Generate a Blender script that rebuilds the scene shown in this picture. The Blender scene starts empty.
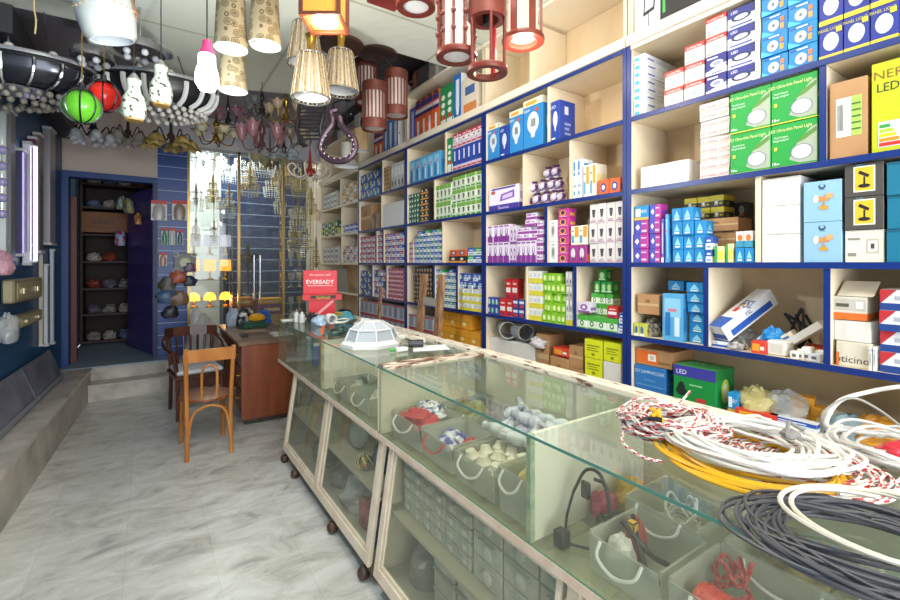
import bpy, bmesh, math, random
from mathutils import Vector, Matrix
R = random.Random(7)
sc = bpy.context.scene
COL = sc.collection
PI = math.pi
A = math.atan(300/450.0)
SA, CA = math.sin(A), math.cos(A)
H = 1.55

def ray(px, py):
    u = (px-450)/450.0; v = (263-py)/450.0
    return Vector((u*CA+SA, -u*SA+CA, v))
def at_d(px, py, d): return Vector((0, 0, H))+ray(px, py)*d
def at_x(px, py, X):
    r = ray(px, py); return Vector((0, 0, H))+r*(X/r.x)
def at_y(px, py, Y):
    r = ray(px, py); return Vector((0, 0, H))+r*(Y/r.y)
def at_z(px, py, Z):
    r = ray(px, py); return Vector((0, 0, H))+r*((Z-H)/r.z)

# ---------------------------------------------------------------- materials
def lin(h):
    h = h.lstrip('#')
    o = []
    for i in (0, 2, 4):
        c = int(h[i:i+2], 16)/255.0
        o.append(c/12.92 if c <= .04045 else ((c+.055)/1.055)**2.4)
    return (o[0], o[1], o[2], 1)
_M = {}
def _new(key):
    m = bpy.data.materials.new(key); m.use_nodes = True
    return m, m.node_tree, m.node_tree.nodes['Principled BSDF']
def C(h, r=.5, m=0.0, spec=.5, emit=0):
    k = ('c', h, r, m, spec, emit)
    if k in _M: return _M[k]
    mt, nt, b = _new('paint_'+h.strip('#'))
    b.inputs['Base Color'].default_value = lin(h)
    b.inputs['Roughness'].default_value = r
    b.inputs['Metallic'].default_value = m
    b.inputs['Specular IOR Level'].default_value = spec
    if emit:
        b.inputs['Emission Color'].default_value = lin(h); b.inputs['Emission Strength'].default_value = emit
    _M[k] = mt
    return mt
def NZ(h1, h2, scale=6, r=.5, m=0.0, detail=5, stretch=(1, 1, 1), lo=.35, hi=.65, bump=0, spec=.5, key=''):
    """two colours mixed by noise"""
    k = ('n', h1, h2, scale, r, m, stretch, lo, hi, bump, key)
    if k in _M: return _M[k]
    mt, nt, b = _new('mottled_'+h1.strip('#'))
    tc = nt.nodes.new('ShaderNodeTexCoord'); mp = nt.nodes.new('ShaderNodeMapping')
    mp.inputs['Scale'].default_value = stretch
    n = nt.nodes.new('ShaderNodeTexNoise'); n.inputs['Scale'].default_value = scale; n.inputs['Detail'].default_value = detail
    cr = nt.nodes.new('ShaderNodeValToRGB')
    cr.color_ramp.elements[0].position = lo; cr.color_ramp.elements[1].position = hi
    cr.color_ramp.elements[0].color = lin(h1); cr.color_ramp.elements[1].color = lin(h2)
    L = nt.links.new
    L(tc.outputs['Object'], mp.inputs['Vector']); L(mp.outputs[0], n.inputs['Vector'])
    L(n.outputs['Fac'], cr.inputs['Fac']); L(cr.outputs['Color'], b.inputs['Base Color'])
    b.inputs['Roughness'].default_value = r; b.inputs['Metallic'].default_value = m
    b.inputs['Specular IOR Level'].default_value = spec
    if bump:
        bp = nt.nodes.new('ShaderNodeBump'); bp.inputs['Strength'].default_value = bump; bp.inputs['Distance'].default_value = .01
        L(n.outputs['Fac'], bp.inputs['Height']); L(bp.outputs[0], b.inputs['Normal'])
    _M[k] = mt
    return mt
def WOOD(h1, h2, axis=2, scale=9, r=.45):
    st = [6, 6, 6]; st[axis] = .5
    return NZ(h1, h2, scale=scale/6*2, r=r, stretch=tuple(st), lo=.3, hi=.7)
def GLASS(tint='#e4f0e8', rough=.02, ior=1.5, key='', haze=0.0, hz='#cfd8cc'):
    k = ('g', tint, rough, ior, haze, hz)
    if k in _M: return _M[k]
    mt = bpy.data.materials.new('glass_'+tint.strip('#')); mt.use_nodes = True
    nt = mt.node_tree; nt.nodes.clear()
    o = nt.nodes.new('ShaderNodeOutputMaterial'); t = nt.nodes.new('ShaderNodeBsdfTransparent')
    g = nt.nodes.new('ShaderNodeBsdfGlossy'); f = nt.nodes.new('ShaderNodeFresnel'); mx = nt.nodes.new('ShaderNodeMixShader')
    t.inputs[0].default_value = lin(tint); g.inputs['Roughness'].default_value = rough; f.inputs[0].default_value = ior
    L = nt.links.new
    src = t.outputs[0]
    if haze:
        d = nt.nodes.new('ShaderNodeBsdfDiffuse'); d.inputs[0].default_value = lin(hz)
        m2 = nt.nodes.new('ShaderNodeMixShader'); m2.inputs[0].default_value = haze
        L(t.outputs[0], m2.inputs[1]); L(d.outputs[0], m2.inputs[2]); src = m2.outputs[0]
    ge = nt.nodes.new('ShaderNodeNewGeometry'); sb = nt.nodes.new('ShaderNodeMath'); sb.operation = 'SUBTRACT'; sb.inputs[0].default_value = 1
    ml = nt.nodes.new('ShaderNodeMath'); ml.operation = 'MULTIPLY'
    L(ge.outputs['Backfacing'], sb.inputs[1]); L(sb.outputs[0], ml.inputs[0]); L(f.outputs[0], ml.inputs[1])
    L(ml.outputs[0], mx.inputs[0]); L(src, mx.inputs[1]); L(g.outputs[0], mx.inputs[2]); L(mx.outputs[0], o.inputs[0])
    _M[k] = mt
    return mt
def EM(h, s):
    k = ('e', h, s)
    if k in _M: return _M[k]
    mt = bpy.data.materials.new('glow_'+h.strip('#')); mt.use_nodes = True
    nt = mt.node_tree; nt.nodes.clear()
    o = nt.nodes.new('ShaderNodeOutputMaterial'); e = nt.nodes.new('ShaderNodeEmission')
    e.inputs[0].default_value = lin(h); e.inputs[1].default_value = s
    nt.links.new(e.outputs[0], o.inputs[0]); _M[k] = mt
    return mt

# ---------------------------------------------------------------- mesh builder
_TX = {}
def text_geo(s):
    if s in _TX: return _TX[s]
    cu = bpy.data.curves.new('t', 'FONT'); cu.body = s; cu.size = 1; cu.resolution_u = 2; cu.align_x = 'CENTER'
    ob = bpy.data.objects.new('t', cu); COL.objects.link(ob)
    dg = bpy.context.evaluated_depsgraph_get(); dg.update()
    me = bpy.data.meshes.new_from_object(ob.evaluated_get(dg))
    vs = [v.co.copy() for v in me.vertices]; fs = [tuple(p.vertices) for p in me.polygons]
    bpy.data.objects.remove(ob); bpy.data.curves.remove(cu); bpy.data.meshes.remove(me)
    _TX[s] = (vs, fs)
    return _TX[s]

class MB:
    def __init__(s):
        s.bm = bmesh.new(); s.mats = []
    def mi(s, m):
        if isinstance(m, str): m = C(m)
        if m not in s.mats: s.mats.append(m)
        return s.mats.index(m)
    def faces(s, vs, fs, m, smooth=False, M=None):
        i = s.mi(m)
        bv = [s.bm.verts.new(M @ Vector(v) if M is not None else Vector(v)) for v in vs]
        out = []
        for f in fs:
            try:
                fc = s.bm.faces.new([bv[k] for k in f])
            except ValueError: continue
            fc.material_index = i; fc.smooth = smooth; out.append(fc)
        return bv, out
    def box(s, x0, x1, y0, y1, z0, z1, m, bev=0, M=None):
        if x1 < x0: x0, x1 = x1, x0
        if y1 < y0: y0, y1 = y1, y0
        if z1 < z0: z0, z1 = z1, z0
        vs = [(x, y, z) for x in (x0, x1) for y in (y0, y1) for z in (z0, z1)]
        fs = [(0, 1, 3, 2), (4, 6, 7, 5), (0, 4, 5, 1), (2, 3, 7, 6), (0, 2, 6, 4), (1, 5, 7, 3)]
        bv, fc = s.faces(vs, fs, m, M=M)
        if bev:
            es = list({e for f in fc for e in f.edges})
            bmesh.ops.bevel(s.bm, geom=es, offset=bev, segments=1, affect='EDGES', profile=.5)
        return s
    def lathe(s, prof, m, c=(0, 0, 0), n=20, M=None, wave=None, smooth=True, cap=False, sx=1, sy=1):
        vs = []; fs = []
        for (r, z) in prof:
            for k in range(n):
                a = 2*PI*k/n
                rr = r; zz = z
                if wave: rr, zz = wave(r, z, a)
                vs.append((c[0]+rr*math.cos(a)*sx, c[1]+rr*math.sin(a)*sy, c[2]+zz))
        for i in range(len(prof)-1):
            for k in range(n):
                k2 = (k+1) % n
                fs.append((i*n+k, i*n+k2, (i+1)*n+k2, (i+1)*n+k))
        if cap:
            fs.append(tuple(range(n-1, -1, -1))); fs.append(tuple((len(prof)-1)*n+k for k in range(n)))
        s.faces(vs, fs, m, smooth, M)
        return s
    def cyl(s, p0, p1, r0, m, r1=None, n=14, caps=True):
        p0 = Vector(p0); p1 = Vector(p1); d = p1-p0; L = d.length
        if L < 1e-6: return s
        r1 = r0 if r1 is None else r1
        q = d.to_track_quat('Z', 'Y').to_matrix().to_4x4(); M = Matrix.Translation(p0) @ q
        i = s.mi(m)
        vs = [(r*math.cos(2*PI*k/n), r*math.sin(2*PI*k/n), z) for (r, z) in ((r0, 0), (r1, L)) for k in range(n)]
        s.faces(vs, [(k, (k+1) % n, n+(k+1) % n, n+k) for k in range(n)], m, True, M)
        if caps:
            s.faces(vs[:n], [tuple(range(n-1, -1, -1))], m, False, M)
            s.faces(vs[n:], [tuple(range(n))], m, False, M)
        return s
    def sph(s, c, r, m, n=12, sc_=(1, 1, 1), M=None):
        k = max(5, n//2+1)
        prof = [(max(1e-4, math.sin(PI*i/k))*r, -math.cos(PI*i/k)*r*sc_[2]) for i in range(k+1)]
        prof[0] = (r*.02, prof[0][1]); prof[-1] = (r*.02, prof[-1][1])
        return s.lathe(prof, m, c=c, n=n, M=M, cap=True, sx=sc_[0], sy=sc_[1])
    def tube(s, pts, r, m, n=6, closed=False, mats=None):
        pts = [Vector(p) for p in pts]; N = len(pts); rings = []
        up = Vector((0, 0, 1)); prev = None
        for i, p in enumerate(pts):
            if closed: t = pts[(i+1) % N]-pts[i-1]
            else: t = pts[min(i+1, N-1)]-pts[max(i-1, 0)]
            if t.length < 1e-9: t = Vector((0, 0, 1))
            t.normalize()
            if prev is None:
                a = t.cross(up)
                if a.length < .1: a = t.cross(Vector((1, 0, 0)))
            else:
                a = prev-t*prev.dot(t)
                if a.length < 1e-6: a = t.cross(up)
            a.normalize(); prev = a; b = t.cross(a)
            rr = r(i/(N-1)) if callable(r) else r
            rings.append([p+(a*math.cos(2*PI*k/n)+b*math.sin(2*PI*k/n))*rr for k in range(n)])
        bv = [[s.bm.verts.new(q) for q in rg] for rg in rings]
        idx = [s.mi(x) for x in mats] if mats else [s.mi(m)]
        for i in range(N if closed else N-1):
            j = (i+1) % N
            for k in range(n):
                f = s.bm.faces.new((bv[i][k], bv[i][(k+1) % n], bv[j][(k+1) % n], bv[j][k]))
                f.smooth = True; f.material_index = idx[(i+k) % len(idx)] if mats else idx[0]
        if not closed:
            f = s.bm.faces.new(bv[0][::-1]); f.material_index = idx[0]
            f = s.bm.faces.new(bv[-1]); f.material_index = idx[0]
        return s
    def prism(s, pts, e, m, M=None):
        """pts 3D polygon, extruded by vector e"""
        n = len(pts); e = Vector(e)
        vs = [Vector(p) for p in pts]+[Vector(p)+e for p in pts]
        fs = [tuple(range(n-1, -1, -1)), tuple(range(n, 2*n))]+[(k, (k+1) % n, n+(k+1) % n, n+k) for k in range(n)]
        s.faces(vs, fs, m, False, M)
        return s
    def decal(s, O, U, V, d):
        """O lower-left corner (already lifted), U,V full edge vectors, d decal tuple"""
        W = U.length; Hh = V.length
        k = d[0]
        if k == 'r':
            P = [O+U*a+V*b for a, b in ((d[1], d[2]), (d[3], d[2]), (d[3], d[4]), (d[1], d[4]))]
            s.faces(P, [(0, 1, 2, 3)], d[5])
        elif k == 'e':
            n = 18
            P = [O+U*(d[1]+d[3]*math.cos(2*PI*i/n))+V*(d[2]+d[4]*math.sin(2*PI*i/n)) for i in range(n)]
            s.faces(P, [tuple(range(n))], d[5])
        elif k == 'p':
            P = [O+U*a+V*b for a, b in d[1]]
            s.faces(P, [tuple(range(len(P)))], d[2])
        elif k == 't':
            vs, fs = text_geo(d[1]); h = d[4]*Hh
            wf = d[6] if len(d) > 6 else .95
            xs = [v.x for v in vs]; w = (max(xs)-min(xs)) if xs else 1
            kx = h*1.35; kx = min(kx, wf*W/w)
            un = U.normalized(); vn = V.normalized()
            P = [O+U*d[2]+V*d[3]+un*(v.x*kx)+vn*((v.y-.35)*h*1.35) for v in vs]
            s.faces(P, fs, d[5])
    def build(s, name, parent=None, loc=None):
        me = bpy.data.meshes.new(name)
        s.bm.normal_update(); s.bm.to_mesh(me); s.bm.free()
        for m in s.mats: me.materials.append(m)
        if any(p.use_smooth for p in me.polygons): me.set_sharp_from_angle(angle=math.radians(42))
        o = bpy.data.objects.new(name, me); COL.objects.link(o)
        if parent is not None: o.parent = parent
        if loc is not None: o.location = loc
        return o
def recenter(o):
    """put the origin of a one-mesh thing at its base centre"""
    me = o.data
    xs = [v.co for v in me.vertices]
    c = Vector(((min(v.x for v in xs)+max(v.x for v in xs))/2, (min(v.y for v in xs)+max(v.y for v in xs))/2, min(v.z for v in xs)))
    me.transform(Matrix.Translation(-c)); o.location = Vector(o.location)+c
    return o
def tag(o, label, cat, group=None, kind=None):
    o['label'] = label; o['category'] = cat
    if group: o['group'] = group
    if kind: o['kind'] = kind
    return o
def struct(o): o['kind'] = 'structure'; return o
def thing(name, label, cat, loc=(0, 0, 0), rz=0, group=None):
    o = bpy.data.objects.new(name, None); COL.objects.link(o); o.empty_display_size = .1
    o.location = loc; o.rotation_euler = (0, 0, rz)
    return tag(o, label, cat, group)
def copy_tree(o, parent=None):
    c = o.copy(); COL.objects.link(c); c.parent = parent
    for ch in [x for x in KIDS.get(o.name, [])] if o.name in KIDS else list(o.children): copy_tree(ch, c)
    return c
KIDS = {}
ORD = ['', 'first', 'second', 'third', 'fourth', 'fifth', 'sixth', 'seventh', 'eighth', 'ninth', 'tenth', 'eleventh', 'twelfth', 'thirteenth', 'fourteenth', 'fifteenth', 'sixteenth']
def rowword(r, n):
    if n == 1: return ''
    if r == 0: return 'bottom row'
    if r == n-1: return 'top row'
    if n == 3: return 'middle row'
    return ORD[r+1]+' row up'
def colword(c, n):
    if n == 1: return ''
    if n == 2: return ('left one', 'right one')[c]
    if c == 0: return 'leftmost'
    if c == n-1: return 'rightmost'
    if n == 3: return 'middle one'
    return ORD[c+1]+' from left'
def poslabel(desc, c, nc, r, nr, stackword=False):
    a = rowword(r, nr)
    if nc == 1 and nr > 1: a = {'bottom row': 'bottom of the stack', 'top row': 'top of the stack', 'middle row': 'middle of the stack'}.get(a, ORD[r+1]+' up the stack')
    b = colword(c, nc)
    return ', '.join([x for x in (desc, a, b) if x])
# ================================================================ camera, world, light
cam = bpy.data.cameras.new('camera'); co = bpy.data.objects.new('camera', cam); COL.objects.link(co)
co.location = (0, 0, H); co.rotation_euler = (PI/2, 0, -A); cam.lens = 18; cam.sensor_width = 36
cam.shift_y = -37/900.0; cam.clip_start = .02
sc.camera = co
w = bpy.data.worlds.new('sky'); sc.world = w; w.use_nodes = True
w.node_tree.nodes['Background'].inputs[0].default_value = (.80, .90, 1, 1)
w.node_tree.nodes['Background'].inputs[1].default_value = 1.0
sc.view_settings.view_transform = 'Standard'; sc.view_settings.look = 'None'
sc.view_settings.exposure = 0.18
sc.cycles.transparent_max_bounces = 24
sc.cycles.max_bounces = 10; sc.view_settings.gamma = 1
def area(name, loc, rot, sx, sy, power, col=(1, 1, 1)):
    l = bpy.data.lights.new(name, 'AREA'); l.shape = 'RECTANGLE'; l.size = sx; l.size_y = sy; l.energy = power; l.color = col
    o = bpy.data.objects.new(name, l); COL.objects.link(o); o.location = loc; o.rotation_euler = rot
    return o
def lamp(name, loc, power, col=(1, 1, 1), r=.05):
    l = bpy.data.lights.new(name, 'POINT'); l.energy = power; l.color = col; l.shadow_soft_size = r
    o = bpy.data.objects.new(name, l); COL.objects.link(o); o.location = loc
    return o
# daylight through the open shop front behind the camera
area('shop_front_daylight', (.6, -2.4, 1.7), (PI/2+.45, 0, 0), 3.0, 2.6, 190, (.90, .95, 1))
# unseen area lights without fixtures, added under the ceiling to brighten the shelves
area('shelf_fill_light', (1.25, -.9, 3.1), (0, -.35, 0), 1.2, .5, 17, (1, .91, .78))
area('shelf_fill_light', (.9, 1.3, 3.12), (0, -.25, 0), .5, 1.2, 24, (1, .91, .78))
#area('shelf_fill_light', (.9, 3.6, 3.1), (0, -.2, 0), .5, 1.0, 22, (1, .92, .80))

# ================================================================ materials of the place
CREAM = NZ('#e9dbc0', '#dfcdae', scale=3, r=.5, stretch=(1, .5, 1), lo=.3, hi=.75)
CREAMW = C('#eee2cb', .5)
BLUE = C('#102d74', .35)
DKBLUE = C('#123a78', .5)
CHIP = NZ('#6b4c3a', '#e2d6c4', scale=42, r=.6, lo=.36, hi=.42, stretch=(1.6, .3, 1), detail=10)
CHIP2 = NZ('#6a4a38', '#d9cbb6', scale=26, r=.6, lo=.44, hi=.56, detail=10, stretch=(.5, 1.6, 1))
FRAME = NZ('#dcc9ae', '#eadbc4', scale=9, r=.45)
GL = GLASS('#f7faf7', .015)
GLF = GLASS('#f6f8f3', .02, haze=.07, hz='#c6c4ae')
GLD = GLASS('#f4f6f2', .03, haze=.09, hz='#b0b4a4')
GEDGE = C('#4e8577', .15)
CHROME = C('#c9ccd0', .12, 1)
DKCHR = C('#6c6c74', .2, 1)
GOLD = C('#c59a45', .22, 1)
BLACK = C('#17161a', .35)
WHITE = C('#d2d2cf', .4)

def floor_mat():
    mt, nt, b = _new('marble_tile'); L = nt.links.new
    tc = nt.nodes.new('ShaderNodeTexCoord'); mp = nt.nodes.new('ShaderNodeMapping')
    mp.inputs['Rotation'].default_value = (0, 0, PI/2); mp.inputs['Location'].default_value = (0, .11, 0)
    br = nt.nodes.new('ShaderNodeTexBrick')
    br.inputs['Scale'].default_value = 1; br.inputs['Brick Width'].default_value = .78; br.inputs['Row Height'].default_value = .39
    br.inputs['Mortar Size'].default_value = .0011; br.inputs['Color1'].default_value = (1, 1, 1, 1); br.inputs['Color2'].default_value = (.93, .93, .93, 1)
    br.inputs['Mortar'].default_value = (.72, .7, .66, 1); br.inputs['Mortar Smooth'].default_value = .2
    n = nt.nodes.new('ShaderNodeTexNoise'); n.inputs['Scale'].default_value = 4.2; n.inputs['Detail'].default_value = 14; n.inputs['Roughness'].default_value = .68; n.inputs['Distortion'].default_value = .9
    mp2 = nt.nodes.new('ShaderNodeMapping'); mp2.inputs['Rotation'].default_value = (0, 0, .6); mp2.inputs['Scale'].default_value = (.8, 1.5, 1)
    cr = nt.nodes.new('ShaderNodeValToRGB'); e = cr.color_ramp.elements
    e[0].position = .34; e[0].color = lin('#9c9c98'); e[1].position = .62; e[1].color = lin('#d3d4cf')
    x = cr.color_ramp.elements.new(.45); x.color = lin('#bdbcb5')
    mx = nt.nodes.new('ShaderNodeMix'); mx.data_type = 'RGBA'; mx.blend_type = 'MULTIPLY'; mx.inputs[0].default_value = 1
    L(tc.outputs['Object'], mp.inputs[0]); L(mp.outputs[0], br.inputs[0]); L(tc.outputs['Object'], mp2.inputs[0]); L(mp2.outputs[0], n.inputs[0])
    L(n.outputs['Fac'], cr.inputs[0]); L(cr.outputs[0], mx.inputs[6]); L(br.outputs[0], mx.inputs[7]); L(mx.outputs[2], b.inputs['Base Color'])
    b.inputs['Roughness'].default_value = .28
    return mt
def slat_mat(base, line, pitch, name, th=.06, horiz=True):
    """painted slat board with pale grooves every pitch metres of height"""
    mt, nt, b = _new(name); L = nt.links.new
    tc = nt.nodes.new('ShaderNodeTexCoord'); sp = nt.nodes.new('ShaderNodeSeparateXYZ')
    m1 = nt.nodes.new('ShaderNodeMath'); m1.operation = 'DIVIDE'; m1.inputs[1].default_value = pitch
    m2 = nt.nodes.new('ShaderNodeMath'); m2.operation = 'FRACT'
    m3 = nt.nodes.new('ShaderNodeMath'); m3.operation = 'LESS_THAN'; m3.inputs[1].default_value = th
    mx = nt.nodes.new('ShaderNodeMix'); mx.data_type = 'RGBA'; mx.inputs[6].default_value = lin(base); mx.inputs[7].default_value = lin(line)
    L(tc.outputs['Object'], sp.inputs[0]); L(sp.outputs['Z'], m1.inputs[0]); L(m1.outputs[0], m2.inputs[0]); L(m2.outputs[0], m3.inputs[0])
    L(m3.outputs[0], mx.inputs[0]); L(mx.outputs[2], b.inputs['Base Color']); b.inputs['Roughness'].default_value = .4
    return mt
def ceil_mat():
    mt, nt, b = _new('ceiling_tile'); L = nt.links.new
    tc = nt.nodes.new('ShaderNodeTexCoord'); mp = nt.nodes.new('ShaderNodeMapping')
    mp.inputs['Location'].default_value = (.12, .3, 0)
    br = nt.nodes.new('ShaderNodeTexBrick'); br.offset = 0; br.inputs['Scale'].default_value = 1
    br.inputs['Brick Width'].default_value = 1.0; br.inputs['Row Height'].default_value = 1.0; br.inputs['Mortar Size'].default_value = .012
    br.inputs['Color1'].default_value = lin('#e6e9da'); br.inputs['Color2'].default_value = lin('#e2e6d6'); br.inputs['Mortar'].default_value = lin('#c4c3ae')
    vo = nt.nodes.new('ShaderNodeTexVoronoi'); vo.inputs['Scale'].default_value = 11
    bp = nt.nodes.new('ShaderNodeBump'); bp.inputs['Strength'].default_value = .25; bp.inputs['Distance'].default_value = .01
    L(tc.outputs['Object'], mp.inputs[0]); L(mp.outputs[0], br.inputs[0]); L(br.outputs[0], b.inputs['Base Color'])
    L(tc.outputs['Object'], vo.inputs[0]); L(vo.outputs['Distance'], bp.inputs['Height']); L(bp.outputs[0], b.inputs['Normal'])
    b.inputs['Roughness'].default_value = .6
    return mt
SLAT = slat_mat('#184288', '#b9c8dc', .155, 'blue_slatwall', .035)
SLATP = slat_mat('#4a3a84', '#6f669c', .26, 'purple_slatwall', .03)
SLATL = slat_mat('#14486e', '#1d5a80', .2, 'teal_slatwall', .05)
MARB = NZ('#9a9389', '#cdc6ba', scale=5, r=.35, detail=9, lo=.3, hi=.7)
MARBD = NZ('#8a8680', '#bab2a6', scale=4, r=.45, detail=9, lo=.3, hi=.7)

# ================================================================ room shell
Y0, YB, XR = -2.5, 6.85, 2.46
def xw(y): return -.85-.05*(YB-y)       # left wall
def xb(y): return xw(y)+.30             # bench face
b = MB(); b.box(-2.2, 3.2, Y0, 9.2, -.1, 0, floor_mat()); struct(b.build('floor'))
# left wall
b = MB(); b.prism([(xw(Y0), Y0, 0), (xw(YB), YB, 0), (xw(YB)-.15, YB, 0), (xw(Y0)-.15, Y0, 0)], (0, 0, 3.7), SLATL); struct(b.build('wall_left'))
b = MB(); b.box(XR, XR+.15, Y0, YB+2.2, 0, 3.7, C('#d9cfb8', .6)); struct(b.build('wall_right'))
# back wall pieces
b = MB(); b.box(xw(YB)-.1, .08, YB, YB+.12, 2.62, 3.7, C('#c3b1a4', .6)); b.box(.08, XR, YB, YB+.12, 3.10, 3.7, C('#cfcdd0', .6))
b.box(-2.2, xw(YB)-.0, YB, YB+.12, 0, 3.7, C('#14305c', .6)); struct(b.build('wall_back'))
b = MB(); b.box(.08, .41, YB, YB+.08, .35, 3.10, SLAT); struct(b.build('trim_1'))
# false ceiling with its hole at the far right and far left, and the dark slab above
cm = ceil_mat()
b = MB()
b.prism([(-1.5, Y0, 3.2), (2.09, Y0, 3.2), (2.09, 3.17, 3.2), (1.42, 3.17, 3.2), (1.2, 4.5, 3.2), (.31, 4.8, 3.2), (-.38, 4.35, 3.2), (-.41, 3.96, 3.2), (-1.5, 4.0, 3.2)], (0, 0, .03), cm)
struct(b.build('ceiling'))
b = MB(); b.box(-2.2, 3.2, Y0, YB+2.4, 3.62, 3.7, NZ('#4a464b', '#6a6468', scale=2, r=.8)); b.box(-1.5, 2.09, 4.85, YB, 3.50, 3.60, C('#97919c', .7)); struct(b.build('ceiling'))
# bench and steps of marble
b = MB()
b.prism([(xb(Y0), Y0, 0), (xb(6.55), 6.55, 0), (xw(6.55), 6.55, 0), (xw(Y0), Y0, 0)], (0, 0, .32), MARBD)
b.prism([(xb(Y0)+.015, Y0, .32), (xb(6.55)+.015, 6.55, .32), (xw(6.55), 6.55, .32), (xw(Y0), Y0, .32)], (0, 0, .03), MARB)
tag(b.build('trim_2'), 'x', 'x'); o = bpy.data.objects['trim_2']; del o['label']; del o['category']; struct(o)
b = MB()
b.box(xb(6.4), 1.2, 6.38, 6.62, 0, .165, MARB); b.box(xb(6.4), 1.2, 6.365, 6.62, .165, .19, MARB)
b.box(-.85, XR, 6.62, 9.0, 0, .33, MARB); b.box(-.85, XR, 6.605, 9.0, .33, .35, NZ('#7f97a6', '#93a5ad', scale=4, r=.4))
struct(b.build('trim_3'))
# doorway frame
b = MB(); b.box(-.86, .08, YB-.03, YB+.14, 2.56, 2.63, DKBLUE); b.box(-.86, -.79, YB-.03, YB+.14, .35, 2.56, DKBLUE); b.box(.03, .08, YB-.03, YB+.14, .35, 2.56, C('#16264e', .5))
struct(b.build('door_1'))
# back store room
b = MB(); b.box(-1.3, .42, 8.9, 9.0, .35, 3.2, C('#2c1d1a', .7)); b.box(.09, .14, YB+.14, 8.9, .35, 3.6, C('#b9b4b6', .6)); b.box(-.86, -.80, YB+.14, 7.5, .35, 3.6, C('#8fb6c8', .6)); b.box(-.95, -.86, 7.5, 8.9, .35, 3.6, C('#6f8ea0', .6))
b.box(-.80, -.74, YB+.2, YB+.3, .35, 2.35, C('#5b2417', .5)); struct(b.build('wall_store'))
# showroom behind glass
b = MB(); b.box(.14, 1.05, 8.7, 8.8, .35, 3.6, C('#bfc8c6', .5)); b.box(1.02, XR, 8.60, 8.69, .35, 3.6, slat_mat('#143060', '#8fa6c2', .2, 'blue_slatwall', .07)); b.box(1.0, 1.04, 8.2, 8.7, .35, 2.6, C('#20314e', .4)); struct(b.build('wall_showroom'))
b = MB()
for x0, x1 in ((.43, 1.02), (1.05, 1.62), (1.65, 2.09)):
    b.box(x0, x1, YB+.03, YB+.034, .40, 3.06, GLASS('#eef0ea', .03, haze=.05 if x0 < .5 else .10, hz='#a8a48e'))
g = struct(b.build('window_1'))
b = MB()
for x in (.41, 1.02, 1.62): b.box(x, x+.03, YB+.01, YB+.06, .35, 3.10, C('#a98a4e', .3, .6))
b.box(.41, 2.10, YB+.01, YB+.06, 3.06, 3.10, C('#b9b9b9', .3, .6)); b.box(.41, 2.10, YB+.01, YB+.06, .35, .40, C('#b9b9b9', .3, .6))
struct(b.build('window_2'))
b = MB()
for x in (1.22, 1.30):
    b.cyl((x, YB-.04, 1.02), (x, YB-.04, 1.66), .012, CHROME)
    for z in (1.1, 1.58): b.cyl((x, YB-.04, z), (x, YB+.03, z), .008, CHROME, n=8)
o = b.build('door_handle'); o['kind'] = 'structure'
area('showroom_light', (.72, 7.85, 3.4), (0, 0, 0), .7, .5, 52, (.93, .98, 1))
area('showroom_light', (.72, 7.05, 3.4), (.35, 0, 0), .6, .2, 26, (.95, .98, 1))
area('showroom_light', (1.75, 7.15, 3.4), (.2, 0, 0), .6, .3, 8, (1, .96, .86))

# ================================================================ shelving
XF, XBK = 2.10, 2.45
UNITS = [(.235, 1.455), (1.465, 2.68), (2.69, 3.925), (3.935, 5.145), (5.155, 6.60)]
ZL = [.79, 1.17, 1.55, 1.93, 2.31, 2.69]
def ysh(px, X=XF): return at_x(px, 263, X).y
DIV = {0: {4: [(757, 0)], 3: [(823, 1)], 2: [(757, 0)], 1: [(706, 1), (827, 1)], 0: []},
       1: {5: [(530, 0)], 4: [(548, 0)], 3: [(523, 0), (570, 0)], 2: [(546, 1)], 1: [(526, 0), (575, 1)], 0: []},
       2: {4: [(445, 0)], 3: [(434, 0)], 2: [(442, 0)], 1: [(434, 1), (457, 1)], 0: []},
       3: {5: [], 4: [(382, 0)], 3: [(381, 0)], 2: [(376, 1), (383, 1)], 1: [(372, 1), (386, 1)], 0: []},
       4: {4: [(340, 0)], 3: [(341, 0)], 2: [(341, 0)], 1: []}}
ULAB = ['nearest cream shelving unit at right of the photo, blue edged, above the cable coils',
        'cream shelving unit with purple bulb boxes and yellow cartons, second from the right',
        'cream shelving unit with green tube boxes, behind the wooden ladder rails',
        'cream and blue shelving unit of tiny packs, behind the white octagonal lamp',
        'farthest shelving unit with plain cream edges, beside the glass showroom']
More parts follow.
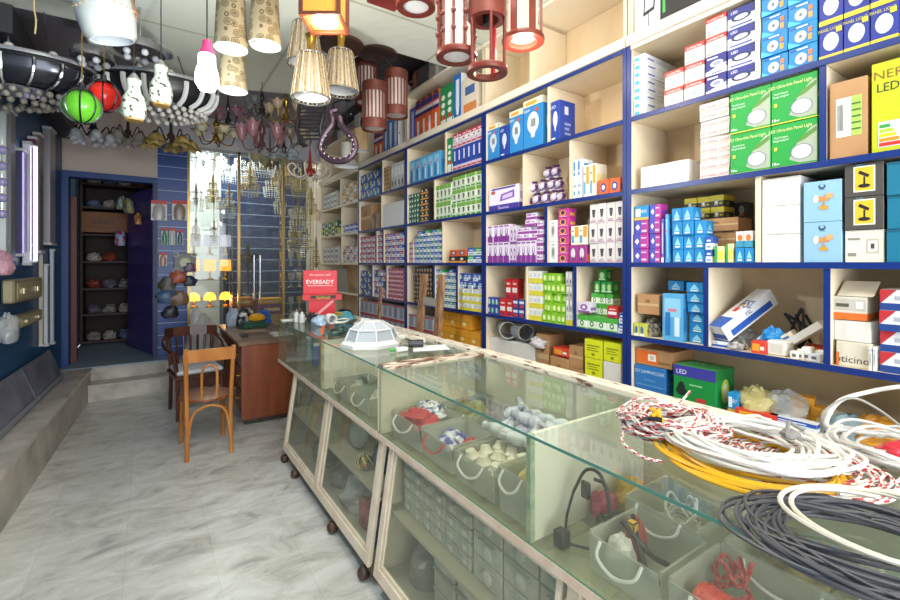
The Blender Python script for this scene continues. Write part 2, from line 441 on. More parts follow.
for ui, (ya, yb) in enumerate(UNITS):
    blue = ui < 4
    EB = BLUE if blue else CREAMW
    t = thing('shelving_unit', ULAB[ui], 'shelf', (XF, (ya+yb)/2, 0), 0, 'wall shelving units')
    loc = Vector((XF, (ya+yb)/2, 0))
    def P_(bm, n):
        o = bm.build(n, t); o.location = -loc; return o
    b = MB(); b.box(XBK-.012, XBK, ya, yb, .1, 3.17, NZ('#e2cdaa', '#d2b88e', scale=2, r=.5, stretch=(1, 2, .6))); P_(b, 'back_panel')
    for s, yy in ((0, ya), (1, yb)):
        b = MB()
        b.box(XF, XBK-.012, yy if s == 0 else yy-.018, yy+.018 if s == 0 else yy, 0, 3.17, CREAM)
        if blue: b.box(XF-.006, XF, yy-.004 if s == 0 else yy-.02, yy+.02 if s == 0 else yy+.004, 0, 2.69, BLUE)
        P_(b, 'side_panel')
    for zi, z in enumerate(ZL):
        b = MB(); b.box(XF+.001, XBK-.013, ya+.019, yb-.019, z-.018, z, CREAM)
        if zi < 5: b.box(XF-.008, XF, ya+.021, yb-.021, z-.021, z+.003, EB)
        else:
            b.box(XF-.008, XF, ya+.021, yb-.021, z-.024, z-.004, EB if ui else CREAMW); b.box(XF-.02, XF+.01, ya, yb, z-.002, z+.05, CREAMW)
        P_(b, 'shelf_board')
    b = MB(); b.box(XF-.02, XBK, ya, yb, 3.172, 3.195, CREAMW); P_(b, 'top_board')
    b = MB(); b.box(XF+.02, XF+.03, ya, yb, .02, .76, CREAM); P_(b, 'base_panel')
    for zi, lst in DIV.get(ui, {}).items():
        for px, bl in lst:
            y = ysh(px); z0 = ZL[zi]; z1 = ZL[zi+1] if zi < 5 else 3.17
            b = MB(); b.box(XF+.004, XBK-.013, y-.008, y+.008, z0+(.064 if zi == 5 else .001), z1-.02, CREAM)
            if bl: b.box(XF-.004, XF+.003, y-.01, y+.01, z0+.004, z1-.022, BLUE)
            P_(b, 'divider')

# ================================================================ display counters
def counter(y0, y1, label, parts, near):
    """glass case on a slanted cabinet with casters. y0 near end, y1 far end"""
    t = thing('display_counter', label, 'display counter', (1.22, (y0+y1)/2, 0), 0, 'glass display counters')
    loc = Vector((1.22, (y0+y1)/2, 0))
    def P_(bm, n, par=None, lab=None):
        o = bm.build(n, par or t)
        if par is None: o.location = -loc
        if lab: o['label'] = lab
        return o
    X0, X1 = .92, 1.53
    # base board of the glass case
    b = MB(); b.box(X0+.006, X1, y0, y1, .708, .722, GLASS('#eef4ea', .05, haze=.22, hz='#ccc8ae')); b.box(X0, X0+.006, y0, y1, .697, .726, NZ('#d9bda3', '#e6d3bd', scale=12, r=.5)); P_(b, 'case_floor')
    b = MB(); b.box(X0+.004, X0+.010, y0+.004, y1-.004, .727, 1.043, GLF); b.box(X0+.002, X0+.0035, y0+.004, y1-.004, .727, .731, GEDGE); P_(b, 'front_glass')
    b = MB(); b.box(X0-.004, X1-.04, y0+.002, y1-.002, 1.045, 1.051, GL); b.box(X0-.0055, X0-.0043, y0+.002, y1-.002, 1.044, 1.052, GEDGE); P_(b, 'top_glass')
    b = MB(); b.box(X1-.03, X1-.012, y0, y1, .723, 1.043, C('#d6d3bc', .5)); P_(b, 'back_panel')
    b = MB(); b.box(X1-.035, X1+.045, y0, y1, 1.044, 1.066, CHIP); P_(b, 'back_rail', None, 'chipped white painted wooden rail')
    ends = [(y0, y0+.012), (y1-.012, y1)]
    for k, (a, c) in enumerate(ends):
        b = MB(); far_glass = (not near and k == 1)
        b.box(X0+.012, X1-.032, a, c, .723, 1.043, GLF if far_glass else C('#e4ddc4', .5)); P_(b, 'end_panel')
    for yy in parts:
        b = MB(); b.box(X0+.03, X1-.032, yy-.007, yy+.007, .723, 1.043, C('#ebe6d6', .5)); b.box(X0+.012, X0+.03, yy-.009, yy+.009, .723, 1.043, NZ('#8fa58a', '#b9c4a5', scale=30, r=.5)); P_(b, 'partition')
    if near:
        b = MB(); b.box(X0+.0, X1-.036, y1-.10, y1-.004, 1.0515, 1.062, CHIP2); P_(b, 'end_rail', None, 'worn wooden strip with brown and white flaking paint')
    else:
        b = MB(); b.box(X0+.02, X1-.036, y1-.07, y1-.004, 1.0515, 1.062, C('#d9dccd', .5)); P_(b, 'end_rail')
    # lower cabinet
    ly1 = y1-.40 if not near else y1-.06
    ly0 = y0-.02 if not near else y0
    fr = []
    def xf(z): return .865+(z-.08)/(.70-.08)*(.955-.865)
    b = MB(); b.box(.90, X1-.02, ly0, ly1, .075, .10, C('#b9b3a0', .6)); b.box(.885, .90, ly0, ly1, .055, .10, C('#7b6a58', .6)); P_(b, 'cabinet_floor')
    b = MB(); b.box(X1-.03, X1-.012, ly0, ly1, .10, .699, C('#b8b29c', .6)); P_(b, 'cabinet_back')
    b = MB(); b.box(.935, X1-.032, ly0+.01, ly1-.01, .385, .40, C('#cbbfa6', .5)); P_(b, 'cabinet_shelf')
    for yy in (ly0, ly1-.012):
        b = MB(); b.prism([(xf(.10)+.03, yy, .101), (xf(.699)+.03, yy, .698), (X1-.032, yy, .698), (X1-.032, yy, .101)], (0, .012, 0), CREAM if near else GLD); P_(b, 'cabinet_side')
    # door frames
    n = 2; wd = (ly1-ly0)/n
    def bar(b, ya, za, yb, zb, wdt, m, off=0, dp=.022):
        # bar in the slanted front plane between two points, given half width
        if abs(za-zb) < 1e-6:
            b.prism([(xf(za-wdt)+off, ya, za-wdt), (xf(za+wdt)+off, ya, za+wdt), (xf(za+wdt)+off+dp, ya, za+wdt), (xf(za-wdt)+off+dp, ya, za-wdt)], (0, yb-ya, 0), m)
        else:
            b.prism([(xf(za)+off, ya-wdt, za), (xf(za)+off, ya+wdt, za), (xf(za)+off+dp, ya+wdt, za), (xf(za)+off+dp, ya-wdt, za)], (xf(zb)-xf(za), 0, zb-za), m)
    b = MB(); bar(b, ly0, .115, ly1, .115, .024, FRAME); bar(b, ly0, .685, ly1, .685, .012, FRAME)
    for k in range(n+1):
        yy = ly0+k*wd; yy = min(max(yy, ly0+.022), ly1-.022); bar(b, yy, .139, yy, .673, .020, FRAME, 0)
    P_(b, 'cabinet_frame')
    for k in range(n):
        a = ly0+k*wd+.047; c = ly0+(k+1)*wd-.047
        b = MB(); bar(b, a, .15, c, .15, .010, FRAME, .006, .012); bar(b, a, .664, c, .664, .008, FRAME, .006, .012)
        bar(b, a+.009, .161, a+.009, .655, .009, FRAME, .006, .012); bar(b, c-.009, .161, c-.009, .655, .009, FRAME, .006, .012)
        d = P_(b, 'cabinet_door')
        b = MB(); b.prism([(xf(.162)+.011, a+.019, .162), (xf(.654)+.011, a+.019, .654), (xf(.654)+.015, a+.019, .654), (xf(.162)+.015, a+.019, .162)], (0, c-a-.038, 0), GLD)
        P_(b, 'door_glass', d)
    for yy in ([ly0+.06, ly0+wd*.5+.1, ly1-.35, ly1-.05] if not near else [ly1-.25, ly1-.9, ly0+.2]):
        b = MB(); b.sph((.872, yy, .033), .033, NZ('#2c211c', '#5c4334', scale=30, r=.5), n=14); b.cyl((.895, yy, .035), (.91, yy, .0545), .016, 'caster' and C('#3a2c24', .5)); P_(b, 'caster')
    return t
counter(2.03, 4.07, 'far glass display counter on casters carrying the white octagonal lamp and red stand', [2.92], False)
counter(-.30, 2.01, 'near glass display counter full of bins of fittings, cable coils on top', [.98], True)
# ================================================================ cartons
def deco(mb, x0, x1, y0, y1, z0, z1, st, e=.0007):
    F = st.get('f', ()); S = st.get('s', ()); T_ = st.get('t', ())
    for i, d in enumerate(F): mb.decal(Vector((x0-e-.0003*i, y1, z0)), Vector((0, y0-y1, 0)), Vector((0, 0, z1-z0)), d)
    for i, d in enumerate(S): mb.decal(Vector((x0, y0-e-.0003*i, z0)), Vector((x1-x0, 0, 0)), Vector((0, 0, z1-z0)), d)
    for i, d in enumerate(T_): mb.decal(Vector((x0, y1, z1+e+.0002*i)), Vector((0, y0-y1, 0)), Vector((x1-x0, 0, 0)), d)
def KB(h1, h2): return NZ(h1, h2, scale=14, r=.6)
CARD = NZ('#b98e62', '#a87c52', scale=5, r=.7)
CARDP = NZ('#c9a67c', '#bb946a', scale=5, r=.7)
ST = {}
def style(n, c, f=(), s=(), t=()): ST[n] = dict(c=c, f=f, s=s, t=t)
style('flatwhite', '#d9dbe0', [('r', .1, .25, .5, .75, '#3aa0d8'), ('r', .55, .3, .92, .4, '#9aa4b0'), ('r', .55, .55, .85, .65, '#9aa4b0')],
      [('r', .08, .3, .28, .5, '#5a6aa8'), ('r', .35, .32, .8, .4, '#b4b8c0'), ('r', .35, .55, .6, .62, '#c4c8cf')])
style('redbulb', '#dedad6', [('r', 0, .74, 1, 1, '#d23a34'), ('t', 'SUPERSTAR', .5, .84, .12, '#f6f2ee'), ('e', .5, .36, .28, .2, '#c9d4e0'), ('e', .5, .36, .18, .12, '#9fb0c4'), ('r', .06, .05, .4, .12, '#9a9a9a')],
      [('r', 0, .74, 1, 1, '#c83430'), ('r', .2, .3, .8, .5, '#d8a0a0')], [('r', .05, .05, .95, .95, '#e8e0dc'), ('r', .1, .3, .9, .5, '#d0443c')])
style('bluebulb', '#20247c', [('p', [(0, .2), (1, .5), (1, 0), (0, 0)], '#e9e7ee'), ('e', .55, .55, .32, .17, '#d8dbe8'), ('e', .55, .55, .2, .1, '#8a93b8'), ('r', .08, .82, .6, .9, '#e8e8f4'), ('r', .3, .06, .8, .12, '#5a5aa0')],
      [('p', [(0, .0), (1, 0), (1, .55), (0, .3)], '#e0dfe8'), ('r', .1, .8, .8, .88, '#b8b8dc')], [('r', .05, .1, .95, .9, '#3a3ca8')])
style('whiteblue', '#e9eaf2', [('r', 0, .55, 1, 1, '#1c2a84'), ('e', .5, .5, .36, .2, '#1b2350'), ('e', .5, .5, .26, .13, '#c2c8d8'), ('t', 'LED', .25, .82, .14, '#ffffff'), ('r', .1, .08, .9, .16, '#4a58b0')],
      [('r', 0, .5, 1, 1, '#2a3aa0'), ('r', .2, .1, .8, .2, '#a8aed0')], [('r', .05, .1, .95, .9, '#3444a8')])
style('cyanspot', '#1383c8', [('r', .06, .8, .75, .92, '#0c5f9e'), ('r', .3, .84, .7, .9, '#e8f4fa'), ('e', .45, .42, .22, .27, '#b6bec8'), ('e', .45, .42, .14, .18, '#e8ecef'), ('e', .45, .42, .06, .09, '#6a7480'), ('r', .72, .15, .86, .42, '#e9a040'), ('r', .72, .5, .86, .72, '#e07838'), ('p', [(0, 0), (.5, 0), (0, .3)], '#4db6e6')],
      [('r', .1, .4, .9, .6, '#3ba2dc')], [('r', .1, .1, .9, .9, '#2a94d4')])
style('blueyellow', '#1b2f8e', [('r', 0, 0, 1, .14, '#e6cf3c'), ('e', .5, .5, .33, .26, '#c8ccd4'), ('e', .5, .5, .27, .2, '#eef0f2'), ('t', 'PANEL LIGHT', .45, .86, .09, '#d8c84a'), ('r', .72, .72, .95, .86, '#e6d23c')],
      [('r', 0, 0, 1, .14, '#d8c038')], [('r', 0, 0, 1, 1, '#22388e')])
style('ledgreen', '#159a3c', [('p', [(.40, .16), (.62, .06), (.99, .06), (.99, .85), (.86, .80), (.58, .52)], '#a4b09a'), ('p', [(.55, .50), (.70, .66), (.98, .80), (.98, .70), (.74, .56)], '#5a8a3a'), ('e', .67, .30, .24, .175, '#7c8090'), ('e', .67, .30, .21, .155, '#dfe1e4'),
      ('t', 'LED Ultra-thin Panel Light', .42, .86, .075, '#f0f4a8'), ('t', 'Panel Constant', .22, .70, .05, '#eef8ee', .3), ('t', 'Energy Saving Led', .22, .63, .05, '#eef8ee', .34), ('r', .07, .40, .14, .48, '#d8d84a'), ('t', '18w', .1, .1, .07, '#f4f8f4'), ('r', 0, 0, 1, .025, '#d6cf3e')],
      [('t', 'LED PANEL', .5, .5, .12, '#e8f4e8'), ('r', 0, 0, 1, .03, '#d6cf3e')], [('r', .5, .3, .95, .7, '#d8e4d8')])
style('panelslim', '#dcd3cf', [('t', 'LED PANEL LIGHT', .5, .45, .3, '#c25a5a'), ('r', .05, .12, .95, .18, '#cfa6a2')], [('r', .1, .3, .7, .6, '#d0b0ac')])
style('whitebox', '#dedbd6', [('r', .38, .0, .62, .03, '#b9b6b0')], [])
style('lamp_box', '#d8dbde', [('p', [(.36, .38), (.80, .42), (.86, .72), (.42, .76)], '#2a2c30'), ('p', [(.42, .44), (.75, .47), (.79, .68), (.47, .71)], '#cfd6da'), ('r', .55, .2, .58, .42, '#2a2c30'), ('r', .05, .06, .2, .1, '#38a050'), ('r', .05, .14, .12, .6, '#a8d0b0')])
style('classicbox', '#26262b', [('t', 'Classic', .4, .62, .14, '#f4f4f4'), ('r', .02, .3, .07, .7, '#4aa84a'), ('r', .12, .45, .8, .47, '#8a8a90'), ('p', [(.80, .3), (1, .3), (1, .9), (.9, .9)], '#3c5a44')])
style('shipping', CARD, [('r', .18, .28, .86, .78, '#e9e9e0'), ('r', .58, .28, .86, .78, '#a6d85a')]+[('r', .22+.035*k, .36, .235+.035*k, .70, '#3a3a3a') for k in range(5)]+[('r', .6, .35+.08*k, .84, .37+.08*k, '#4a6a3a') for k in range(5)], [('r', .3, .8, .5, 1, '#c8a878')], [('r', 0, .42, 1, .58, '#c8ab80')])
style('yellowbox', '#bcc016', [('t', 'NERVA', .5, .86, .1, '#8a5a18'), ('t', 'LED', .3, .72, .10, '#2f3a20', .4), ('r', .12, .06, .62, .34, '#eef0f0'), ('r', .14, .27, .34, .31, '#2f9a3c'), ('r', .14, .22, .40, .26, '#a8cf30'), ('r', .14, .17, .45, .21, '#f0d020'), ('r', .14, .12, .5, .16, '#e88a20'), ('r', .14, .07, .55, .11, '#d83020'), ('r', .7, .1, .9, .3, '#8a9020')], [('r', .1, .3, .9, .6, '#b0b81c')])
style('spotlight', '#8fb9d6', [('e', .5, .86, .10, .06, '#3d5a78'), ('e', .5, .88, .05, .035, '#8fb9d6'), ('t', 'SiA', .5, .80, .06, '#2e4a68'), ('r', .34, .50, .68, .62, '#c98a50'), ('e', .34, .56, .07, .10, '#f0ece4'), ('r', .60, .56, .78, .68, '#d9a468'), ('e', .55, .34, .12, .05, '#d09a28'), ('r', .52, .34, .57, .48, '#c99030')],
      [], [('r', .1, .1, .9, .9, '#9cc3dc')])
style('blackyellow', '#4a4641', [('r', .24, .14, .80, .92, '#ece6cf'), ('r', .28, .18, .76, .88, '#e9b82c'), ('p', [(.36, .70), (.62, .56), (.66, .64), (.40, .80)], '#1c1a1c'), ('r', .50, .34, .55, .60, '#1c1a1c'), ('e', .52, .32, .16, .06, '#1c1a1c'), ('t', 'ADITI', .4, .955, .05, '#5aa8d0')], [('r', .2, .2, .8, .8, '#57524c')])
style('switchbox', '#dcd8c9', [('r', .56, .28, .88, .72, '#b9b4a4'), ('r', .60, .34, .84, .66, '#efece0'), ('r', .67, .42, .77, .58, '#4a4840'), ('r', .08, .7, .4, .76, '#8a867a'), ('r', .08, .2, .3, .3, '#8a867a')])
style('teal', '#0f6f8e', [('t', 'Krypton', .6, .3, .14, '#d6ecf2'), ('r', 0, .92, 1, 1, '#0a566e')], [('t', 'H', .5, .4, .3, '#cfe8ee')])
style('purplebulb', '#b53a9a', [('r', 0, .0, .5, 1, '#4a4fb4'), ('p', [(.1, .5), (.28, .72), (.42, .5), (.28, .28)], '#e8e4f4'), ('r', .55, .15, .9, .3, '#e8c8e0'), ('r', .55, .7, .9, .78, '#e8d0e4')],
      [('r', .1, .4, .9, .55, '#7a4ac0')], [('r', 0, 0, 1, 1, '#8a48b0')])
style('cyantop', '#1f8fce', [('r', .1, .25, .45, .8, '#e6eef2'), ('r', 0, .0, 1, .18, '#d9b03c'), ('t', 'NEXT', .65, .6, .2, '#ffffff', .5)], [('r', .2, .3, .8, .7, '#40a8dc')])
style('bluebox', '#1a86c6', [('p', [(.2, .3), (.5, .85), (.8, .3)], '#8fd0ee'), ('r', .25, .12, .75, .24, '#e4f0f6')], [('p', [(.2, .3), (.5, .8), (.8, .3)], '#6fc0e6'), ('r', .2, .1, .8, .2, '#d8ecf4')], [('r', .1, .1, .9, .9, '#3096d0')])
style('yellowblack', '#3a3428', [('r', 0, .5, 1, 1, '#dcc628'), ('r', .3, .12, .6, .62, '#b8a888'), ('r', .38, .25, .54, .5, '#efe8d8'), ('r', .68, .2, .9, .35, '#c8b428')], [('r', 0, .55, 1, 1, '#cdb828'), ('r', .2, .1, .5, .4, '#8a7a5a')], [('r', 0, 0, 1, 1, '#d8c22a')])
style('cardplain', CARD, [('r', 0, .44, 1, .56, '#c8a878'), ('r', .4, .6, .6, .75, '#8a6238')], [('r', .4, .44, .6, .56, '#8a6a48')], [('r', 0, .45, 1, .55, '#c8ab80')])
style('can', '#e4e4dc', [('r', 0, 0, 1, .4, '#3a98b8'), ('e', .5, .6, .3, .2, '#e0782c')], [('r', 0, 0, 1, .4, '#3a98b8')])
style('greenyellow', '#e6e0a8', [('r', 0, 0, .3, 1, '#3aa84a'), ('r', .4, .2, .9, .7, '#e8d444')], [('r', .2, .3, .8, .6, '#4aa84a')])
style('longtube', '#e9eaee', [('r', 0, .1, 1, .45, '#2356ae'), ('t', 'FSL', .2, .7, .3, '#2a4a9a', .2)], [('r', .1, .12, .9, .5, '#2356ae'), ('t', 'FSL', .5, .72, .25, '#3a3a6a')], [('r', 0, .0, 1, .25, '#2356ae'), ('r', .3, .4, .6, .5, '#d83a2c'), ('r', .3, .55, .6, .62, '#e8a02c'), ('t', 'FSL', .8, .6, .2, '#2a4a9a')])
style('bticino', '#d9d2bf', [('t', 'bticino', .45, .3, .3, '#4a4640'), ('r', 0, 0, .08, .55, '#e0702c')], [('t', 'bticino', .5, .3, .3, '#4a4640'), ('e', .13, .3, .05, .12, '#e0702c')])
style('orangeband', '#d6cfc0', [('r', 0, 0, 1, .3, '#e2702c'), ('r', .05, .4, .95, .9, '#c0bab0'), ('r', .12, .55, .5, .7, '#5a564e'), ('r', .7, .5, .9, .8, '#e8e4da')], [('r', 0, 0, 1, .3, '#e2702c')], [('r', 0, 0, 1, 1, '#cfc8b6')])
style('redwhiteblue', '#dcdce0', [('p', [(0, 1), (.35, 1), (0, .3)], '#b82c34'), ('r', 0, 0, 1, .34, '#1f3f86'), ('r', .3, .5, .8, .7, '#a8acb8'), ('t', 'schalter', .6, .16, .14, '#dfe4f0', .5)], [('r', 0, 0, 1, .3, '#2a5ab0')], [('r', 0, 0, 1, 1, '#d8d8dc')])
style('btic_orange', CARD, [('r', .04, .12, .62, .88, '#df6a24'), ('r', .36, .3, .58, .72, '#efe6d8'), ('r', .42, .38, .52, .62, '#c8c0b4'), ('t', 'bticino', .8, .3, .2, '#5a4430', .3)], [('t', 'bticino', .5, .4, .22, '#6a4a30'), ('e', .12, .45, .05, .1, '#df6a24')])
style('bluelamp', '#2a72b8', [('t', 'E27 LAMPHOLDER', .5, .74, .15, '#cfe2f2'), ('r', .06, .12, .94, .18, '#5a96cc'), ('r', .3, .34, .7, .44, '#4a8ac4')], [('t', 'E27 LAMPHOLDER', .5, .7, .13, '#bcd6ec'), ('r', .08, .3, .92, .36, '#5a96cc')], [('r', .05, .1, .95, .9, '#3a7ab8')])
style('greenblue', '#128a3e', [('r', 0, .72, 1, 1, '#3a3a9a'), ('t', 'LED', .2, .84, .12, '#e8e8f8'), ('e', .2, .42, .09, .16, '#1c2a24'), ('e', .2, .34, .13, .12, '#1c2a24'), ('r', .56, .14, .78, .24, '#c8383a'), ('r', .4, .52, .7, .56, '#8ad09a')],
      [('r', 0, .75, 1, 1, '#1a7a3c'), ('e', .5, .45, .22, .3, '#c8e05a'), ('e', .5, .45, .12, .2, '#eef4c8')], [('r', 0, 0, 1, 1, '#4aa860'), ('t', 'ELIOS', .3, .6, .2, '#e4f0e4', .4)])
# unit B
style('blueledbig', '#2f86c8', [('e', .5, .52, .3, .22, '#cfd8de'), ('p', [(.36, .36), (.64, .36), (.58, .22), (.42, .22)], '#cfd8de')]+[('r', .4+.05*k, .44, .425+.05*k, .6, '#2a2c34') for k in range(5)]+[('r', .0, .86, 1, 1, '#e6dfc4'), ('r', .12, .89, .7, .96, '#d8a440'), ('r', .62, .72, .78, .8, '#e05040'), ('t', '50W', .2, .78, .06, '#ffffff')],
      [('r', 0, .86, 1, 1, '#e6dfc4'), ('e', .5, .5, .25, .2, '#a8c8dc')], [('r', 0, 0, 1, 1, '#e8d8a8')])
style('blueleddark', '#24419c', [('e', .5, .55, .26, .2, '#c8d0de'), ('p', [(.38, .4), (.62, .4), (.56, .26), (.44, .26)], '#c8d0de'), ('t', 'LED', .25, .86, .08, '#e8eef8'), ('r', .1, .06, .5, .1, '#d8dce8')],
      [('r', .3, .66, .55, .86, '#c8d0e0'), ('r', .3, .4, .7, .46, '#8a9cd0'), ('r', .3, .28, .6, .34, '#8a9cd0'), ('r', .3, .16, .7, .22, '#8a9cd0')], [('r', .1, .1, .9, .9, '#3450a8')])
style('purpletransf', '#ece8f2', [('r', 0, 0, 1, .25, '#4a3a9a'), ('t', 'Electronic', .5, .12, .13, '#eae6f8'), ('p', [(.38, .38), (.86, .48), (.86, .80), (.42, .68)], '#8a5ac0'), ('p', [(.46, .46), (.8, .53), (.8, .7), (.48, .62)], '#d8c8ea'), ('e', .15, .8, .08, .08, '#d05a5a'), ('r', .1, .9, .9, .97, '#5a3a9a')], [('r', 0, 0, 1, .25, '#4a3a9a'), ('r', .1, .4, .9, .7, '#c8b8dc')])
style('bluepack', '#dfe7ee', [('r', .1, .6, .5, .95, '#2f74c4'), ('t', 'mega', .5, .72, .12, '#ffffff'), ('r', .1, .3, .8, .36, '#8aa8c8'), ('r', .15, .1, .5, .2, '#4a98d0')], [('r', .2, .5, .8, .9, '#3f84cc')])
style('orangepack', '#ece6d4', [('r', .5, .4, .95, .95, '#e89a34'), ('r', .1, .1, .4, .5, '#5aa0c8'), ('r', .1, .7, .4, .76, '#8a8a80')], [('r', .1, .3, .9, .7, '#ead49a')])
style('colourcard', '#d8622c', [('e', .5, .5, .28, .3, '#1f4a9a'), ('e', .5, .5, .15, .17, '#e8e0c8')], [('r', .1, .2, .9, .6, '#2a4a8a')])
style('purplecfl', '#e9e0ee', [('r', 0, 0, 1, .35, '#8a3a96'), ('e', .5, .55, .24, .26, '#7a3a92'), ('e', .5, .62, .12, .2, '#e8dcf0'), ('r', .44, .3, .56, .42, '#5a2a6a'), ('r', .1, .88, .9, .95, '#9a4aa4')], [('r', .1, .1, .9, .3, '#9a4aa4'), ('r', .2, .5, .8, .7, '#c8a8d0')], [('r', .1, .1, .9, .9, '#dccbe2')])
style('purplestrip', '#ece6f0', [('r', 0, .0, 1, .4, '#9a4a9e'), ('r', .1, .55, .5, .85, '#b878bc'), ('r', .6, .6, .9, .7, '#4a3a7a')], [('r', 0, 0, 1, .4, '#9a4a9e')], [('r', .1, .1, .9, .9, '#e4dbe8')])
style('magenta', '#c23a8e', [('e', .45, .5, .3, .34, '#e8a83a'), ('e', .45, .52, .2, .25, '#4a2a5a'), ('r', .1, .05, .9, .15, '#e8a0c8')], [('r', .2, .2, .8, .5, '#e8a83a')])
style('orangebulb', '#d86a3a', [('e', .5, .5, .28, .34, '#f0d8b0'), ('r', 0, 0, 1, .2, '#a83a7a')], [('r', .2, .2, .8, .8, '#e8a85a')])
style('magpic', '#a83a8a', [('r', .1, .1, .9, .9, '#8a3a80'), ('e', .5, .55, .27, .3, '#d8d0d8'), ('r', .42, .15, .58, .35, '#4a3a3a')], [('r', .1, .1, .9, .5, '#e8882c')])
style('whitesocket', '#dcd6d4', [('p', [(.28, .70), (.72, .70), (.62, .32), (.38, .32)], '#4b4a50'), ('r', .3, .66, .7, .72, '#2c2b30'), ('t', 'LAMP', .4, .16, .12, '#9a6a88', .5), ('r', .1, .06, .9, .1, '#b888a8')], [('p', [(.3, .70), (.7, .70), (.62, .36), (.38, .36)], '#8a888e')])
style('pictwhite', '#e9e8e4', [('r', .3, .2, .7, .75, '#c8c8c8'), ('e', .5, .5, .15, .2, '#8a8a8a'), ('t', 'led', .5, .86, .1, '#4a6a9a')])
style('greenwhite', '#d8e2c0', [('r', 0, .0, 1, .45, '#86b832'), ('e', .5, .55, .24, .2, '#eef2e2'), ('r', .1, .84, .9, .94, '#6a9a2a')], [('r', 0, 0, 1, .5, '#94c43a'), ('r', .2, .6, .8, .8, '#b8d080')], [('r', .1, .1, .9, .9, '#c8dc9a')])
style('greenbright', '#8cc62e', [('e', .5, .5, .3, .28, '#dff0a8'), ('r', .1, .08, .9, .2, '#5a9a1e')], [('r', .15, .3, .85, .6, '#c8e47a')], [('r', .1, .1, .9, .9, '#a4d44a')])
style('yellowwhite', '#e9e9e0', [('r', 0, 0, 1, .4, '#d8cf3a'), ('r', .2, .5, .8, .8, '#c8d0d8')], [('r', 0, 0, 1, .4, '#d8cf3a')])
style('greendark', '#2a9a3e', [('e', .5, .5, .3, .3, '#bfe4a0'), ('r', .1, .1, .9, .2, '#e8f0d8')], [('e', .5, .5, .3, .3, '#8ad08a')], [('r', .1, .1, .9, .9, '#48b058')])
style('greeneye', '#e3ead9', [('r', 0, .62, 1, 1, '#4aa83e'), ('e', .5, .4, .22, .22, '#3a8a3a'), ('e', .5, .4, .1, .1, '#e8f0e0'), ('r', 0, 0, 1, .1, '#6ab84a')], [('r', 0, .6, 1, 1, '#4aa83e'), ('r', .2, .2, .8, .4, '#a8c8a0')], [('r', 0, 0, 1, 1, '#5ab04a')])
style('redpack', '#c4282c', [('r', .1, .3, .9, .55, '#e9e2de'), ('r', .2, .7, .8, .8, '#e8c8c0'), ('r', .2, .08, .7, .16, '#2a3a8a')], [('r', .2, .2, .8, .8, '#a82428')], [('r', 0, 0, 1, 1, '#b82a30')])
style('bluered', '#2a3f8c', [('r', .1, .6, .9, .9, '#d8dce8'), ('r', .2, .15, .8, .45, '#c03a3a')], [('r', .2, .2, .8, .8, '#e0e0e8')])
style('creamorange', '#e6d9c4', [('r', .1, .1, .9, .4, '#d88a4a'), ('r', .2, .6, .8, .8, '#4a6aa0')])
style('violetwhite', '#dcd4e4', [('e', .5, .5, .3, .3, '#8a4a9a'), ('e', .5, .5, .15, .15, '#f0e8f4'), ('r', 0, 0, 1, .15, '#8a4a9a')], [('r', .1, .2, .9, .5, '#a070b0')])
style('yellowcarton', '#dbe024', [('r', .15, .62, .85, .70, '#8f9418'), ('r', .15, .50, .7, .55, '#8f9418'), ('r', .15, .38, .8, .43, '#8f9418'), ('e', .5, .2, .1, .08, '#8f9418')], [('r', .2, .4, .8, .6, '#b8bc20')], [('r', 0, .45, 1, .55, '#c2c63a')])
style('redorange', '#d8402c', [('r', .1, .2, .6, .8, '#e8a030'), ('r', .65, .3, .9, .6, '#f0e8e0')], [('r', .2, .2, .8, .8, '#c83426')])
# units C, D, E (small packs)
style('tubeorange', '#e0652a', [('r', 0, .80, 1, .93, '#3a3a7c'), ('r', .15, .94, .85, .99, '#2c2c34'), ('r', 0, .64, 1, .76, '#d8d8e0'), ('r', 0, .60, 1, .68, '#2a2a6a'), ('r', .33, .14, .67, .50, '#e9e9ec'), ('r', .40, .05, .60, .15, '#e9e9ec'), ('r', .1, .22, .26, .26, '#7a3a1c')], [('r', .1, .2, .9, .6, '#d85a24')])
style('tubegreen', '#2a8a50', [('e', .5, .75, .3, .06, '#e8f0e8'), ('e', .5, .58, .3, .06, '#e8f0e8'), ('e', .5, .42, .3, .06, '#e8f0e8'), ('r', .1, .0, .9, .25, '#e0e4da'), ('e', .6, .3, .3, .05, '#d0443c')], [('r', 0, 0, 1, .25, '#e0e4da')])
style('tubeblue', '#1f6fc0', [('r', .3, .35, .75, .9, '#e6ecf0'), ('p', [(.3, .35), (.75, .35), (.65, .2), (.42, .2)], '#e6ecf0'), ('r', 0, 0, 1, .12, '#8a8ac0')], [('r', 0, 0, 1, 1, '#e9e4e0'), ('r', .05, .03, .95, .12, '#e88a3a'), ('r', .1, .5, .3, .54, '#c84a3a')])
style('tubeviolet', '#5a5ab4', [('r', .3, .2, .7, .9, '#c8ccec'), ('r', 0, 0, 1, .12, '#e8e8f4')])
style('shrinkblue', '#55a6d6', [('r', .1, .5, .9, .9, '#8cc8e8'), ('r', .15, .1, .4, .6, '#2a72ba'), ('r', .6, .1, .85, .5, '#cfe4f0'), ('r', .3, .62, .7, .68, '#d87a8a')], [('r', .1, .2, .9, .7, '#3c8ac8')])
style('cflrow', '#2b46a4', [('r', 0, .80, 1, 1, '#d8c8d4'), ('r', 0, 0, 1, .2, '#d8c8d4'), ('r', .1, .84, .9, .9, '#c84048'), ('r', .1, .06, .9, .12, '#c84048'), ('r', .36, .36, .64, .7, '#dce2f2'), ('r', .44, .28, .56, .36, '#1a1a30')], [('r', .1, .3, .9, .7, '#e0e4f0')])
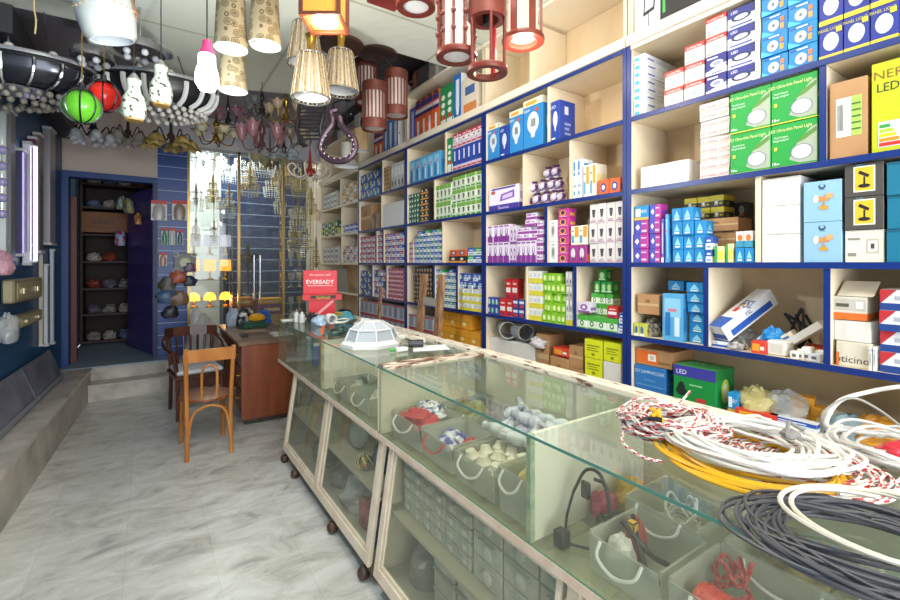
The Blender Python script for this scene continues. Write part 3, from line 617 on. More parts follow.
style('greenled', '#e0e8d4', [('r', 0, .74, 1, 1, '#7ab04a'), ('p', [(.3, .66), (.7, .66), (.6, .3), (.4, .3)], '#5a5a54'), ('r', .1, .05, .9, .18, '#5aa04a'), ('r', .7, .3, .88, .6, '#c8d8b0')], [('r', 0, 0, 1, .3, '#7ab04a')])
style('darkgreen', '#1f5a44', [('e', .5, .5, .3, .25, '#dce8dc'), ('r', .1, .85, .9, .95, '#8ac0a0')], [('r', .2, .2, .8, .5, '#a8c8b0')])
style('blackorange', '#2a2a2c', [('r', 0, .0, 1, .3, '#e8a040'), ('e', .5, .6, .2, .2, '#e8d8b8')])
style('bluewhitepk', '#e3e8ee', [('r', 0, .5, 1, 1, '#2c55b4'), ('r', .2, .62, .8, .76, '#dfe6f4'), ('r', .2, .15, .8, .3, '#8aa4cc')], [('r', 0, .5, 1, 1, '#2c55b4')])
style('greenwhitepk', '#e6ece6', [('r', 0, .5, 1, 1, '#2c9a52'), ('r', .2, .62, .8, .76, '#e4f0e4'), ('r', .2, .15, .8, .3, '#8ac09c')], [('r', 0, .5, 1, 1, '#2c9a52')])
style('blackpk', '#34302e', [('e', .5, .5, .3, .3, '#a89c8c'), ('r', .2, .1, .8, .2, '#c8783a')])
style('bluecyl', '#2e4c98', [('r', .1, .2, .5, .8, '#c8d4e8'), ('r', .6, .3, .9, .6, '#3a9a5a')])
style('redwhitepk', '#e6dcdc', [('r', 0, .5, 1, 1, '#b43a4e'), ('r', .2, .6, .8, .75, '#f0e0e4'), ('r', .2, .15, .5, .3, '#3a4a8a')])
style('pinkpk', '#c4788c', [('r', .1, .1, .9, .4, '#e8d4d8'), ('e', .5, .7, .25, .2, '#8a2a44')])
style('mixblue', '#4468b0', [('r', .1, .5, .5, .9, '#e8d850'), ('r', .5, .1, .9, .5, '#dfe6ee'), ('e', .3, .3, .15, .15, '#2a9a5a')], [('r', .2, .2, .8, .8, '#6a9ad0')])
style('yellowtop', '#c8cc58', [('e', .5, .5, .3, .3, '#4a6aa8'), ('r', 0, 0, 1, .2, '#e8e8d8')])
style('goldpk', '#b08a58', [('r', .2, .2, .8, .8, '#d8c49c'), ('e', .5, .5, .2, .2, '#6a4a2c')])
style('greypk', '#c6c6c2', [('r', .15, .5, .85, .85, '#e8e8e4'), ('r', .3, .15, .7, .35, '#6a6a6a')])
style('orangepk', '#e0a02c', [('r', .1, .1, .9, .35, '#f0e4c8'), ('r', .2, .6, .8, .8, '#c8741c')])
style('bluefan', '#b9c0cb', [('r', .0, .0, 1, .1, '#a8384a'), ('r', .2, .2, .8, .85, '#8f99aa'), ('r', 0, .9, 1, 1, '#b84a58')])
style('orangecarton', '#e3a02e', [('r', .3, .2, .6, .5, '#f0d890'), ('r', 0, .45, 1, .5, '#c8861e')], [], [('r', .1, .1, .9, .9, '#eaaa38')])
style('blackelec', '#9a9a9c', [('r', .1, .1, .9, .5, '#5a6478'), ('r', .2, .6, .8, .85, '#d8dce0')])

KIND = {}
for k_, v_ in {'bulb_box': 'redbulb bluebulb whiteblue purplebulb purplecfl magenta magpic orangebulb blueledbig blueleddark greenbright greenwhite greendark bluebox', 'downlight_box': 'flatwhite cyanspot', 'panel_light_box': 'blueyellow ledgreen panelslim',
    'cardboard_carton': 'shipping cardplain btic_orange creamorange', 'white_carton': 'whitebox', 'desk_lamp_box': 'lamp_box classicbox blackyellow', 'lamp_box': 'yellowbox spotlight teal cyantop bluepack orangepack greenled greeneye',
    'switch_box': 'switchbox yellowblack bticino orangeband', 'lampholder_box': 'bluelamp greenblue yellowcarton whitesocket', 'tube_lamp_box': 'longtube tubeorange tubegreen tubeblue tubeviolet shrinkblue cflrow bluewhitepk greenwhitepk yellowwhite',
    'transformer_box': 'purpletransf', 'blister_pack': 'bluefan blackelec greypk', 'battery_pack': 'redwhitepk pinkpk blackpk blackorange redpack bluered', 'amber_carton': 'orangecarton', 'fitting_box': 'can greenyellow colourcard purplestrip pictwhite violetwhite yellowtop goldpk orangepk mixblue bluecyl darkgreen redorange redwhiteblue'}.items():
    for q_ in v_.split(): KIND[q_] = k_
_CM = {}
def carton_mesh(stn, w, d, h, bev=0):
    """w along the shelf (y), d into the shelf (x), base centre of the front half at the origin"""
    k = (stn, round(w, 4), round(d, 4), round(h, 4))
    if k in _CM: return _CM[k]
    st = ST[stn]; b = MB(); b.box(0, d, -w/2, w/2, 0, h, st['c'], bev=bev or (.0012 if min(w, h) > .04 else 0))
    deco(b, 0, d, -w/2, w/2, 0, h, st)
    me = bpy.data.meshes.new('carton'); b.bm.normal_update(); b.bm.to_mesh(me); b.bm.free()
    for m in b.mats: me.materials.append(m)
    _CM[k] = me
    return me
def carton(name, stn, w, d, h, loc, label, cat='box', group=None, rz=0, ry=0, rx=0):
    if name == 'carton': name = KIND.get(stn, 'carton')
    o = bpy.data.objects.new(name, carton_mesh(stn, w, d, h)); COL.objects.link(o)
    o.location = loc; o.rotation_euler = (rx, ry, rz)
    return tag(o, label, cat, group)
def stack(z, pxl, pxr, nc, nr, h, d, stn, desc, inset=.012, name='carton', cat='box', heights=None, styles=None, counts=None, jit=.002, dz=0, group=None, X=None):
    """grid of cartons on a shelf between two pixel columns of its front edge. counts: boxes per column"""
    X = X or XF+inset
    yl = ysh(pxl, X); yr = ysh(pxr, X)
    zi = min(range(6), key=lambda i: abs(ZL[i]-z)); ui = [i for i, (a_, b_) in enumerate(UNITS) if a_-.05 < (yl+yr)/2 < b_+.05][0]
    obs = [(UNITS[ui][0]-.1, UNITS[ui][0]+.020), (UNITS[ui][1]-.020, UNITS[ui][1]+.1)]+[(ysh(q)-.011, ysh(q)+.011) for q, _ in DIV[ui].get(zi, [])]
    ym = (yl+yr)/2
    for a_, b_ in obs:
        if b_ < ym: yr = max(yr, b_+.001)
        elif a_ > ym: yl = min(yl, a_-.001)
        elif (yl-yr) > .1: print('DIVIDER INSIDE', desc, pxl, pxr)
    d = min(d, XBK-.014-X-.004); wc = (yl-yr)/nc
    lim = (ZL[zi+1]-.024 if zi < 5 else 3.168)-z-dz-.002; mxn = max(counts) if counts else nr
    if mxn*h > lim: h = lim/mxn
    if isinstance(stn, str): stn = [stn]
    out = []
    for c in range(nc):
        n = counts[c] if counts else nr
        for r in range(n):
            s_ = stn[(c+r) % len(stn)] if not styles else styles[min(r, len(styles)-1)]
            out.append(carton(name, s_, round(wc-.003, 4), d, h-.0012, (X+R.uniform(0, jit+(.006 if h < .15 else 0)), yl-wc*(c+.5), z+.001+dz+r*h+.0), poslabel(desc, c, nc, r, max(counts) if counts else nr), cat, group or (desc+'s' if nc*nr > 1 else None), rz=R.uniform(-.006, .006)+(R.uniform(-.035, .035) if h < .09 else 0)))
    return out
# ================================================================ goods on the shelves
Z0, Z1, Z2, Z3, Z4, Z5 = ZL
def zat(px, py, X=XF+.012): return at_x(px, py, X).z
# ---- nearest unit, above
stack(Z5, 626, 660, 1, 1, .34, .2, 'lamp_box', 'white desk lamp box with lamp picture on the top board', inset=.02)
stack(Z5, 661, 724, 1, 1, .34, .2, 'classicbox', 'black desk lamp box with white lettering on the top board', inset=.02)
# row of bulb boxes (Z4)
stack(Z4, 630, 645, 1, 8, .040, .30, 'flatwhite', 'flat white downlight box with blue print beside red bulb boxes', inset=.012)
stack(Z4, 664, 683, 1, 2, .088, .10, 'redbulb', 'red and white bulb box, short stack beside the flat white boxes')
stack(Z4, 684, 704, 1, 3, .088, .12, 'redbulb', 'red and white bulb box, stack of three')
stack(Z4, 705, 726, 1, 4, .088, .14, 'redbulb', 'bulb box in the half red, half blue stack', styles=['bluebulb', 'bluebulb', 'redbulb', 'redbulb'])
stack(Z4, 727, 755, 1, 4, .086, .16, 'whiteblue', 'dark blue and white bulb box beside the cyan spotlight boxes')
stack(Z4, 757, 817, 2, 4, .085, .12, 'cyanspot', 'cyan spotlight box with round lamp picture', inset=.006)
stack(Z4, 818, 899, 3, 2, .132, .14, 'blueyellow', 'dark blue panel light box with yellow base', inset=.006)
stack(Z4, 900, 990, 3, 2, .132, .14, 'blueyellow', 'dark blue panel light box beyond the others', inset=.006) if False else None
# Z3
stack(Z3, 640, 688, 1, 1, .115, .16, 'whitebox', 'plain white lidded carton left of the slim panel boxes', inset=.02)
stack(Z3, 699, 729, 1, 9, .0385, .17, 'panelslim', 'slim white panel light box with red lettering', inset=.008, jit=.012)
stack(Z3, 730, 818, 2, 2, .176, .06, 'ledgreen', 'green LED panel light box with round white lamp', inset=.003)
stack(Z3, 829, 868, 1, 1, .285, .2, 'shipping', 'brown cardboard box with white and green shipping label', inset=.008)
stack(Z3, 871, 930, 1, 1, .315, .2, 'yellowbox', 'yellow lamp box with rainbow energy label', inset=.006)
# Z2
stack(Z2, 633, 648, 1, 4, .074, .07, 'purplebulb', 'purple and blue bulb box, left stack topped by a cyan box', styles=['purplebulb', 'purplebulb', 'purplebulb', 'cyantop'])
stack(Z2, 649, 660, 1, 4, .074, .07, 'purplebulb', 'purple and blue bulb box, second stack from the left')
stack(Z2, 661, 664, 1, 1, .22, .06, 'tubeviolet', 'narrow violet tube box beside the purple bulb stacks')
stack(Z2, 665, 668, 1, 1, .24, .09, 'shrinkblue', 'narrow light blue tube box left of the blue boxes')
stack(Z2, 671, 704, 3, 4, .066, .08, 'bluebox', 'bright blue bulb box in the four high block', jit=.01, counts=[4, 4, 3])
stack(Z2, 705, 712, 1, 2, .06, .06, 'bluewhitepk', 'blue and white small box right of the blue block')
a = stack(Z2, 714, 724, 1, 1, .075, .06, 'greenyellow', 'cream and green pack in front of the cardboard', inset=.01)
stack(Z2, 725, 733, 1, 1, .085, .06, 'greenyellow', 'green and yellow pack beside the small cans', inset=.01)
stack(Z2, 735, 754, 2, 1, .065, .06, 'bluebox', 'blue bulb box right of the green and yellow pack', inset=.01)
stack(Z2, 735, 753, 2, 1, .07, .06, 'can', 'white can box with orange spot on the blue boxes', inset=.012, dz=.0665)
stack(Z2, 700, 735, 1, 1, .07, .14, 'cardplain', 'small brown cardboard carton under the wider one', inset=.11, dz=.075)
stack(Z2, 692, 738, 1, 1, .062, .14, 'cardplain', 'wide brown cardboard carton with dark hole', inset=.10, dz=.147)
stack(Z2, 695, 726, 1, 1, .073, .14, 'cardplain', 'lowest brown cardboard carton behind the blue boxes', inset=.12)
stack(Z2, 684, 724, 3, 2, .055, .10, 'yellowblack', 'yellow and black switch box on top of the cartons', inset=.14, dz=.212)
stack(Z2, 727, 746, 2, 4, .072, .08, 'blackpk', 'dark small box stacked at the back of the cell', inset=.23)
stack(Z2, 758, 800, 1, 3, .115, .2, 'whitebox', 'plain white carton in the stack of three', inset=.01)
stack(Z2, 803, 842, 1, 2, .155, .2, 'spotlight', 'light blue spotlight box with copper lamp picture', inset=.006)
stack(Z2, 844, 884, 1, 3, .12, .2, 'blackyellow', 'box in the black desk lamp stack', styles=['switchbox', 'blackyellow', 'blackyellow'], inset=.006)
stack(Z2, 886, 940, 1, 3, .115, .2, 'teal', 'teal box at the right edge of the photo', inset=.006)
# Z1
carton('carton', 'cardplain', .115, .16, .10, (XF+.025, ysh(645), Z1+.117), 'brown cardboard box lying on a mesh bag of screws', 'box', rz=.04)
stack(Z1, 662, 683, 1, 1, .23, .05, 'shrinkblue', 'large cyan blister box with a black remote picture', inset=.02)
stack(Z1, 686, 703, 1, 6, .048, .10, 'bluebox', 'small bright blue box in the leaning stack by the divider', inset=.03, jit=.02)
stack(Z1, 668, 684, 1, 1, .05, .08, 'bluebox', 'bright blue box lying on top behind the blister box', inset=.10, dz=.24)
stack(Z1, 633, 644, 2, 1, .065, .06, 'yellowtop', 'small blue and yellow pack left of the screws bag', inset=.01)
# Z0
stack(Z0, 632, 672, 1, 1, .085, .2, 'btic_orange', 'orange and brown cardboard carton on top of the blue boxes', inset=.03, dz=.232)
stack(Z0, 631, 665, 1, 2, .115, .26, 'bluelamp', 'blue lampholder carton under the orange carton', inset=.02)
stack(Z0, 673, 716, 1, 1, .185, .17, 'greenblue', 'green bulb carton with purple lid beside the blue cartons', inset=.02, dz=.085)
stack(Z0, 667, 722, 1, 2, .04, .24, 'whitebox', 'flat white box beneath the green bulb carton', inset=.012)

# ---- second unit
stack(Z4, 486, 499, 1, 1, .265, .10, 'blueledbig', 'cyan LED lamp box beside the small dark blue one')
stack(Z4, 500, 509, 1, 1, .225, .10, 'blueleddark', 'narrow dark blue LED lamp box between cyan ones')
stack(Z4, 509.5, 523, 1, 1, .30, .12, 'blueledbig', 'tall cyan LED lamp box, left of the tallest pair')
stack(Z4, 523.5, 543, 1, 1, .33, .12, 'blueledbig', 'tallest cyan LED lamp box with white bulb')
stack(Z4, 550, 560, 1, 1, .255, .14, 'blueleddark', 'dark blue LED lamp box at the right end of the lamp row')
stack(Z3, 489, 519, 1, 1, .17, .10, 'purpletransf', 'white and purple electronic transformer box')
stack(Z3, 566, 582, 2, 1, .235, .10, 'bluepack', 'tall white and blue pack beside the purple bulb bags')
stack(Z3, 583, 596, 2, 1, .19, .10, 'orangepack', 'white and orange pack right of the blue packs')
stack(Z3, 598, 620, 2, 1, .085, .08, 'colourcard', 'small orange and blue card box by the blue post')
stack(Z2, 487, 509, 4, 1, .15, .07, 'purplecfl', 'purple and white bulb pack, bottom left block')
stack(Z2, 487, 509, 4, 1, .125, .07, 'purplecfl', 'purple and white bulb pack, upper left block', dz=.1515)
stack(Z2, 509.5, 516, 2, 2, .13, .07, 'bluewhitepk', 'pale lilac pack between the purple blocks', styles=['violetwhite'])
stack(Z2, 516.5, 536, 4, 1, .15, .07, 'purplecfl', 'purple and white bulb pack, bottom right block')
stack(Z2, 516.5, 536, 3, 2, .045, .09, 'purplestrip', 'purple striped flat box lying on the bulb packs', dz=.152, jit=.012)
stack(Z2, 525, 536, 1, 2, .045, .09, 'purplestrip', 'purple striped flat box at the top by the divider', dz=.245, jit=.012)
stack(Z2, 536.5, 543, 1, 5, .055, .07, 'purplestrip', 'narrow lilac box stacked against the slanted divider')
stack(Z2, 548, 557, 1, 2, .135, .09, 'pictwhite', 'white pack with grey lamp picture beside the pink column')
stack(Z2, 557.5, 568, 1, 6, .056, .07, 'magenta', 'magenta and orange bulb box in the tall column')
stack(Z2, 569, 586, 2, 1, .105, .08, 'magpic', 'magenta box with white bulb beside the tall column')
stack(Z2, 570, 587, 2, 1, .115, .08, 'orangepack', 'white and orange carton on the magenta boxes', dz=.107, styles=['orangepack'])
stack(Z2, 589, 624, 4, 3, .112, .08, 'whitesocket', 'white box with dark socket picture')
stack(Z1, 487, 499, 3, 2, .062, .06, 'bluecyl', 'dark blue pack at the left corner behind the tubes')
stack(Z1, 499.5, 512, 2, 1, .125, .06, 'redpack', 'red and white bulb pack at front')
stack(Z1, 505, 517, 2, 1, .14, .06, 'redpack', 'red and white bulb pack standing on top', dz=.126, inset=.05)
stack(Z1, 512.5, 524, 2, 2, .062, .05, 'bluered', 'navy and red small pack, lower front', inset=.006)
stack(Z1, 528, 541, 3, 4, .082, .06, 'yellowwhite', 'white and yellow tall pack left of the green heap')
stack(Z1, 541.5, 565, 5, 5, .063, .06, 'greenbright', 'bright green bulb pack in the heap', counts=[5, 5, 5, 5, 4], jit=.02)
stack(Z1, 565.5, 572, 2, 4, .082, .06, 'greenwhitepk', 'pale slim pack right of the green heap', styles=['yellowwhite', 'greypk', 'greypk', 'greypk'])
stack(Z1, 566, 617, 4, 1, .075, .06, 'greeneye', 'white and green lamp box along the front edge', inset=.004)
stack(Z1, 577, 590, 1, 1, .06, .06, 'violetwhite', 'white and violet box above the green edge boxes', dz=.092, inset=.01)
stack(Z1, 578, 592, 2, 3, .08, .05, 'greenled', 'green topped pale pack at the back of the cell', inset=.13, dz=.06)
stack(Z1, 591, 612, 3, 2, .062, .07, 'greeneye', 'green and white lamp box, second tier', dz=.078, inset=.07)
stack(Z1, 594, 612, 3, 1, .068, .07, 'greendark', 'green bulb cube on the second tier', dz=.205, inset=.08)
stack(Z1, 598, 606, 1, 1, .068, .06, 'greendark', 'green bulb cube on the very top', dz=.275, inset=.09)
stack(Z1, 606, 617, 1, 1, .065, .06, 'redpack', 'red fitting box on the green edge boxes', dz=.0765, inset=.006)
stack(Z1, 612.5, 624, 2, 2, .05, .05, 'yellowtop', 'yellow and blue small pack by the blue post', dz=.0, inset=.07)
stack(Z1, 618, 624, 1, 2, .055, .05, 'bluewhitepk', 'blue and white pack at the right end', inset=.004)
stack(Z0, 584, 602, 1, 3, .107, .14, 'yellowcarton', 'yellow lampholder carton, left stack', inset=.01)
stack(Z0, 603, 621, 1, 1, .107, .14, 'yellowcarton', 'yellow lampholder carton on the white carton', inset=.01, dz=.2145)
stack(Z0, 603, 621, 1, 1, .212, .14, 'whitebox', 'white carton under the single yellow carton', inset=.01)
stack(Z0, 569, 583, 1, 2, .13, .14, 'cardplain', 'brown carton left of the yellow cartons', inset=.03)
stack(Z0, 552, 568, 1, 1, .05, .10, 'redorange', 'red and orange flat box on the paper heap', inset=.02, dz=.18)
stack(Z0, 550, 568, 1, 1, .17, .10, 'cardplain', 'brown carton supporting the red flat box', inset=.02)
stack(Z0, 536, 549, 1, 1, .29, .14, 'cardplain', 'tall open brown cardboard carton', inset=.05)
stack(Z0, 490, 534, 2, 1, .20, .2, 'whitebox', 'white carton under the grey pipe elbows', inset=.04)

# ---- third unit
stack(Z5, 410, 415, 1, 1, .36, .08, 'tubeviolet', 'violet lamp box left of the orange row', inset=.014)
stack(Z5, 415.5, 439, 4, 1, .40, .08, 'tubeorange', 'tall orange tube lamp box on the top board', inset=.014)
stack(Z5, 440, 453, 2, 1, .385, .08, 'tubegreen', 'tall green lamp box on the top board', inset=.014)
stack(Z5, 453.5, 461, 1, 1, .42, .16, 'tubeblue', 'tallest blue lamp box with white bulb beside the green pair', inset=.014)
stack(Z5, 462, 478, 1, 1, .34, .2, 'whitebox', 'plain white lamp carton with orange corner', inset=.014, styles=['creamorange'])
stack(Z4, 410, 440, 5, 1, .23, .12, 'shrinkblue', 'shrink wrapped light blue lamp pack')
stack(Z4, 447, 452, 1, 1, .30, .08, 'tubegreen', 'slim green lamp pack beside the blue rows')
stack(Z4, 452.5, 482, 6, 1, .24, .08, 'cflrow', 'blue pack with white bulb, standing row')
stack(Z4, 452.5, 482, 6, 1, .07, .08, 'redwhitepk', 'pale pack topping the standing blue row', dz=.2415)
stack(Z3, 408, 419, 4, 6, .048, .06, 'darkgreen', 'dark green small pack on the left of the cell')
stack(Z3, 420, 428, 2, 6, .052, .06, 'blackorange', 'black and orange small pack beside dark green ones', heights=None)
stack(Z3, 435, 451, 4, 2, .15, .07, 'greenled', 'green topped lamp pack, left block of the cell')
stack(Z3, 451.5, 481, 6, 3, .112, .07, 'greenled', 'green topped lamp pack, right block of the cell')
stack(Z2, 409, 413, 2, 4, .05, .06, 'redwhitepk', 'small red pack at the left corner of the cell')
stack(Z2, 414, 440, 7, 6, .05, .07, ['bluewhitepk', 'bluewhitepk', 'greenwhitepk'], 'blue or green striped tube lamp pack', counts=[5, 6, 5, 6, 5, 6, 6])
stack(Z2, 449, 466, 2, 2, .055, .08, 'colourcard', 'orange and black small box lying right of the tubes', styles=['blackorange', 'colourcard'])
stack(Z2, 467, 482, 2, 2, .06, .07, ['greenwhitepk', 'bluewhitepk'], 'small blue or green box by the blue post')
stack(Z1, 413, 432, 7, 8, .042, .06, 'blackpk', 'black and bronze small pack behind the wooden ladder')
stack(Z1, 435, 456, 6, 6, .054, .07, ['greenwhitepk', 'bluewhitepk'], 'striped green or blue pack right of the ladder', counts=[6, 6, 5, 5, 6, 5])
stack(Z1, 459, 482, 5, 3, .058, .07, 'yellowwhite', 'pale yellow and white pack, low stacks')
stack(Z1, 459, 482, 5, 2, .06, .07, ['bluewhitepk', 'bluecyl'], 'blue pack piled on the pale stacks', dz=.1755)
stack(Z0, 437, 470, 3, 1, .125, .2, 'orangecarton', 'amber carton in the upper tier right of the ladder', dz=.22, inset=.02)
stack(Z0, 437, 480, 4, 2, .108, .2, 'orangecarton', 'amber carton in the lower tiers right of the ladder', inset=.01)
stack(Z0, 408, 433, 4, 2, .13, .1, 'bluefan', 'grey and blue blister pack behind the ladder')
# ---- fourth unit
stack(Z5, 374, 383, 2, 1, .33, .08, 'tubeorange', 'orange lamp box behind the slatted brown pendants', inset=.014)
stack(Z5, 383.5, 398, 3, 1, .38, .08, 'tubeblue', 'blue lamp box behind the slatted brown pendants', inset=.014)
stack(Z4, 360, 380, 6, 3, .095, .07, ['mixblue', 'bluecyl'], 'blue and yellow mixed small pack')
stack(Z4, 383, 389, 2, 3, .09, .07, 'goldpk', 'brown and violet small pack')
stack(Z4, 391, 404, 4, 1, .27, .07, 'greypk', 'tall grey blister pack by the blue post', dz=0)
stack(Z3, 360, 371, 1, 1, .30, .16, 'cardplain', 'tall brown carton with pink lid area', inset=.02)
stack(Z3, 383, 403, 1, 1, .25, .16, 'whitebox', 'large white carton with grey print near the blue post', inset=.01)
stack(Z2, 359, 374, 3, 5, .062, .07, 'redwhitepk', 'red and white striped lamp pack, left cell')
stack(Z2, 377, 382, 1, 5, .062, .07, 'redwhitepk', 'red and white striped lamp pack, narrow middle cell')
stack(Z2, 385, 403, 4, 5, .062, .07, ['redwhitepk', 'bluewhitepk'], 'red, white and blue lamp pack, right cell')
stack(Z1, 360, 371, 3, 4, .072, .07, ['bluecyl', 'mixblue'], 'dark blue and yellow pack in the leftmost blue cell')
stack(Z1, 374, 385, 3, 5, .06, .07, ['bluewhitepk', 'bluecyl', 'redwhitepk'], 'blue, white and red pack in the middle blue cell')
stack(Z1, 388, 403, 6, 7, .046, .06, 'pinkpk', 'crimson and pink small pack in the packed cell')
stack(Z0, 360, 404, 9, 2, .16, .08, 'bluefan', 'grey blister pack with red trim on the lowest shelf')
# ---- farthest unit
stack(Z4, 323, 337, 4, 3, .075, .08, 'greypk', 'grey and white small pack, left cell')
stack(Z4, 342, 357, 4, 3, .085, .09, ['greypk', 'orangepk'], 'grey or orange small pack under the sloping lamp')
stack(Z3, 322, 338, 5, 2, .10, .07, ['yellowtop', 'darkgreen'], 'yellow and dark small pack, farthest unit')
stack(Z3, 343, 356, 3, 2, .055, .08, 'bluewhitepk', 'pale blue pack, farthest unit')
stack(Z2, 323, 338, 4, 3, .075, .08, 'greypk', 'pale grey pack above the red display stand')
stack(Z2, 343, 356, 4, 3, .072, .08, ['greypk', 'redwhitepk'], 'grey and red pack above the grey plastic sheet')
# ================================================================ helpers for soft and loose things
def crumple(b, c, r3, m, seed=0, n=14, amp=.25, flat=.0, f=2.2):
    """irregular crushed bag shape"""
    rr = random.Random(seed); ph = [(rr.uniform(0, 6), rr.uniform(0, 6), rr.uniform(f*.6, f*1.6), rr.uniform(f*.6, f*1.6)) for _ in range(4)]
    k = n//2+2; vs = []; fs = []
    for i in range(k+1):
        th = PI*i/k
        for j in range(n):
            a = 2*PI*j/n
            q = 1+sum(amp/2*math.sin(p[0]+p[2]*a*1.0*round(1)+p[1]*0)*math.sin(p[1]+p[3]*th*2) for p in ph)/1.5+rr.uniform(-amp, amp)*.28*(0 < i < k)
            x = math.sin(th)*math.cos(a)*r3[0]*q; y = math.sin(th)*math.sin(a)*r3[1]*q; z = -math.cos(th)*r3[2]*(q if i < k else 1)
            if z < -r3[2]*.55: z = -r3[2]*.55
            vs.append((c[0]+x, c[1]+y, c[2]+z+r3[2]*.55))
    for i in range(k):
        for j in range(n):
            fs.append((i*n+j, i*n+(j+1) % n, (i+1)*n+(j+1) % n, (i+1)*n+j))
    b.faces(vs, fs, m, False)
    return b
def bag(name, c, r3, m, label, cat='bag', seed=1, group=None, parent=None, amp=.25):
    b = MB(); crumple(b, (0, 0, 0), r3, m, seed, amp=amp, n=14 if seed >= 400 and seed < 500 else 22)
    o = b.build(name, parent); o.location = c
    if parent is None: tag(o, label, cat, group)
    return o
def coil(name, c, ra, rb, loops, r, m, label, seed=0, seg=40, rot=0, spread=.18, h=.03, mats=None, tail=(), n=6, group=None, cat='cable'):
    rr = random.Random(seed); pts = []
    N = loops*seg
    cx = cy = 0; s1 = s2 = 1; tx, ty, q1, q2 = 0, 0, 1, 1
    for i in range(N+1):
        if i % seg == 0:
            tx, ty = rr.uniform(-1, 1)*ra*spread, rr.uniform(-1, 1)*rb*spread; q1 = 1+rr.uniform(-1, .5)*spread*1.3; q2 = 1+rr.uniform(-1, .5)*spread*1.3
            ph = rr.uniform(0, 6); tz = rr.uniform(0, 1)
            if i == 0: cz = tz
        f = 3.0/seg
        cx += (tx-cx)*f; cy += (ty-cy)*f; s1 += (q1-s1)*f; s2 += (q2-s2)*f; cz += (tz-cz)*f
        a = 2*PI*i/seg
        x = cx+math.cos(a)*ra*s1; y = cy+math.sin(a)*rb*s2
        z = r*1.2+h*(.5*cz+.5*(i/N))*(.8+.2*math.sin(3*a+ph))
        pts.append((x*math.cos(rot)-y*math.sin(rot), x*math.sin(rot)+y*math.cos(rot), z))
    for t in tail: pts.append(t)
    b = MB(); b.tube(pts, r, m, n=n, mats=mats); o = b.build(name); o.location = c
    return tag(o, label, cat, group)
def smooth(pts, n=8):
    """Catmull-Rom through the points"""
    P = [Vector(p) for p in pts]; P = [P[0]*2-P[1]]+P+[P[-1]*2-P[-2]]; out = []
    for i in range(1, len(P)-2):
        for k in range(n):
            t = k/n
            out.append(.5*((2*P[i])+(P[i+1]-P[i-1])*t+(2*P[i-1]-5*P[i]+4*P[i+1]-P[i+2])*t*t+(3*P[i]-P[i-1]-3*P[i+1]+P[i+2])*t**3))
    out.append(P[-2]); return out
def cable(name, pts, r, m, label, mats=None, n=6, cat='cable'):
    b = MB(); b.tube(smooth(pts), r, m, n=n, mats=mats); o = b.build(name); return tag(recenter(o), label, cat)
CLEARP = GLASS('#f4f6f2', .15, haze=.34, hz='#dfe0d6')
CLEARB = GLASS('#f0f2f2', .12, haze=.35, hz='#d5d8da')
RED = C('#b8202c', .4); CW = C('#dedcd6', .4); CY = C('#e6ae1c', .4); CG = C('#4a4a50', .5)
ZT = 1.0535   # top of the counter glass

# ---------------------------------------------------------------- on the near counter
p = at_z(666, 435, ZT)
coil('cable_coil', (p.x, p.y, ZT), .092, .12, 32, .0042, None, 'coil of red and white twisted wire on the counter glass', seed=3, spread=.30, h=.085, mats=[RED, CW, CW, RED, CW, CW], rot=.3)
coil('cable_coil', (1.33, .42, ZT), .13, .14, 16, .0042, None, 'red and white twisted wire coil half under the white cable', seed=13, spread=.4, h=.02, mats=[RED, CW, CW, RED, CW, CW], rot=.6)
p = at_z(752, 463, ZT)
coil('cable_coil', (p.x-.02, p.y+.0, ZT), .155, .175, 8, .0052, CY, 'coil of thick yellow cable lying under the white coil', seed=5, spread=.16, h=.022, rot=.2)
coil('cable_coil', (p.x+.01, p.y+.01, ZT+.026), .148, .165, 20, .0046, CW, 'large coil of white cable on top of the yellow one', seed=8, spread=.26, h=.045, rot=.4)
p = at_z(872, 553, ZT)
coil('cable_coil', (p.x, p.y, ZT), .14, .18, 24, .0035, C('#4a4a50', .5), 'flat coil of thin dark grey cable at the counter edge', seed=11, spread=.30, h=.03, rot=.5)
coil('cable_coil', (p.x+.03, p.y-.02, ZT+.034), .13, .16, 2, .0045, C('#d9cfbd', .5), 'loose loop of cream cable over the dark grey coil', seed=15, spread=.12, h=.015, rot=.4)
p = at_z(880, 455, ZT)
coil('cable_coil', (p.x+.02, p.y-.02, ZT), .12, .13, 11, .0045, C('#c9c7c4', .5), 'pale grey cable coil near the right edge of the photo', seed=21, spread=.35, h=.05, rot=.1)
bag('bag', (p.x-.03, p.y-.05, ZT+.001), (.07, .05, .035), C('#c01c30', .35), 'shiny red plastic bag among the pale cables', seed=4)
# tall loops standing up at the right
q = at_z(840, 440, ZT)
pts = [at_d(842, 452, 1.36), at_d(826, 425, 1.36), at_d(838, 402, 1.38), at_d(868, 392, 1.36), at_d(905, 386, 1.3), at_d(960, 382, 1.25)]
cable('cable', [Vector((pts[0].x, pts[0].y, ZT+.004))]+pts[1:], .0065, CW, 'thick white cable arching up at the right edge')
pts = [at_d(822, 440, 1.31), at_d(824, 412, 1.31), at_d(850, 398, 1.33), at_d(876, 408, 1.33), at_d(905, 430, 1.33), at_d(950, 470, 1.3)]
cable('cable', [Vector((pts[0].x, pts[0].y, ZT+.004))]+pts[1:], .004, C('#8d8780', .5), 'thin grey cable arching in front of the white one')
cable('cable', [at_z(838, 494, ZT+.02), at_z(870, 494, ZT+.015), at_z(900, 491, ZT+.02), at_z(960, 480, ZT+.03)], .0055, CW, 'straight white cable end running off to the right')
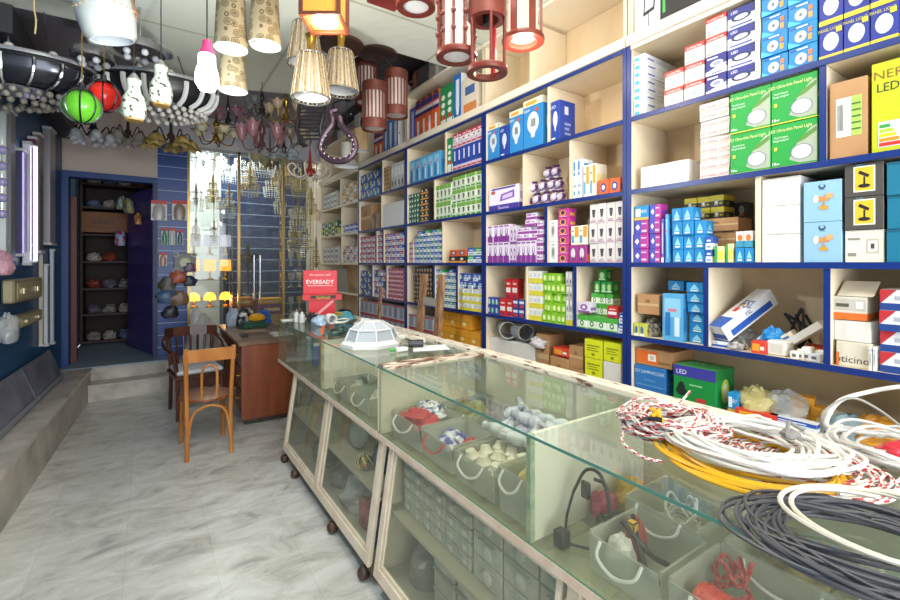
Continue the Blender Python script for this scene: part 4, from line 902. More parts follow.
cable('cable', [at_z(690, 400, ZT+.02)+Vector((0, 0, .03)), at_z(655, 430, ZT+.01), at_z(632, 425, ZT+.006), at_z(622, 440, ZT+.005), at_z(640, 456, ZT+.005), at_z(662, 462, ZT+.01)], .0042, None, 'loose end of red and white wire by the twisted coil', mats=[RED, CW, CW, RED, CW, CW])
# pliers on the twisted coil
t = thing('pliers', 'small pliers with yellow and black grips on the twisted wire coil', 'tool', at_z(662, 420, ZT+.085))
b = MB(); b.tube([(0, 0, 0), (.03, .03, .004), (.07, .05, 0)], .006, CY); b.tube([(.0, .03, 0), (.03, .028, .004), (.06, .07, 0)], .006, CY); b.build('grip', t)
b = MB(); b.tube([(.0, .0, 0), (-.02, .03, 0), (-.05, .03, 0)], lambda s: .007-.004*s, BLACK); b.build('jaw', t)
# cable tie bundle on the white coil
b = MB()
crumple(b, (0, 0, 0), (.025, .02, .012), C('#7d7a78', .6), 3); b.tube([(-.02, 0, .01), (.02, .01, .03), (.05, -.01, .01)], .005, C('#7d7a78', .6))
o = b.build('cable_tie'); o.location = at_z(790, 437, ZT+.075); tag(o, 'grey cable tie knot holding the white coil together', 'cable tie')

# ---------------------------------------------------------------- on the far counter
# red battery stand
X0, Y0_ = 1.25, 3.93
t = thing('display_stand', 'red cardboard battery display stand with white lettering on the far counter', 'display stand', (X0, Y0_, ZT), 0)
a_ = math.atan2(X0, Y0_); Mz = Matrix.Rotation(-a_, 4, 'Z')
RC = C('#d8222c', .4)
b = MB(); b.prism([(-.10, 0, 0), (.13, 0, 0), (.12, 0, .17), (-.10, 0, .17)], (0, .09, 0), RC, Mz); b.prism([(-.10, -.001, 0), (-.06, -.001, 0), (.12, -.001, .16), (.10, -.001, .17)], (0, .0008, 0), C('#f0a0a0', .5), Mz); b.build('base', t)
b = MB(); b.box(-.15, .18, -.02, .10, .172, .22, RC, M=Mz)
b.decal(Mz @ Vector((-.15, -.0215, .172)), (Mz @ Vector((.33, 0, 0))), Vector((0, 0, .048)), ('r', .2, .25, .85, .85, '#2b2320'))
b.decal(Mz @ Vector((-.15, -.0225, .172)), (Mz @ Vector((.33, 0, 0))), Vector((0, 0, .048)), ('t', 'Goldcell', .52, .5, .55, '#f2c83c', .6)); b.build('tray', t)
b = MB(); b.box(-.15, .145, .10, .108, .172, .43, RC, bev=.003, M=Mz)
for k in range(7): b.decal(Mz @ Vector((-.146+.041*k, .098, .39)), Mz @ Vector((.032, 0, 0)), Vector((0, 0, .03)), ('t', 'aeodbne'[k], .5, .5, .8, '#f6d0d0')) if False else None
b.decal(Mz @ Vector((-.15, .098, .24)), Mz @ Vector((.29, 0, 0)), Vector((0, 0, .19)), ('t', 'EVEREADY', .5, .46, .20, '#ffffff', .86))
b.decal(Mz @ Vector((-.15, .097, .24)), Mz @ Vector((.29, 0, 0)), Vector((0, 0, .19)), ('r', .12, .26, .88, .30, '#f2b8b8'))
b.decal(Mz @ Vector((-.15, .096, .24)), Mz @ Vector((.29, 0, 0)), Vector((0, 0, .19)), ('t', 'the power cell', .5, .80, .12, '#f6d8d8', .8)); b.build('header', t)
def bottle(px, py, h, r, m, label, name='bottle', group=None, cap=None):
    p = at_z(px, py, ZT)
    t = thing(name, label, 'bottle', p, 0, group)
    b = MB(); b.lathe([(r*.98, 0), (r, .004), (r, h*.7), (r*.45, h*.82), (r*.42, h*.84)], m, cap=True); b.build('body', t)
    b = MB(); b.lathe([(r*.45, h*.84), (r*.45, h*.97), (r*.3, h)], cap or m, cap=True); b.build('cap', t)
bottle(296.5, 322, .10, .022, WHITE, 'white glue bottle with grey nozzle, left of the pair', group=None, cap=C('#8a8a90', .4))
bottle(302, 322.5, .09, .024, WHITE, 'squat white bottle beside the small black box')
b = MB(); b.box(-.045, .045, -.05, .05, 0, .06, C('#1e1a1c', .4), bev=.004)
for k in range(9): b.box(R.uniform(-.04, .03), R.uniform(-.03, .04), R.uniform(-.04, 0), R.uniform(0, .04), .0605, .0605+R.uniform(.008, .02), ('#8a2028', '#d8d4cc', '#3a3a44')[k % 3])
b.decal(Vector((-.045, -.0507, 0)), Vector((.09, 0, 0)), Vector((0, 0, .06)), ('r', .1, .1, .9, .3, '#c8b040')); b.decal(Vector((-.045, -.0511, 0)), Vector((.09, 0, 0)), Vector((0, 0, .06)), ('r', .2, .45, .5, .8, '#a8303a'))
o = b.build('small_box'); o.location = at_z(314, 322, ZT)+Vector((0, .02, 0)); tag(o, 'small dark box of black and red bits before the red stand', 'box')
t = thing('energy_saving_bulb', 'white spiral energy saving bulb lying beside the orange handle', 'light bulb', at_z(331, 319, ZT+.06))
b = MB()
for k in range(5): b.tube([(.035*math.cos(a)*(1-.05*k), .018*k-.03, .035*math.sin(a)) for a in [2*PI*j/14 for j in range(14)]], .008, WHITE, closed=True)
b.build('spiral_tube', t); b = MB(); b.cyl((0, .05, 0), (0, .10, 0), .028, WHITE, .02); b.build('bulb_base', t)
bag('bag', at_z(323, 326, ZT)+Vector((0, .06, 0)), (.07, .08, .05), C('#a9c3d6', .3), 'pale blue plastic bag in front of the red stand', seed=5)
bag('bag', at_z(346, 322, ZT)+Vector((0, .03, 0)), (.08, .06, .055), C('#4f9aa8', .4), 'teal and white crumpled bag behind the octagonal lamp', seed=6)
bag('bag', Vector((1.42, 3.80, ZT)), (.07, .06, .06), C('#23232a', .3), 'black glossy plastic bag behind the spiral bulb', seed=7)
b = MB(); b.cyl((0, 0, .015), (.05, .12, .03), .013, C('#e8641c', .4)); b.cyl((.05, .12, .03), (.07, .17, .032), .006, '#3a3a3a'); o = b.build('screwdriver'); o.location = at_z(322, 334, ZT)
tag(o, 'orange handled screwdriver lying near the pale blue bag', 'tool')
coil('strap_coil', at_z(338, 334, ZT)+Vector((0, 0, 0)), .06, .15, 4, .006, C('#3f5f5a', .5), 'coil of dark green and grey straps beside the white lamp', seed=4, rot=-.5, h=.03)
coil('strap_coil', at_z(343, 328, ZT)+Vector((0, .03, .036)), .05, .13, 3, .006, C('#e8e4d8', .5), 'coil of white strap lying over the green straps', seed=9, rot=-.6, h=.03)
coil('strap_coil', at_z(338, 326, ZT)+Vector((0.02, .05, .075)), .04, .10, 3, .005, C('#b8a030', .5), 'coil of yellow and black strap topmost of the straps', seed=19, rot=-.4, h=.015)
bag('bag', (1.30, 3.05, ZT), (.08, .10, .06), C('#c8cccf', .35), 'white plastic bag behind the strap coils', seed=8)
bag('bag', (1.12, 3.62, ZT), (.05, .06, .04), C('#3f78b4', .35), 'small blue packet between the bottles and the straps', seed=9)
# octagonal bulkhead lamp
pc = at_z(370, 347, ZT); pc = Vector((pc.x+.04, pc.y+.06, ZT))
t = thing('bulkhead_lamp', 'white octagonal plastic bulkhead lamp standing on the far counter glass', 'lamp', pc, .2)
def octa(rx, ry, z): return [(rx*math.cos(PI/8+k*PI/4), ry*math.sin(PI/8+k*PI/4), z) for k in range(8)]
def loft(b, rings, m, capb=True, capt=True):
    vs = [p for r_ in rings for p in r_]; n = len(rings[0]); fs = []
    for i in range(len(rings)-1):
        for k in range(n): fs.append((i*n+k, i*n+(k+1) % n, (i+1)*n+(k+1) % n, (i+1)*n+k))
    if capb: fs.append(tuple(range(n-1, -1, -1)))
    if capt: fs.append(tuple((len(rings)-1)*n+k for k in range(n)))
    b.faces(vs, fs, m)
b = MB(); loft(b, [octa(.195, .175, 0), octa(.195, .175, .02), octa(.175, .155, .035)], WHITE); b.build('base', t)
b = MB(); loft(b, [octa(.165, .145, .036), octa(.135, .118, .10)], C('#9ea4ab', .4)); loft(b, [octa(.128, .112, .1005), octa(.06, .05, .142)], C('#aeb3b8', .4)); b.build('diffuser', t)
b = MB()
A1, A2, A3, A4 = octa(.168, .148, .037), octa(.138, .121, .102), octa(.128, .112, .103), octa(.062, .052, .145)
for k in range(8):
    b.tube([A1[k], A2[k], A4[k]], .004, WHITE); b.tube([A1[k], A1[(k+1) % 8]], .004, WHITE); b.tube([A2[k], A2[(k+1) % 8]], .006, WHITE)
loft(b, [octa(.064, .054, .143), octa(.05, .042, .150)], WHITE); b.build('guard_frame', t)
p = at_z(416, 347, ZT)
b = MB(); b.cyl((-.05, 0, .024), (.03, -.03, .024), .022, C('#2b2f36', .4)); b.cyl((.03, -.03, .024), (.032, -.031, .024), .017, '#0e0f12'); o = b.build('round_cap'); o.location = p; tag(o, 'black round plastic cap lying on its side on the counter', 'cap')
b = MB(); b.box(-.04, .03, -.02, .02, 0, .022, '#e8e8e6', bev=.004); b.cyl((-.03, .0, .012), (-.07, .01, .012), .010, '#4aa050'); o = b.build('connector'); o.location = at_z(402, 351, ZT); tag(o, 'white and green connector in front of the black cap', 'connector')
b = MB(); b.box(-.05, .05, -.03, .03, 0, .03, '#dedcd2', bev=.005); b.cyl((-.02, 0, .0305), (-.02, 0, .05), .018, '#e8e6de'); o = b.build('socket'); o.location = at_z(398, 340, ZT)+Vector((.02, .03, 0)); tag(o, 'cream socket fitting right behind the octagonal lamp', 'socket')
b = MB(); b.prism([(-.13, -.04, 0), (.08, -.10, 0), (.14, .05, 0), (-.05, .10, 0)], (0, 0, .001), C('#eceef0', .5)); o = b.build('paper_sheet'); o.location = at_z(432, 349, ZT)+Vector((0.0, .03, .0)); tag(o, 'white sheet of paper lying near the worn wooden strip', 'paper')
b = MB(); b.box(-.02, .02, -.2, .2, 0, .03, CHIP, bev=.002); o = b.build('wood_strip'); p = at_z(412, 333, ZT); o.location = (1.40, 2.62, ZT); o.rotation_euler = (0, 0, .06); tag(o, 'loose painted wood strip at the back of the counter', 'wood strip')

# ---------------------------------------------------------------- ladder standing behind the counter
OLDW = NZ('#7a5236', '#b08a66', scale=16, r=.7, detail=8, stretch=(3, 3, .6))
t = thing('ladder', 'old worn wooden ladder standing between counter and shelves', 'ladder', (1.80, 3.07, 0))
for s, (ya, yb) in enumerate(((.27, .12), (-.01, -.15))):
    b = MB(); b.prism([(.0, ya-.035, 0), (.0, ya+.035, 0), (.03, ya+.035, 0), (.03, ya-.035, 0)], (.06, (yb-ya), 1.46), OLDW); b.build('rail', t)
for z in (.3, .62, .94, 1.24):
    f = z/1.46; b = MB(); b.box(.002+.06*f, .028+.06*f, -.01-.14*f+.036, .27-.15*f-.036, z-.03, z+.03, C('#9a948c', .7)); b.build('rung', t)
b = MB(); b.prism([(0, -.018, 0), (0, .018, 0), (.02, .018, 0), (.02, -.018, 0)], (.05, -.12, 1.33), OLDW); o = b.build('wooden_stick'); o.location = (1.74, 3.98, 0)
tag(o, 'thin wooden stick leaning against the shelves left of the ladder', 'stick')

# ---------------------------------------------------------------- bins and fittings inside the near glass case
ZC = .7235
def bin_(x, y, w, d, h, label, rz=0, hm=CW, group='clear plastic bins in the near glass case'):
    t = thing('storage_bin', label, 'bin', (x, y, ZC), rz, group)
    b = MB(); tk = .003
    b.box(-w/2, w/2, -d/2, d/2, 0, .004, CLEARP)
    for sx in (-1, 1): b.prism([(sx*w/2, -d/2, .004), (sx*w/2, d/2, .004), (sx*(w/2-tk), d/2, .004), (sx*(w/2-tk), -d/2, .004)], (sx*.012, 0, h), CLEARP)
    for sy in (-1, 1): b.prism([(-w/2+tk, sy*d/2, .004), (w/2-tk, sy*d/2, .004), (w/2-tk, sy*(d/2-tk), .004), (-w/2+tk, sy*(d/2-tk), .004)], (0, sy*.0, h), CLEARP)
    for sy in (-1, 1): b.box(-w/2, w/2, sy*(d/2+.001)-.003, sy*(d/2+.001)+.003, h-.004, h+.006, CLEARP)
    b.build('tub', t)
    b = MB(); s = -1
    b.tube(smooth([(-w/2-.012, -d*.3, h), (-w/2-.035, -d*.26, h-.03), (-w/2-.040, -.0, h-.05), (-w/2-.035, d*.26, h-.03), (-w/2-.012, d*.3, h)], 5), .0045, hm); b.build('handle', t)
    return t
bin_(1.09, 1.83, .22, .26, .11, 'clear bin with red and silver packets, farthest in the case')
bin_(1.09, 1.56, .22, .22, .11, 'clear bin with red handle holding mixed blue and red bits', hm=C('#c8382c', .4))
bin_(1.09, 1.31, .22, .22, .11, 'clear bin of cream ceramic fittings beside the bulb heap')
bin_(1.075, 1.085, .20, .15, .15, 'narrow yellowish bin with white handle next to the partition')
bin_(1.37, 1.83, .22, .26, .10, 'clear bin at the back corner behind the red packets')
bin_(1.37, 1.38, .22, .40, .10, 'long clear bin full of white bulbs', hm=C('#c8382c', .4))
def heap(n, x0, x1, y0, y1, z0, z1, fn):
    for k in range(n): fn(k, R.uniform(x0, x1), R.uniform(y0, y1), z0+(z1-z0)*R.random())
bag('packet', (1.06, 1.85, ZC+.06), (.08, .10, .05), C('#b8303a', .35), 'red plastic packet in the farthest clear bin', seed=31)
bag('packet', (1.13, 1.88, ZC+.075), (.07, .08, .05), NZ('#3a4a8a', '#e4e4ea', scale=30, r=.3, lo=.45, hi=.55), 'silver and blue packet beside the red packet', seed=32)
bag('packet', (1.08, 1.60, ZC+.03), (.07, .06, .05), NZ('#4a4a9a', '#dcdce8', scale=26, r=.3, lo=.45, hi=.55), 'blue and white packet in the red handled bin', seed=33)
bag('packet', (1.12, 1.52, ZC+.03), (.04, .04, .04), C('#c03a30', .4), 'small red packet in the red handled bin', seed=34)
def ceramic():
    b = MB(); b.lathe([(.03, 0), (.032, .008), (.022, .02), (.018, .035), (.008, .037)], NZ('#d9d2bb', '#e6e1d0', scale=8, r=.3), cap=True, n=14); return b.build('ceramic_lampholder')
P0 = ceramic(); tag(P0, 'round cream ceramic lampholder heaped in the clear bin', 'lampholder', 'ceramic lampholders in the bin')
first = True
for i in range(3):
    for j in range(3):
        for k in range(3):
            o = P0 if first else P0.copy()
            if not first: COL.objects.link(o)
            first = False
            o.location = (1.02+.066*i, 1.235+.07*j, ZC+.008+.037*k+R.uniform(0, .003)); o.rotation_euler = (R.uniform(-.3, .3), R.uniform(-.3, .3), 0)
def small_bulb():
    t = thing('light_bulb', 'white bulb with pale base lying in the bulb heap', 'light bulb', (0, 0, 0), 0, 'white bulbs in the long bin')
    b = MB(); b.lathe([(.006, -.042), (.020, -.036), (.028, -.018), (.027, .0), (.019, .022), (.017, .036)], C('#d9dce2', .25), cap=True, n=14); g = b.build('globe', t)
    b = MB(); b.lathe([(.015, .0362), (.015, .062), (.006, .068)], C('#b9bcc0', .3, .2), cap=True, n=12); s_ = b.build('screw_base', t)
    KIDS[t.name] = [g, s_]; KIDS[g.name] = []; KIDS[s_.name] = []
    return t
SB = small_bulb(); first = True
for k in range(3):
    for i in range(3):
        for j in range(5):
            if k == 2 and (i == 0 or j == 0): continue
            o = SB if first else copy_tree(SB); first = False
            o.location = (1.295+.066*i, 1.235+.074*j, ZC+.035+.058*k+R.uniform(-.004, .004)); o.rotation_euler = (R.uniform(-1.8, 1.8), R.uniform(-1.6, 1.6), R.uniform(0, 6))
for j in range(4):
    o = copy_tree(SB); o.location = (1.18+R.uniform(-.03, .03), 1.235+.06*j, ZC+.155+R.uniform(0, .01)); o.rotation_euler = (R.uniform(1, 2), R.uniform(-.4, .4), R.uniform(0, 6))
bag('packet', (1.07, 1.085, ZC+.05), (.06, .05, .08), C('#c9b868', .5), 'mustard yellow packet in the narrow bin', seed=36)
bag('packet', (1.37, 1.85, ZC+.03), (.08, .09, .06), C('#8c8a60', .4), 'olive packet in the back corner bin', seed=37)
# near section: power cord, bins with cable and tools
b = MB()
b.tube(smooth([(0, .05, .14), (.02, .02, .21), (.04, -.02, .20), (.05, -.04, .10), (.02, -.05, .03), (.0, -.06, .016)], 6), .005, BLACK)
b.tube(smooth([(0, .05, .14), (-.02, .06, .06), (-.05, .03, .02), (-.03, -.0, .01), (.0, -.06, .016)], 6), .004, BLACK)
b.tube(smooth([(.03, .0, .19), (.05, -.03, .17), (.05, -.05, .07), (.09, -.05, .03), (.06, .0, .01)], 6), .005, BLACK)
b.box(-.08, -.045, .02, .06, 0, .05, C('#1c1b20', .4), bev=.004); b.sph((0, -.065, .018), .018, BLACK); b.box(.005, .02, .0, .03, .13, .18, BLACK, bev=.004)
o = b.build('power_cord'); o.location = (1.06, .87, ZC); tag(o, 'black power cord with plug standing by the white partition', 'cable')
coil('cable_coil', (1.17, .86, ZC), .045, .045, 6, .005, C('#2b2a2c', .4), 'small black cable coil behind the power cord', seed=41, h=.06)
bag('packet', (1.22, .93, ZC), (.045, .04, .06), C('#a82c4c', .4), 'crimson packet behind the power cord', seed=42)
bag('packet', (1.34, .92, ZC), (.06, .05, .07), C('#c8a428', .4), 'yellow packet at the back near the partition', seed=43)
bin_(1.09, .70, .20, .20, .10, 'clear bin with white handle holding black tools', rz=0)
bin_(1.09, .44, .22, .26, .11, 'clear bin holding the red wire reel')
bin_(1.33, .74, .22, .22, .11, 'clear bin of white wire at the back of the case')
bin_(1.33, .44, .20, .26, .11, 'clear bin at the back behind the red reel')
b = MB(); b.tube(smooth([(-.05, -.05, .03), (-.02, -.01, .05), (.0, .02, .09), (.03, .05, .12)], 5), .007, BLACK); b.tube(smooth([(.04, -.05, .03), (.01, -.02, .05), (-.01, .02, .09), (-.02, .05, .12)], 5), .007, BLACK); b.box(-.012, .012, .02, .045, .09, .12, CY, bev=.003); b.tube(smooth([(-.05, -.05, .03), (-.02, -.07, .02), (.04, -.05, .03)], 5), .006, BLACK)
o = b.build('cable_tool'); o.location = (1.09, .71, ZC+.005); tag(o, 'black cable with yellow clip in the white handled bin', 'tool')
bag('packet', (1.05, .75, ZC+.006), (.035, .04, .06), C('#d8d4cc', .4), 'whitish packet behind the black cable clip', seed=47); bag('packet', (1.13, .76, ZC+.006), (.03, .03, .07), C('#b04038', .4), 'brick red packet beside the black cable clip', seed=48)
coil('wire_coil', (1.33, .74, ZC+.01), .05, .05, 6, .004, CW, 'loose coil of white wire in the back bin', seed=44, h=.12)
t = thing('wire_reel', 'round reel of bright red wire in the clear bin', 'wire reel', (1.045, .50, ZC+.052), 0)
b = MB()
for k in range(16): b.tube([(.042*math.cos(a)+R.uniform(-.002, .002), -.04+.005*k, .042*math.sin(a)+R.uniform(-.002, .002)) for a in [2*PI*j/18 for j in range(18)]], .0045, C('#d23a26', .4), closed=True)
b.build('wire', t); b = MB(); b.cyl((0, -.045, 0), (0, .045, 0), .036, C('#b52c20', .5)); b.build('core', t)
coil('rope', (1.15, .52, ZC+.005), .03, .04, 3, .005, C('#c23a34', .5), 'red twisted cord behind the wire reel', seed=46, h=.13, mats=[RED, C('#d86a60'), RED])
bag('bag', (1.22, .22, ZC), (.10, .09, .07), C('#1f7ac0', .3), 'blue plastic bag at the near end of the glass case', seed=45)
bag('packet', (1.36, .45, ZC+.006), (.06, .07, .08), NZ('#6a5a3c', '#c8b48a', scale=20, r=.4), 'brown patterned packet in the back bin', seed=49)
# boxes against the back inside the far part, seen through the top glass
bag('packet', (1.42, .98+.12, ZC), (.04, .04, .05), C('#b83a30', .4), 'red packet squeezed beside the long bulb bin', seed=50)

# far case: a few bins
def fbin(x, y, label): return bin_(x, y, .22, .24, .09, label, group='clear bins in the far glass case')
fbin(1.09, 2.36, 'clear bin of white fittings nearest the joint of the counters'); fbin(1.09, 2.66, 'clear bin of pale fittings under the octagonal lamp'); fbin(1.37, 2.45, 'clear bin at the back under the octagonal lamp')
for k, (x, y) in enumerate(((1.06, 2.32), (1.12, 2.40), (1.07, 2.62), (1.12, 2.70))): bag('packet', (x, y, ZC+.01), (.045, .05, .06), (C('#cfd0c4', .5), C('#a8b4b0', .5), C('#dcd8cc', .5), C('#8a9894', .5))[k], ['off white packet in the nearest far bin', 'grey green packet in the nearest far bin', 'cream packet in the second far bin', 'dark grey packet in the second far bin'][k], seed=60+k)
for k, y in enumerate((3.05, 3.2, 3.42, 3.62, 3.82)):
    b = MB(); hh = (.2, .14, .22, .16, .19)[k]; b.cyl((0, 0, 0), (0, 0, hh), .035, ('#1f4fa0', '#2d3f4c', '#c47a3c', '#2a6ab0', '#8a9a98')[k]); b.cyl((0, 0, hh), (0, 0, hh+.02), .028, '#d8d8d4')
    o = b.build('spray_can'); o.location = (1.12, y, ZC); tag(o, ['blue', 'dark slate', 'orange brown', 'bright blue', 'grey green'][k]+' can standing in the far end of the glass case', 'can', 'cans in the far glass case')

# ---------------------------------------------------------------- inside the lower cabinets
DM = NZ('#c4bfac', '#dad5c4', scale=20, r=.4); DMF = GLASS('#d8d8d0', .2, haze=.65, hz='#a5a396')
def drawer_mesh(w, h, d):
    b = MB(); b.box(0, d, -w/2+.002, w/2-.002, 0, h-.003, DM, bev=.003)
    b.lathe([(min(w, h)*.34, 0), (min(w, h)*.28, .006), (min(w, h)*.1, .010)], C('#d8d4c6', .3), n=10, cap=True, M=Matrix.Translation((-.0, 0, h*.42)) @ Matrix.Rotation(-PI/2, 4, 'Y') @ Matrix.Scale(1, 4))
    b.box(-.008, 0, -w*.28, w*.28, h*.78, h*.82, C('#c8c5b8', .4))
    me = bpy.data.meshes.new('drawer'); b.bm.to_mesh(me); b.bm.free()
    for m in b.mats: me.materials.append(m)
    return me
me1 = drawer_mesh(.088, .052, .2); me2 = drawer_mesh(.165, .087, .25)
for c in range(6):
    for r in range(5):
        o = bpy.data.objects.new('parts_drawer', me1); COL.objects.link(o); o.location = (.99, 1.88-.046-.089*c, .401+.0525*r)
        tag(o, poslabel('small grey parts drawer', c, 6, r, 5), 'drawer', 'small parts drawers in the near cabinet')
for c in range(3):
    for r in range(3):
        o = bpy.data.objects.new('parts_drawer', me2); COL.objects.link(o); o.location = (.99, 1.335-.085-.17*c, .401+.088*r)
        tag(o, poslabel('wide grey parts drawer', c, 3, r, 3), 'drawer', 'wide parts drawers in the near cabinet')
def lidbox(w, d, h):
    t = thing('storage_box', 'x', 'box'); b = MB(); b.box(-d/2, d/2, -w/2, w/2, 0, h*.8, DM, bev=.006); g = b.build('box_body', t)
    b = MB(); b.box(-d/2-.005, d/2+.005, -w/2-.005, w/2+.005, h*.8+.0005, h-.002, C('#b8b6aa', .4), bev=.006); l = b.build('lid', t)
    KIDS[t.name] = [g, l]; KIDS[g.name] = []; KIDS[l.name] = []
    return t
LBX = lidbox(.15, .26, .085); first = True
for c in range(4):
    for r in range((3, 3, 2, 2)[c]):
        o = LBX if first else copy_tree(LBX); first = False
        o.location = (1.13, 1.55-.175*c, .101+.0855*r); tag(o, poslabel('grey lidded storage box low in the near cabinet', c, 4, r, 3)[:110], 'box', 'lidded storage boxes in the near cabinet')
bag('bag', (1.08, 1.76, .10), (.12, .08, .12), GLASS('#e8e8e4', .2, haze=.7, hz='#a8a598'), 'grey translucent bag left of the lidded storage boxes', seed=70, amp=.15)
# far cabinet
b = MB(); b.lathe([(.002, .06), (.05, .055), (.10, .03), (.11, .0)], C('#c9c9c4', .4), n=24, M=Matrix.Rotation(-PI/2+.25, 4, 'Y')); o = b.build('lamp_plate'); o.location = (1.10, 2.65, .52); tag(recenter(o), 'round white lamp plate leaning on the cabinet shelf', 'lamp plate'); o.location.z = .402
bag('bag', (1.12, 2.28, .402), (.09, .10, .11), C('#1f3f80', .4), 'navy blue bag on the far cabinet shelf', seed=71)
b = MB(); b.sph((0, 0, 0), .05, GOLD, n=16, sc_=(1, 1, .8))
for k in range(8): b.tube([(.052*math.cos(k*PI/4+.8*t_)*math.sin(.3+t_*2.5), .052*math.sin(k*PI/4+.8*t_)*math.sin(.3+t_*2.5), .044*math.cos(.3+t_*2.5)) for t_ in [j/8 for j in range(9)]], .003, C('#e8d8a8', .3))
o = b.build('gold_ornament'); o.location = (1.0, 2.36, .443); tag(o, 'gold ribbed ball ornament before the navy bag', 'ornament')
bag('bag', (1.05, 2.55, .101), (.11, .13, .10), C('#c8c4c0', .5), 'white plastic bag on the far cabinet floor', seed=72); bag('bag', (1.03, 2.32, .101), (.08, .10, .09), C('#a8342c', .4), 'red plastic bag on the far cabinet floor', seed=73)
bag('bag', (1.02, 2.12, .101), (.08, .09, .12), C('#2a62a8', .4), 'bright blue bag at the cabinet corner', seed=74)
bag('bag', (1.08, 2.85, .101), (.10, .11, .08), C('#8c8678', .5), 'brown grey sack low in the far cabinet', seed=75); bag('bag', (1.08, 3.25, .101), (.10, .15, .10), C('#77766c', .5), 'dull grey sack in the farthest cabinet', seed=76)

# ---------------------------------------------------------------- loose goods on the shelves
PUR = NZ('#5a2a72', '#d8cfe0', scale=26, r=.35, lo=.42, hi=.52)
k = 0
for (px, z, dx) in ((529, 0, .03), (537, 0, .02), (546, 0, .02), (555, 0, .03), (561, 0, .05), (534, 1, .05), (543, 1, .05), (552, 1, .05), (559, 1, .08), (548, 2, .09), (556, 2, .09)):
    y = ysh(px, XF+dx+.04); b = MB(); b.sph((0, 0, .038), .035, PUR, n=14, sc_=(.9, 1, 1.05)); b.lathe([(.022, 0), (.024, .02), (.03, .03)], WHITE, n=10, cap=True); b.sph((-.012, 0, .042), .028, C('#c9c4d2', .25), n=12); b.lathe([(.012, .07), (.02, .082), (.026, .086)], C('#5a2a72', .4), n=8, cap=True)
    o = b.build('bulb_packet'); o.location = (XF+.045+dx, y, Z3+.001+z*.0885)
    tag(o, 'purple netted bulb packet, %s layer, %s from left' % (['bottom', 'middle', 'top'][z], ['first', 'second', 'third', 'fourth', 'fifth', 'first', 'second', 'third', 'fourth', 'first', 'second'][k]), 'bulb', 'purple bulb packets'); k += 1
# junk in the cell right of the blue divider
t_ = carton('tube_lamp_box', 'longtube', .075, .30, .075, (0, 0, 0), 'long white and blue lamp box leaning on the blue divider', 'box')
t_.location = (XF+.035, ysh(719), Z1+.034); t_.rotation_euler = (0, -.58, -.42)
carton('tube_lamp_box', 'longtube', .085, .26, .028, (XF+.03, ysh(719), Z1+.001), 'flat blue and white lamp box under the leaning one', 'box', rz=0)
ZS = Z1+.001
bag('bag', (XF+.12, ysh(775, XF+.12), ZS), (.05, .06, .065), NZ('#1f8ad0', '#d8e8f0', scale=14, r=.3, lo=.5, hi=.62), 'bright blue crinkled plastic bag among the loose fittings', seed=80)
bag('bag', (XF+.20, ysh(745, XF+.20), ZS), (.06, .05, .05), CLEARB, 'clear plastic bag behind the leaning lamp box', seed=81)
bag('bag', (XF+.06, ysh(737, XF+.06), ZS), (.045, .04, .022), NZ('#4a4448', '#d8d4d0', scale=40, r=.4), 'grey bag of small metal parts at the front edge', seed=82)
carton('switch_box', 'goldpk', .055, .06, .05, (XF+.02, ysh(756), ZS), 'small yellow and red box at the shelf front', 'box').data = carton_mesh('redorange', .055, .06, .05)
b = MB(); b.box(0, .08, -.035, .035, 0, .06, '#e3dfd6', bev=.006); b.decal(Vector((-.001, .035, 0)), Vector((0, -.07, 0)), Vector((0, 0, .06)), ('r', .2, .2, .8, .8, '#cfcac0')); o = b.build('wall_socket'); o.location = (XF+.03, ysh(776, XF+.03), ZS); tag(o, 'white wall socket beside the yellow and red box', 'socket')
carton('cardboard_carton', 'creamorange', .09, .10, .05, (XF+.10, ysh(790, XF+.12), ZS+.03), 'tan flat box tilted against the white wall socket', 'box', rx=-.6, rz=.2)
carton('fitting_box', 'redorange', .06, .05, .04, (XF+.17, ysh(815, XF+.17), ZS), 'small orange box behind the tilted white box', 'box')
carton('white_carton', 'whitebox', .16, .09, .028, (XF+.10, ysh(804, XF+.10), ZS+.075), 'thin white box with red mark leaning on its corner', 'box', rx=-.7)
for k, (px, dx, w) in enumerate(((794, .015, .03), (800, .02, .022), (806, .03, .03), (814, .02, .04), (820, .05, .035))):
    b = MB(); b.box(0, .04, -w/2, w/2, 0, .03+.01*(k % 3), ('#e8e6e0', '#dad6cc', '#f0eeea', '#cfd4dc', '#e6e2d8')[k], bev=.003); b.decal(Vector((-.001, w/2, 0)), Vector((0, -w, 0)), Vector((0, 0, .03)), ('r', .3, .3, .7, .7, '#6a6660'))
    o = b.build('switch_part'); o.location = (XF+dx, ysh(px, XF+dx), ZS); tag(o, 'small white switch part near the divider, '+['first', 'second', 'third', 'fourth', 'fifth'][k]+' from left', 'switch', 'small switch parts')
b = MB()
for k in range(7): b.tube(smooth([(R.uniform(-.03, .03), R.uniform(-.06, .06), .0+.0*k), (R.uniform(-.03, .03), R.uniform(-.05, .05), .08), (R.uniform(-.03, .03), R.uniform(-.06, .06), R.uniform(.1, .19))], 4), .006, '#2c2c30')
o = b.build('cable_bundle'); o.location = (XF+.26, ysh(800, XF+.26), ZS+.008); tag(o, 'tangle of dark leads behind the loose white box', 'cable')
# mesh bag of screws under the cardboard box
b = MB(); crumple(b, (0, 0, 0), (.05, .045, .065), NZ('#3a3430', '#a89a88', scale=60, r=.5, lo=.4, hi=.6), 90, amp=.1); o = b.build('screw_bag'); o.location = (XF+.09, ysh(651, XF+.06), ZS); tag(o, 'mesh bag of dark screws under the brown cardboard box', 'bag')
